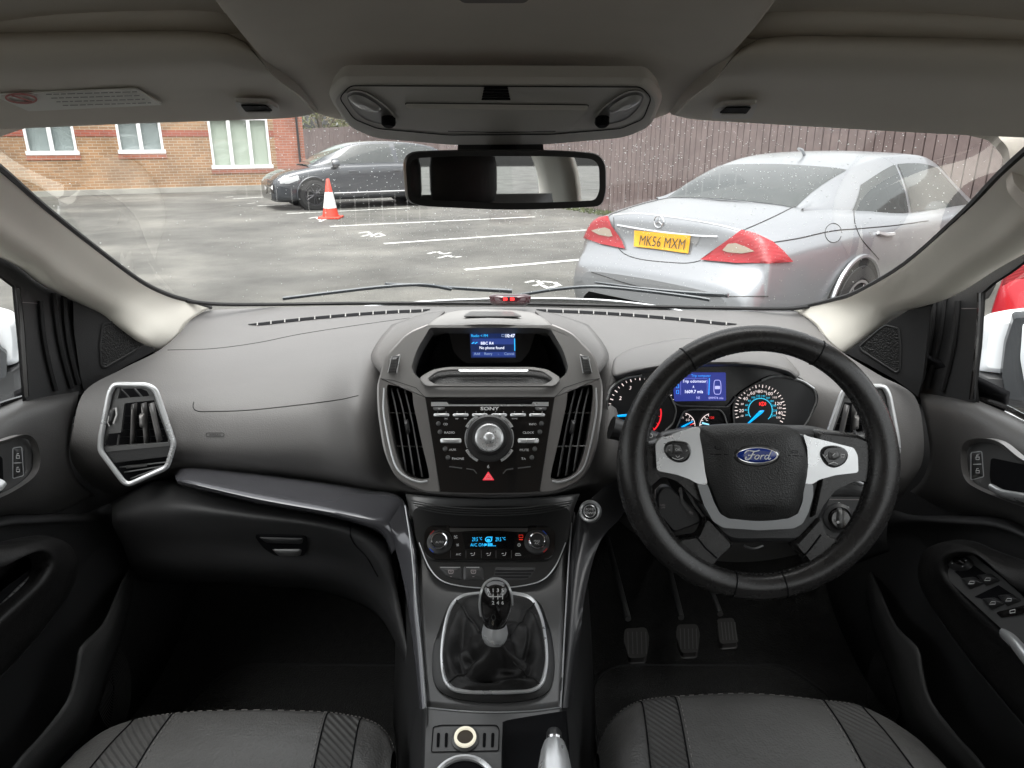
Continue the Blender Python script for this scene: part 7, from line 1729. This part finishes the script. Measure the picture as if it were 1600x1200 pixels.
    mb = MB(); mb.tube([PF.at(x, y, .006) for x, y in cr(eg, 4)], .003, 6); mk('glass_channel', mb, M_gloss, t)
    # belt line seal and glass
    mb = MB(); bl = [q(-420, 900, -.772), q(-200, 748, -.768), q(-60, 663, -.763), q(0, 636, -.76), q(44, 622, -.757)] if s == -1 else [PX(x, y, .76) for x, y in [(1980, 905), (1800, 780), (1700, 706), (1600, 655), (1560, 635), (1517, 622)]]
    mb.tube([p + V((s * .004, 0, .002)) for p in cr(bl, 4)] if False else [V(p) + V((s * .004, 0, .002)) for p in cr(bl, 4)], .004, 6); mk('belt_seal', mb, M_gloss, t)
    z0, z1 = -.42, .0
    mb = MB(); mb.net([[Pz(s * .775, -.9, z0 + .04), Pz(s * .775, 0, z0 + .03), Pz(s * .775, 1.32, z0 + .02)], [Pz(s * .745, -.9, -.15), Pz(s * .745, 0, -.15), Pz(s * .75, 1.28, -.18)], [Pz(s * .70, -.9, .06), Pz(s * .70, 0, .06), Pz(s * .71, 1.0, .02)]], 3, 3)
    mk('window_glass', mb, M_side, t, smooth=180)
    mb = MB(); mb.tube([Pz(s * .715, .90, -.055), Pz(s * .708, .72, .0), Pz(s * .705, .3, .035), Pz(s * .705, -.9, .045)], .016, 10); mk('upper_window_rail', mb, M_dark, t)
    # outer skin (white) closing the shell
    mb = MB(); mb.net([[Pz(s * .80, -1.0, -.40), Pz(s * .80, .2, -.41), Pz(s * .80, 1.2, -.42)], [Pz(s * .87, -1.0, -.6), Pz(s * .88, .2, -.6), Pz(s * .87, 1.3, -.6)], [Pz(s * .87, -1.0, -1.15), Pz(s * .88, .2, -1.15), Pz(s * .87, 1.35, -1.15)]], 4, 4)
    mk('outer_skin', mb, M_wpaint, t, smooth=180, solid=.003)
    mb = MB(); mb.net([[Pz(s * .72, -.35, .05), Pz(s * .74, -.22, .05)], [Pz(s * .75, -.35, -.2), Pz(s * .765, -.2, -.2)], [Pz(s * .77, -.38, -.42), Pz(s * .775, -.2, -.42)]], 2, 3); mk('pillar_post', mb, M_cream, t, solid=.03)
    # sealing floor-to-sill inside wall
    mb = MB(); mb.net([[Pz(s * .77, -1.0, -.40), Pz(s * .77, .6, -.42)], [Pz(s * .76, -1.0, -1.1), Pz(s * .76, .6, -1.1)]], 2, 2); mk('inner_wall', mb, M_dark, t, solid=.002)
    # tweeter triangle
    tw = [(116, 470), (148, 480), (190, 508), (241, 547), (200, 568), (166, 588), (134, 612), (128, 590), (118, 520)] if s == -1 else [(1452, 480), (1420, 487), (1378, 512), (1324, 551), (1360, 570), (1400, 592), (1433, 616), (1440, 590), (1448, 520)]
    PT_ = pl3(PX(118, 500, -.725), PX(136, 600, -.725), PY(235, 545, 1.235)) if s == -1 else pl3(PX(1450, 500, .70), PX(1431, 600, .70), PY(1330, 549, 1.235))
    mb = MB(); mb.plate(PT_, tw, .02, -.026); tp = mk('tweeter_panel', mb, M_dark, t, bevel=.002)
    gv = [(160, 506), (178, 502), (192, 509), (225, 535), (222, 541), (165, 574), (158, 572), (156, 540)] if s == -1 else [(1404, 513), (1384, 508), (1374, 514), (1343, 541), (1346, 547), (1400, 582), (1406, 578), (1407, 540)]
    gv = rnd(gv, 4)
    mb = MB(); mb.tube([PT_.at(x, y, -.0045) for x, y in gv], .0018, 6, closed=True); tg = mk('tweeter_rim', mb, M_btn, tp)
    mb = MB(); mb.plate(PT_, gv, .001, -.006); mk('tweeter_mesh', mb, mat('speaker_mesh', (.016, .016, .016), .5, bump=[('grain', 420, 1, .002)]), tp)
    return t
dl_ = door(-1, 'black passenger door card at the left edge with an armrest and a lock button', 0)
dr_ = door(1, 'black driver door card at the right edge carrying the window switches', 1560)
# ribbed tray in the left armrest
PAr = pl3(PX(0, 960, -.665), PX(70, 880, -.665), PX(0, 1000, -.655))
mb = MB(); mb.plate(PAr, cr([(-60, 985), (0, 925), (40, 895), (70, 868), (80, 872), (78, 890), (60, 912), (20, 950), (-10, 976), (-60, 1020)], 3, True), .002, -.012); tr_ = mk('pull_cup', mb, M_black, dl_)
mb = MB(); mb.plate(PAr, [(-40, 975), (0, 945), (30, 915), (64, 884), (66, 893), (40, 926), (0, 966), (-40, 1000)], .003, -.009); mk('cup_mat', mb, M_con, tr_)
mb = MB()
for k in range(9): x = -16 + k * 9; mb.stroke(PAr, [(x - 2, 958 - k * 8.4), (x + 12, 962 - k * 8.4)], 1.1, -.0055)
mk('mat_ribs', mb, M_black, tr_, smooth=0)
# driver's switches
PSw = pl3(PX(1500, 900, .655), PX(1600, 985, .645), PX(1560, 880, .675))
mb = MB(); mb.plate(PSw, cr([(1471, 885), (1476, 866), (1490, 860), (1512, 864), (1545, 888), (1600, 935), (1680, 1010), (1690, 1080), (1600, 1010), (1563, 979), (1520, 940), (1484, 906)], 4, True), .004, -.003); sp_ = mk('switch_plate', mb, M_con, dr_, bevel=.001)
mb = MB(); mb.dome(PSw, ell(1500, 880, 22, 13, 32, rot=8), .006, .001); mj = mk('mirror_joystick', mb, M_btn, dr_); mb = MB(); mb.dome(PSw, ell(1500, 878, 9, 5.5, 20, rot=8), .006, .006); mk('joystick_nub', mb, M_gloss, mj)
mb = MB()
for x, y in ((1492, 872), (1509, 876), (1488, 880), (1504, 885)): mb.stroke(PSw, [(x - 1, y), (x + 1, y)], 1.6, .0076)
mk('joystick_marks', mb, M_wht, mj, smooth=0)
for pts in ([(1491, 893), (1520, 882), (1546, 900), (1520, 908), (1505, 905)], [(1523, 932), (1560, 914), (1584, 930), (1560, 940), (1535, 936)]):
    mb = MB(); mb.plate(PSw, pts, .0008, .0012); mk('switch_recess', mb, M_black, dr_, smooth=0)
for (x, y) in ((1517, 910), (1542, 905), (1550, 942), (1575, 937)):
    mb = MB(); mb.dome(PSw, rnd([(x - 15, y - 5), (x + 8, y - 8), (x + 22, y + 2), (x - 1, y + 11)], 3), .007, .001); b_ = mk('window_switch', mb, M_btn, dr_)
    mb = MB(); mb.stroke(PSw, [(x - 4, y + 2), (x - 1, y - 2), (x + 5, y - 2), (x + 5, y + 2)], 1, .0086, closed=True); mk('switch_mark', mb, M_wht, b_, smooth=0)
mb = MB(); mb.dome(PSw, rnd([(1556, 957), (1600, 946), (1640, 938), (1650, 950), (1600, 960), (1564, 965)], 3), .003, .002); b_ = mk('lock_switch', mb, M_gloss, dr_); mb = MB(); mb.stroke(PSw, [(1578, 954), (1586, 952), (1586, 957), (1578, 958)], 1.3, .0056, closed=True); mk('switch_mark', mb, M_wht, b_, smooth=0)
mb = MB(); mb.tube([PX(x, y, X) for x, y, X in cr([(1574, 992, .645), (1590, 1008, .638), (1620, 1045, .632), (1700, 1130, .63), (1800, 1260, .64)], 4)], .011, 16, flat=.75); mk('armrest_grip', mb, M_silver, dr_)

# ================================================================ DOOR MIRRORS
def dmirror(s, label):
    f = lambda x, y, X: PX(x, y, X)
    t = thing('door_mirror', label, 'door mirror', f(10, 600, -.93) if s == -1 else f(1570, 610, 1.0), 'door mirrors')
    if s == -1:
        w = [(-120, 470), (-40, 474), (4, 481), (20, 486), (29, 494), (33, 520), (33, 562), (0, 572), (-60, 582), (-120, 590)]
        k = [(-120, 588), (-60, 580), (4, 570), (36, 560), (40, 600), (30, 618), (-20, 630), (-120, 640)]; P = Pl(f(10, 530, -.93), (.55, -.83, 0))
        b = [(2, 540), (12, 545), (12, 585), (0, 588), (-30, 600), (-30, 500), (-6, 520)]
    else:
        w = [(1722, 478), (1640, 477), (1575, 484), (1545, 490), (1530, 500), (1526, 530), (1524, 576), (1562, 580), (1640, 590), (1722, 600)]
        k = [(1722, 598), (1640, 590), (1562, 578), (1524, 574), (1518, 610), (1540, 626), (1600, 634), (1722, 650)]; P = Pl(f(1560, 540, 1.0), (-.55, -.83, 0))
        b = [(1582, 487), (1600, 486), (1700, 484), (1700, 640), (1600, 626), (1570, 622), (1562, 580), (1568, 530)]
    mb = MB(); mb.dome(P, rnd(w, 8), .05, -.06, steps=((0, 0), (.03, .5), (.1, .85), (.25, 1))); mk('painted_cap', mb, M_wpaint, t, smooth=180)
    mb = MB(); mb.dome(P, rnd(k, 6), .045, -.052, steps=((0, 0), (.03, .5), (.1, .85), (.25, 1))); mk('lower_housing', mb, M_btn, t, smooth=180)
    mb = MB(); mb.dome(P, rnd(b, 6), .03, -.02, steps=((0, 0), (.03, .6), (.08, 1))); mk('glass_bezel', mb, mat('wet_black_plastic', (.02, .022, .024), .2), t, smooth=60)
    if s == 1: mb = MB(); mb.plate(P, rnd([(1598, 505), (1700, 500), (1700, 620), (1602, 606), (1594, 560)], 6), .002, .011); mk('mirror_glass', mb, MATS['mirror_glass'], t)
    else: mb = MB(); mb.plate(P, rnd([(-12, 520), (-100, 515), (-100, 620), (-8, 590)], 4), .002, .011); mk('mirror_glass', mb, MATS['mirror_glass'], t)
dmirror(-1, 'white topped door mirror outside the passenger window'); dmirror(1, 'white topped door mirror with a black bezel outside the driver window')

# ================================================================ SEATS
def seat(cxp, label, edge, seams, s):
    """edge: front outline of the cushion in pixels left to right; the cushion runs back below the frame"""
    t = thing('car_seating', label, 'car seat', edge_c(edge), 'front seats')
    return t
def edge_c(e): return PY(e[len(e) // 2][0], e[len(e) // 2][1], .7) - V((0, 0, .35))
def build_seat(label, cols, side):
    """cols: list of (px, py, Y) along the front crest from left edge to right edge, plus per-column height bump"""
    crest = [PY(x, y, Y) for x, y, Y, _ in cols]
    t = thing('car_seating', label, 'car seat', V((crest[len(crest) // 2].x, .45, .4)), 'front seats')
    rows = []
    cm = crest[len(crest) // 2]
    for k, (dy, dz, sc) in enumerate(((.055, -.24, .90), (.060, -.12, .95), (.045, -.045, .985), (.02, -.008, 1), (0, 0, 1), (-.05, .002, 1.03), (-.12, -.006, 1.07), (-.22, -.018, 1.10), (-.34, -.03, 1.12), (-.46, -.035, 1.12))):
        r = []
        for (p, (_, _, _, bmp)) in zip(crest, cols):
            x = cm.x + (p.x - cm.x) * sc; b = bmp * min(1, max(0, -dy / .15))
            edge_drop = 0
            r.append(V((x, p.y + dy, p.z + dz + b)))
        rows.append(r)
    return t, rows
SEAT_L = [(108, 1186, .700, 0), (140, 1160, .725, .005), (168, 1145, .742, .014), (200, 1134.5, .752, .016), (230, 1129, .757, .006), (262, 1125, .760, -.002), (310, 1121.5, .762, -.004), (385, 1120, .763, -.005), (460, 1121.5, .762, -.004), (508, 1124, .760, -.002), (535, 1128, .757, .006), (560, 1133, .752, .016), (585, 1144, .742, .014), (602, 1162, .725, .005), (611, 1186, .700, 0)]
SEAT_R = [(937, 1190, .700, 0), (946, 1160, .722, .005), (962, 1134, .738, .014), (985, 1115, .750, .016), (1005, 1106, .758, .016), (1030, 1101, .762, .006), (1058, 1098.5, .765, -.002), (1115, 1095, .768, -.004), (1180, 1093.5, .769, -.005), (1245, 1098, .767, -.004), (1294, 1104, .764, -.002), (1325, 1107, .760, .006), (1355, 1113, .754, .016), (1395, 1132, .738, .016), (1440, 1162, .715, .01), (1476, 1196, .690, 0)]
for nm, cols, sm in (('black leather passenger seat cushion at the bottom left with ribbed cloth inserts', SEAT_L, (3, 5, 9, 11)), ('black leather driver seat cushion below the steering wheel with ribbed cloth inserts', SEAT_R, (4, 6, 10, 12))):
    t, rows = build_seat(nm, cols, 0)
    NU = 4; dn = dense(rows, NU, 4)
    c0_, c1_, c2_, c3_ = [k * NU for k in sm]
    def cut(a, b): return [r[a:b + 1] for r in dn]
    for a, b, n_, m in ((0, c0_, 'side_bolster', M_seat), (c0_, c1_, 'ribbed_insert', M_rib), (c1_, c2_, 'cushion', M_seat), (c2_, c3_, 'ribbed_insert', M_rib), (c3_, len(dn[0]) - 1, 'side_bolster', M_seat)):
        mb = MB(); mb.grid(cut(a, b)); mk(n_, mb, m, t, smooth=180)
    for c in (c0_, c1_, c2_, c3_):
        L = [r[c] for r in dn]; mb = MB(); mb.tube([p + V((0, -.0005, .0006)) for p in L], .0011, 5); sm_ = mk('seam', mb, M_black, t)
        mb = MB(); off = .004 if c in (c1_, c2_) else -.004
        off = V((.0045 if c == c1_ else -.0045 if c == c2_ else .0, 0, 0))
        if off.length:
            P_ = cr([p + off + V((0, -.0008, .0015)) for p in L], 3)
            for i in range(6, len(P_) - 2, 2): mb.tube([P_[i], V(P_[i]).lerp(V(P_[i + 1]), .75)], .0006, 4)
            mk('stitching', mb, M_thread, sm_)
    fr_ = dn[13]; mb = MB(); P_ = [p + V((0, .004, -.003)) for p in dn[12]]
    for i in range(0, len(P_) - 1):
        mb.tube([P_[i], P_[i].lerp(P_[i + 1], .5)], .0006, 4)
    mk('edge_stitching', mb, M_thread, t)
    mb = MB(); mb.grid([dn[12], [p + V((0, .003, .0002)) for p in dn[12]]]); 
    # back rest and head restraint, unseen; set low and reclined to admit rear light
    cxm = (rows[4][0].x + rows[4][-1].x) / 2; zc = rows[9][7].z
    prof = [(.30, .00, .25), (.22, .10, .26), (.12, .22, .27), (.02, .34, .25), (-.05, .44, .20), (-.07, .48, .12)]
    br = [[V((cxm + kx * w, (.30 - .55) + y - .07 + abs(kx) ** 3 * .05, zc + z - .04)) for kx in (-1, -.75, -.4, 0, .4, .75, 1)] for y, z, w in prof]
    bk_r = [[p + V((0, -.13, -.01)) for p in r] for r in br]
    mb = MB(); mb.net(br, 4, 4); mb.net([r[::-1] for r in bk_r], 4, 4); mk('backrest', mb, M_seat, t, smooth=60, solid=.01)
    hz_ = zc + .52; hy = -.46
    mb = MB(); hr_ = [[V((cxm + .135 * math.cos(a) * w, hy + .055 * math.sin(a) * w, hz_ + z)) for a in [j * math.pi / 12 for j in range(24)]] for z, w in ((-.095, .75), (-.085, .93), (-.05, 1), (.05, 1), (.085, .93), (.097, .7))]
    mb.grid(hr_, cu=True); mb.poly(hr_[0][::-1]); mb.poly(hr_[-1]); mk('headrest', mb, M_leath, t, smooth=60)
    for dx in (-.06, .06):
        mb = MB(); mb.tube([(cxm + dx, hy, hz_ - .2), (cxm + dx, hy, hz_ - .09)], .006, 8); mk('headrest_post', mb, M_chrome, t)

# ================================================================ FOOTWELLS, PEDALS, REAR
fw = thing('footwell_lining', 'black carpet and lining of the footwells under the dashboard', 'carpet', Pz(0, .9, -1.04))
for s in (-1, 1):
    X = lambda x: s * x
    mb = MB(); mb.net([[Pz(X(.08), -.9, -1.02), Pz(X(.45), -.9, -1.02), Pz(X(.80), -.9, -1.02)], [Pz(X(.08), .8, -1.04), Pz(X(.45), .8, -1.04), Pz(X(.80), .8, -1.04)], [Pz(X(.08), 1.22, -1.02), Pz(X(.45), 1.22, -1.02), Pz(X(.78), 1.22, -1.02)], [Pz(X(.08), 1.42, -.86), Pz(X(.45), 1.42, -.86), Pz(X(.74), 1.42, -.86)], [Pz(X(.08), 1.5, -.55), Pz(X(.45), 1.5, -.5), Pz(X(.74), 1.48, -.5)]], 4, 6)
    mk('carpet', mb, M_carpet, fw, smooth=180, solid=.004)
    mb = MB(); mb.net([[Pz(X(.765), .75, -.45), Pz(X(.73), 1.1, -.45), Pz(X(.72), 1.5, -.45)], [Pz(X(.765), .75, -.75), Pz(X(.72), 1.1, -.75), Pz(X(.70), 1.5, -.75)], [Pz(X(.765), .75, -1.04), Pz(X(.72), 1.1, -1.04), Pz(X(.70), 1.5, -1.02)]], 3, 3); mk('kick_panel', mb, M_dark, fw, smooth=180, solid=.004)
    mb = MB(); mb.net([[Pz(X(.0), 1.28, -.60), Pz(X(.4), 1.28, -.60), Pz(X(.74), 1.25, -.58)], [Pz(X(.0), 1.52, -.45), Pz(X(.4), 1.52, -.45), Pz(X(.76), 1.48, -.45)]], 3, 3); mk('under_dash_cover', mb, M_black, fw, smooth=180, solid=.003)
    mb = MB(); z = -1.035; pts = [(X(.16), .62), (X(.62), .62), (X(.62), 1.1), (X(.56), 1.19), (X(.2), 1.19), (X(.15), 1.12)]
    mb.prism([Pz(x, y, z + .012) for x, y in rnd(pts, .04)], [Pz(x, y, z) for x, y in rnd(pts, .04)]); mt = mk('floor_mat', mb, M_carpet, fw)
    mb = MB(); mb.tube([Pz(x, y, z + .012) for x, y in rnd(pts, .04)], .004, 6, closed=True); mk('mat_binding', mb, M_rubber, mt)
M_ped = mat('pedal_rubber', (.045, .043, .042), .5)
for nm, lab, pad_, arm in (('clutch_pedal', 'ribbed clutch pedal, leftmost of three in the dark driver footwell', [(978, 983), (1008, 981), (1013, 996), (1008, 1026), (984, 1027), (976, 1000)], [(964, 910), (972, 935), (984, 978)]),
                      ('brake_pedal', 'ribbed brake pedal, middle of three in the dark driver footwell', [(1060, 977), (1088, 976), (1092, 990), (1088, 1018), (1066, 1019), (1058, 992)], [(1064, 910), (1066, 940), (1068, 976)]),
                      ('accelerator_pedal', 'long ribbed accelerator pedal, rightmost of three in the dark driver footwell', [(1122, 968), (1145, 966), (1152, 1003), (1127, 1005)], [(1115, 925), (1125, 950), (1130, 970)])):
    P = pl3(PY(pad_[0][0], 1025, 1.00), PY(pad_[0][0] + 40, 1025, 1.00), PY(pad_[0][0], 975, 1.09))
    t = thing(nm, lab, 'pedal', P.at(pad_[0][0] + 14, 1025), 'pedals')
    mb = MB(); mb.plate(P, rnd(pad_, 4), .012, -.012); mk('pad', mb, M_ped, t, bevel=.002)
    mb = MB(); x0, x1 = min(p[0] for p in pad_), max(p[0] for p in pad_); y0, y1 = min(p[1] for p in pad_), max(p[1] for p in pad_)
    for k in range(5): x = x0 + 5 + (x1 - x0 - 9) * k / 4; mb.stroke(P, [(x, y0 + 6), (x + (1 if nm[0] != 'a' else 3), y1 - 5)], 1.6, .0015)
    mk('pad_ribs', mb, M_con, t, smooth=0)
    mb = MB(); mb.tube([P.at(x, y, -.012) + V((0, .02 + k * .04, 0)) for k, (x, y) in enumerate(cr(arm[::-1], 3))], .006, 8); mk('arm', mb, M_con, t)
# rear of the cabin (seen in the mirror and in reflections)
rb = thing('rear_bench', 'dark rear seat bench behind the front seats', 'car seat', Pz(0, -1.2, -.9))
mb = MB(); mb.net([[Pz(x, -.85, -.72 - .02 * abs(x)) for x in (-.62, -.3, 0, .3, .62)], [Pz(x, -.95, -.66) for x in (-.64, -.3, 0, .3, .64)], [Pz(x, -1.35, -.70) for x in (-.64, -.3, 0, .3, .64)]], 4, 4); mk('bench', mb, M_seat, rb, smooth=180, solid=.02)
mb = MB(); mb.net([[Pz(x, -1.35, -.70) for x in (-.62, -.3, 0, .3, .62)], [Pz(x, -1.5, -.4) for x in (-.64, -.3, 0, .3, .64)], [Pz(x, -1.6, -.16) for x in (-.62, -.3, 0, .3, .62)]], 4, 4); mk('backrest', mb, M_seat, rb, smooth=180, solid=.03)
for hx in (-.40, -.04, .24):
    mb = MB(); hr_ = [[V((hx + .125 * math.cos(a) * w, -1.42 + .05 * math.sin(a) * w, H - .09 + z)) for a in [j * math.pi / 12 for j in range(24)]] for z, w in ((-.09, .8), (-.08, .95), (-.04, 1), (.04, 1), (.075, .95), (.085, .8))]
    mb.grid(hr_, cu=True); mb.poly(hr_[0][::-1]); mb.poly(hr_[-1]); mk('headrest', mb, M_leath, rb, smooth=60)
tg_ = thing('tailgate', 'rear tailgate with its window and cream surround behind the rear seat', 'tailgate', Pz(0, -2.3, -1.0))
mb = MB(); mb.net([[Pz(-.62, -2.35, -.22), Pz(.62, -2.35, -.22)], [Pz(-.56, -2.15, .04), Pz(.56, -2.15, .04)]], 2, 2); mk('rear_glass', mb, M_side, tg_, smooth=180)
mb = MB(); mb.net([[Pz(-.74, -2.4, -1.1), Pz(.74, -2.4, -1.1)], [Pz(-.74, -2.4, -.24), Pz(.74, -2.4, -.24)]], 2, 2); mk('lower_trim', mb, M_dark, tg_, solid=.02)
mb = MB(); mb.net([[Pz(-.6, -1.62, -.26), Pz(.6, -1.62, -.26)], [Pz(-.62, -2.36, -.26), Pz(.62, -2.36, -.26)]], 2, 2); mk('parcel_shelf', mb, M_dark, tg_, solid=.01)
for s in (-1, 1):
    mb = MB(); mb.net([[Pz(s * .78, -2.4, -.24), Pz(s * .78, -1.7, -.30)], [Pz(s * .70, -2.15, -.08), Pz(s * .74, -1.65, -.08)], [Pz(s * .60, -2.0, .08), Pz(s * .66, -1.6, .08)]], 3, 4); mk('rear_pillar_trim', mb, M_cream, tg_, smooth=180, solid=.02)
    mb = MB(); mb.net([[Pz(s * .82, -2.4, -.24), Pz(s * .82, -1.0, -.40)], [Pz(s * .88, -2.4, -1.1), Pz(s * .88, -1.0, -1.1)]], 2, 2); mk('rear_wing', mb, M_wpaint, tg_, solid=.01)
# front wings & engine bay sides, floor pan
sh_ = thing('front_wings', 'white front wings and floor pan of the car body', 'car body', Pz(0, 1.2, -1.2))
for s in (-1, 1):
    mb = MB(); mb.net([[Pz(s * .83, 1.2, -.44), Pz(s * .85, 1.7, -.52), Pz(s * .82, 2.6, -.74)], [Pz(s * .88, 1.3, -.7), Pz(s * .90, 1.8, -.75), Pz(s * .84, 2.7, -.85)], [Pz(s * .88, 1.3, -1.2), Pz(s * .90, 1.8, -1.2), Pz(s * .84, 2.7, -1.2)]], 4, 4); mk('wing', mb, M_wpaint, sh_, smooth=180, solid=.004)
    mb = MB(); mb.net([[Pz(s * .60, 1.42, -.36), Pz(s * .72, 1.2, -.36), Pz(s * .78, 1.05, -.38)], [Pz(s * .66, 1.50, -.48), Pz(s * .78, 1.28, -.48), Pz(s * .84, 1.12, -.48)]], 3, 2); mk('cowl_corner', mb, M_black, sh_, solid=.01)
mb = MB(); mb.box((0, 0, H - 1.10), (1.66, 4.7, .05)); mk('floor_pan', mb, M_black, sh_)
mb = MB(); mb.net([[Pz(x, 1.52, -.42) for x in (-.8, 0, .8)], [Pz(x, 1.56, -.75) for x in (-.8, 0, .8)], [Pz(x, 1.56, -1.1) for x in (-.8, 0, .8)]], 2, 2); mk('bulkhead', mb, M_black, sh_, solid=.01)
# ================================================================ CAMERA, LIGHT
cam = bpy.data.cameras.new('camera'); co_ = bpy.data.objects.new('camera', cam); COL.objects.link(co_)
co_.location = CAM; co_.rotation_euler = (math.pi / 2 - PIT, 0, 0); cam.sensor_width = 36; cam.lens = 36 * F / 1600; cam.clip_start = .02; cam.clip_end = 900
SC.camera = co_
w = bpy.data.worlds.new('World'); SC.world = w; w.use_nodes = True; N = w.node_tree.nodes; L = w.node_tree.links
sky = N.new('ShaderNodeTexSky'); sky.sky_type = 'NISHITA'; sky.sun_disc = False; SE, SR = math.radians(70), math.radians(190)
sky.sun_elevation = SE; sky.sun_rotation = SR; sky.dust_density = 6; sky.air_density = 1.5; sky.ozone_density = 1
hs = N.new('ShaderNodeHueSaturation'); hs.inputs['Saturation'].default_value = .10; L.new(sky.outputs[0], hs.inputs['Color'])
L.new(hs.outputs[0], N['Background'].inputs[0]); N['Background'].inputs[1].default_value = SKY
sl = bpy.data.lights.new('sun', 'SUN'); so = bpy.data.objects.new('sun', sl); COL.objects.link(so); sl.energy = SUN; sl.angle = math.radians(70); sl.color = (1, .97, .93)
sd = V((math.sin(SR) * math.cos(SE), math.cos(SR) * math.cos(SE), math.sin(SE)))
so.rotation_euler = sd.to_track_quat('Z', 'Y').to_euler(); so.location = (0, 0, 30)
SC.view_settings.view_transform = 'Standard'; SC.view_settings.look = 'None'; SC.view_settings.exposure = EXPO; SC.view_settings.gamma = 1; SC.view_settings.use_curve_mapping = False
SC.cycles.use_denoising = True; SC.cycles.max_bounces = 16; SC.cycles.diffuse_bounces = 10; SC.cycles.glossy_bounces = 5; SC.cycles.transparent_max_bounces = 24; SC.cycles.transmission_bounces = 8
SC.cycles.sample_clamp_indirect = 6; SC.cycles.caustics_reflective = False; SC.cycles.caustics_refractive = False
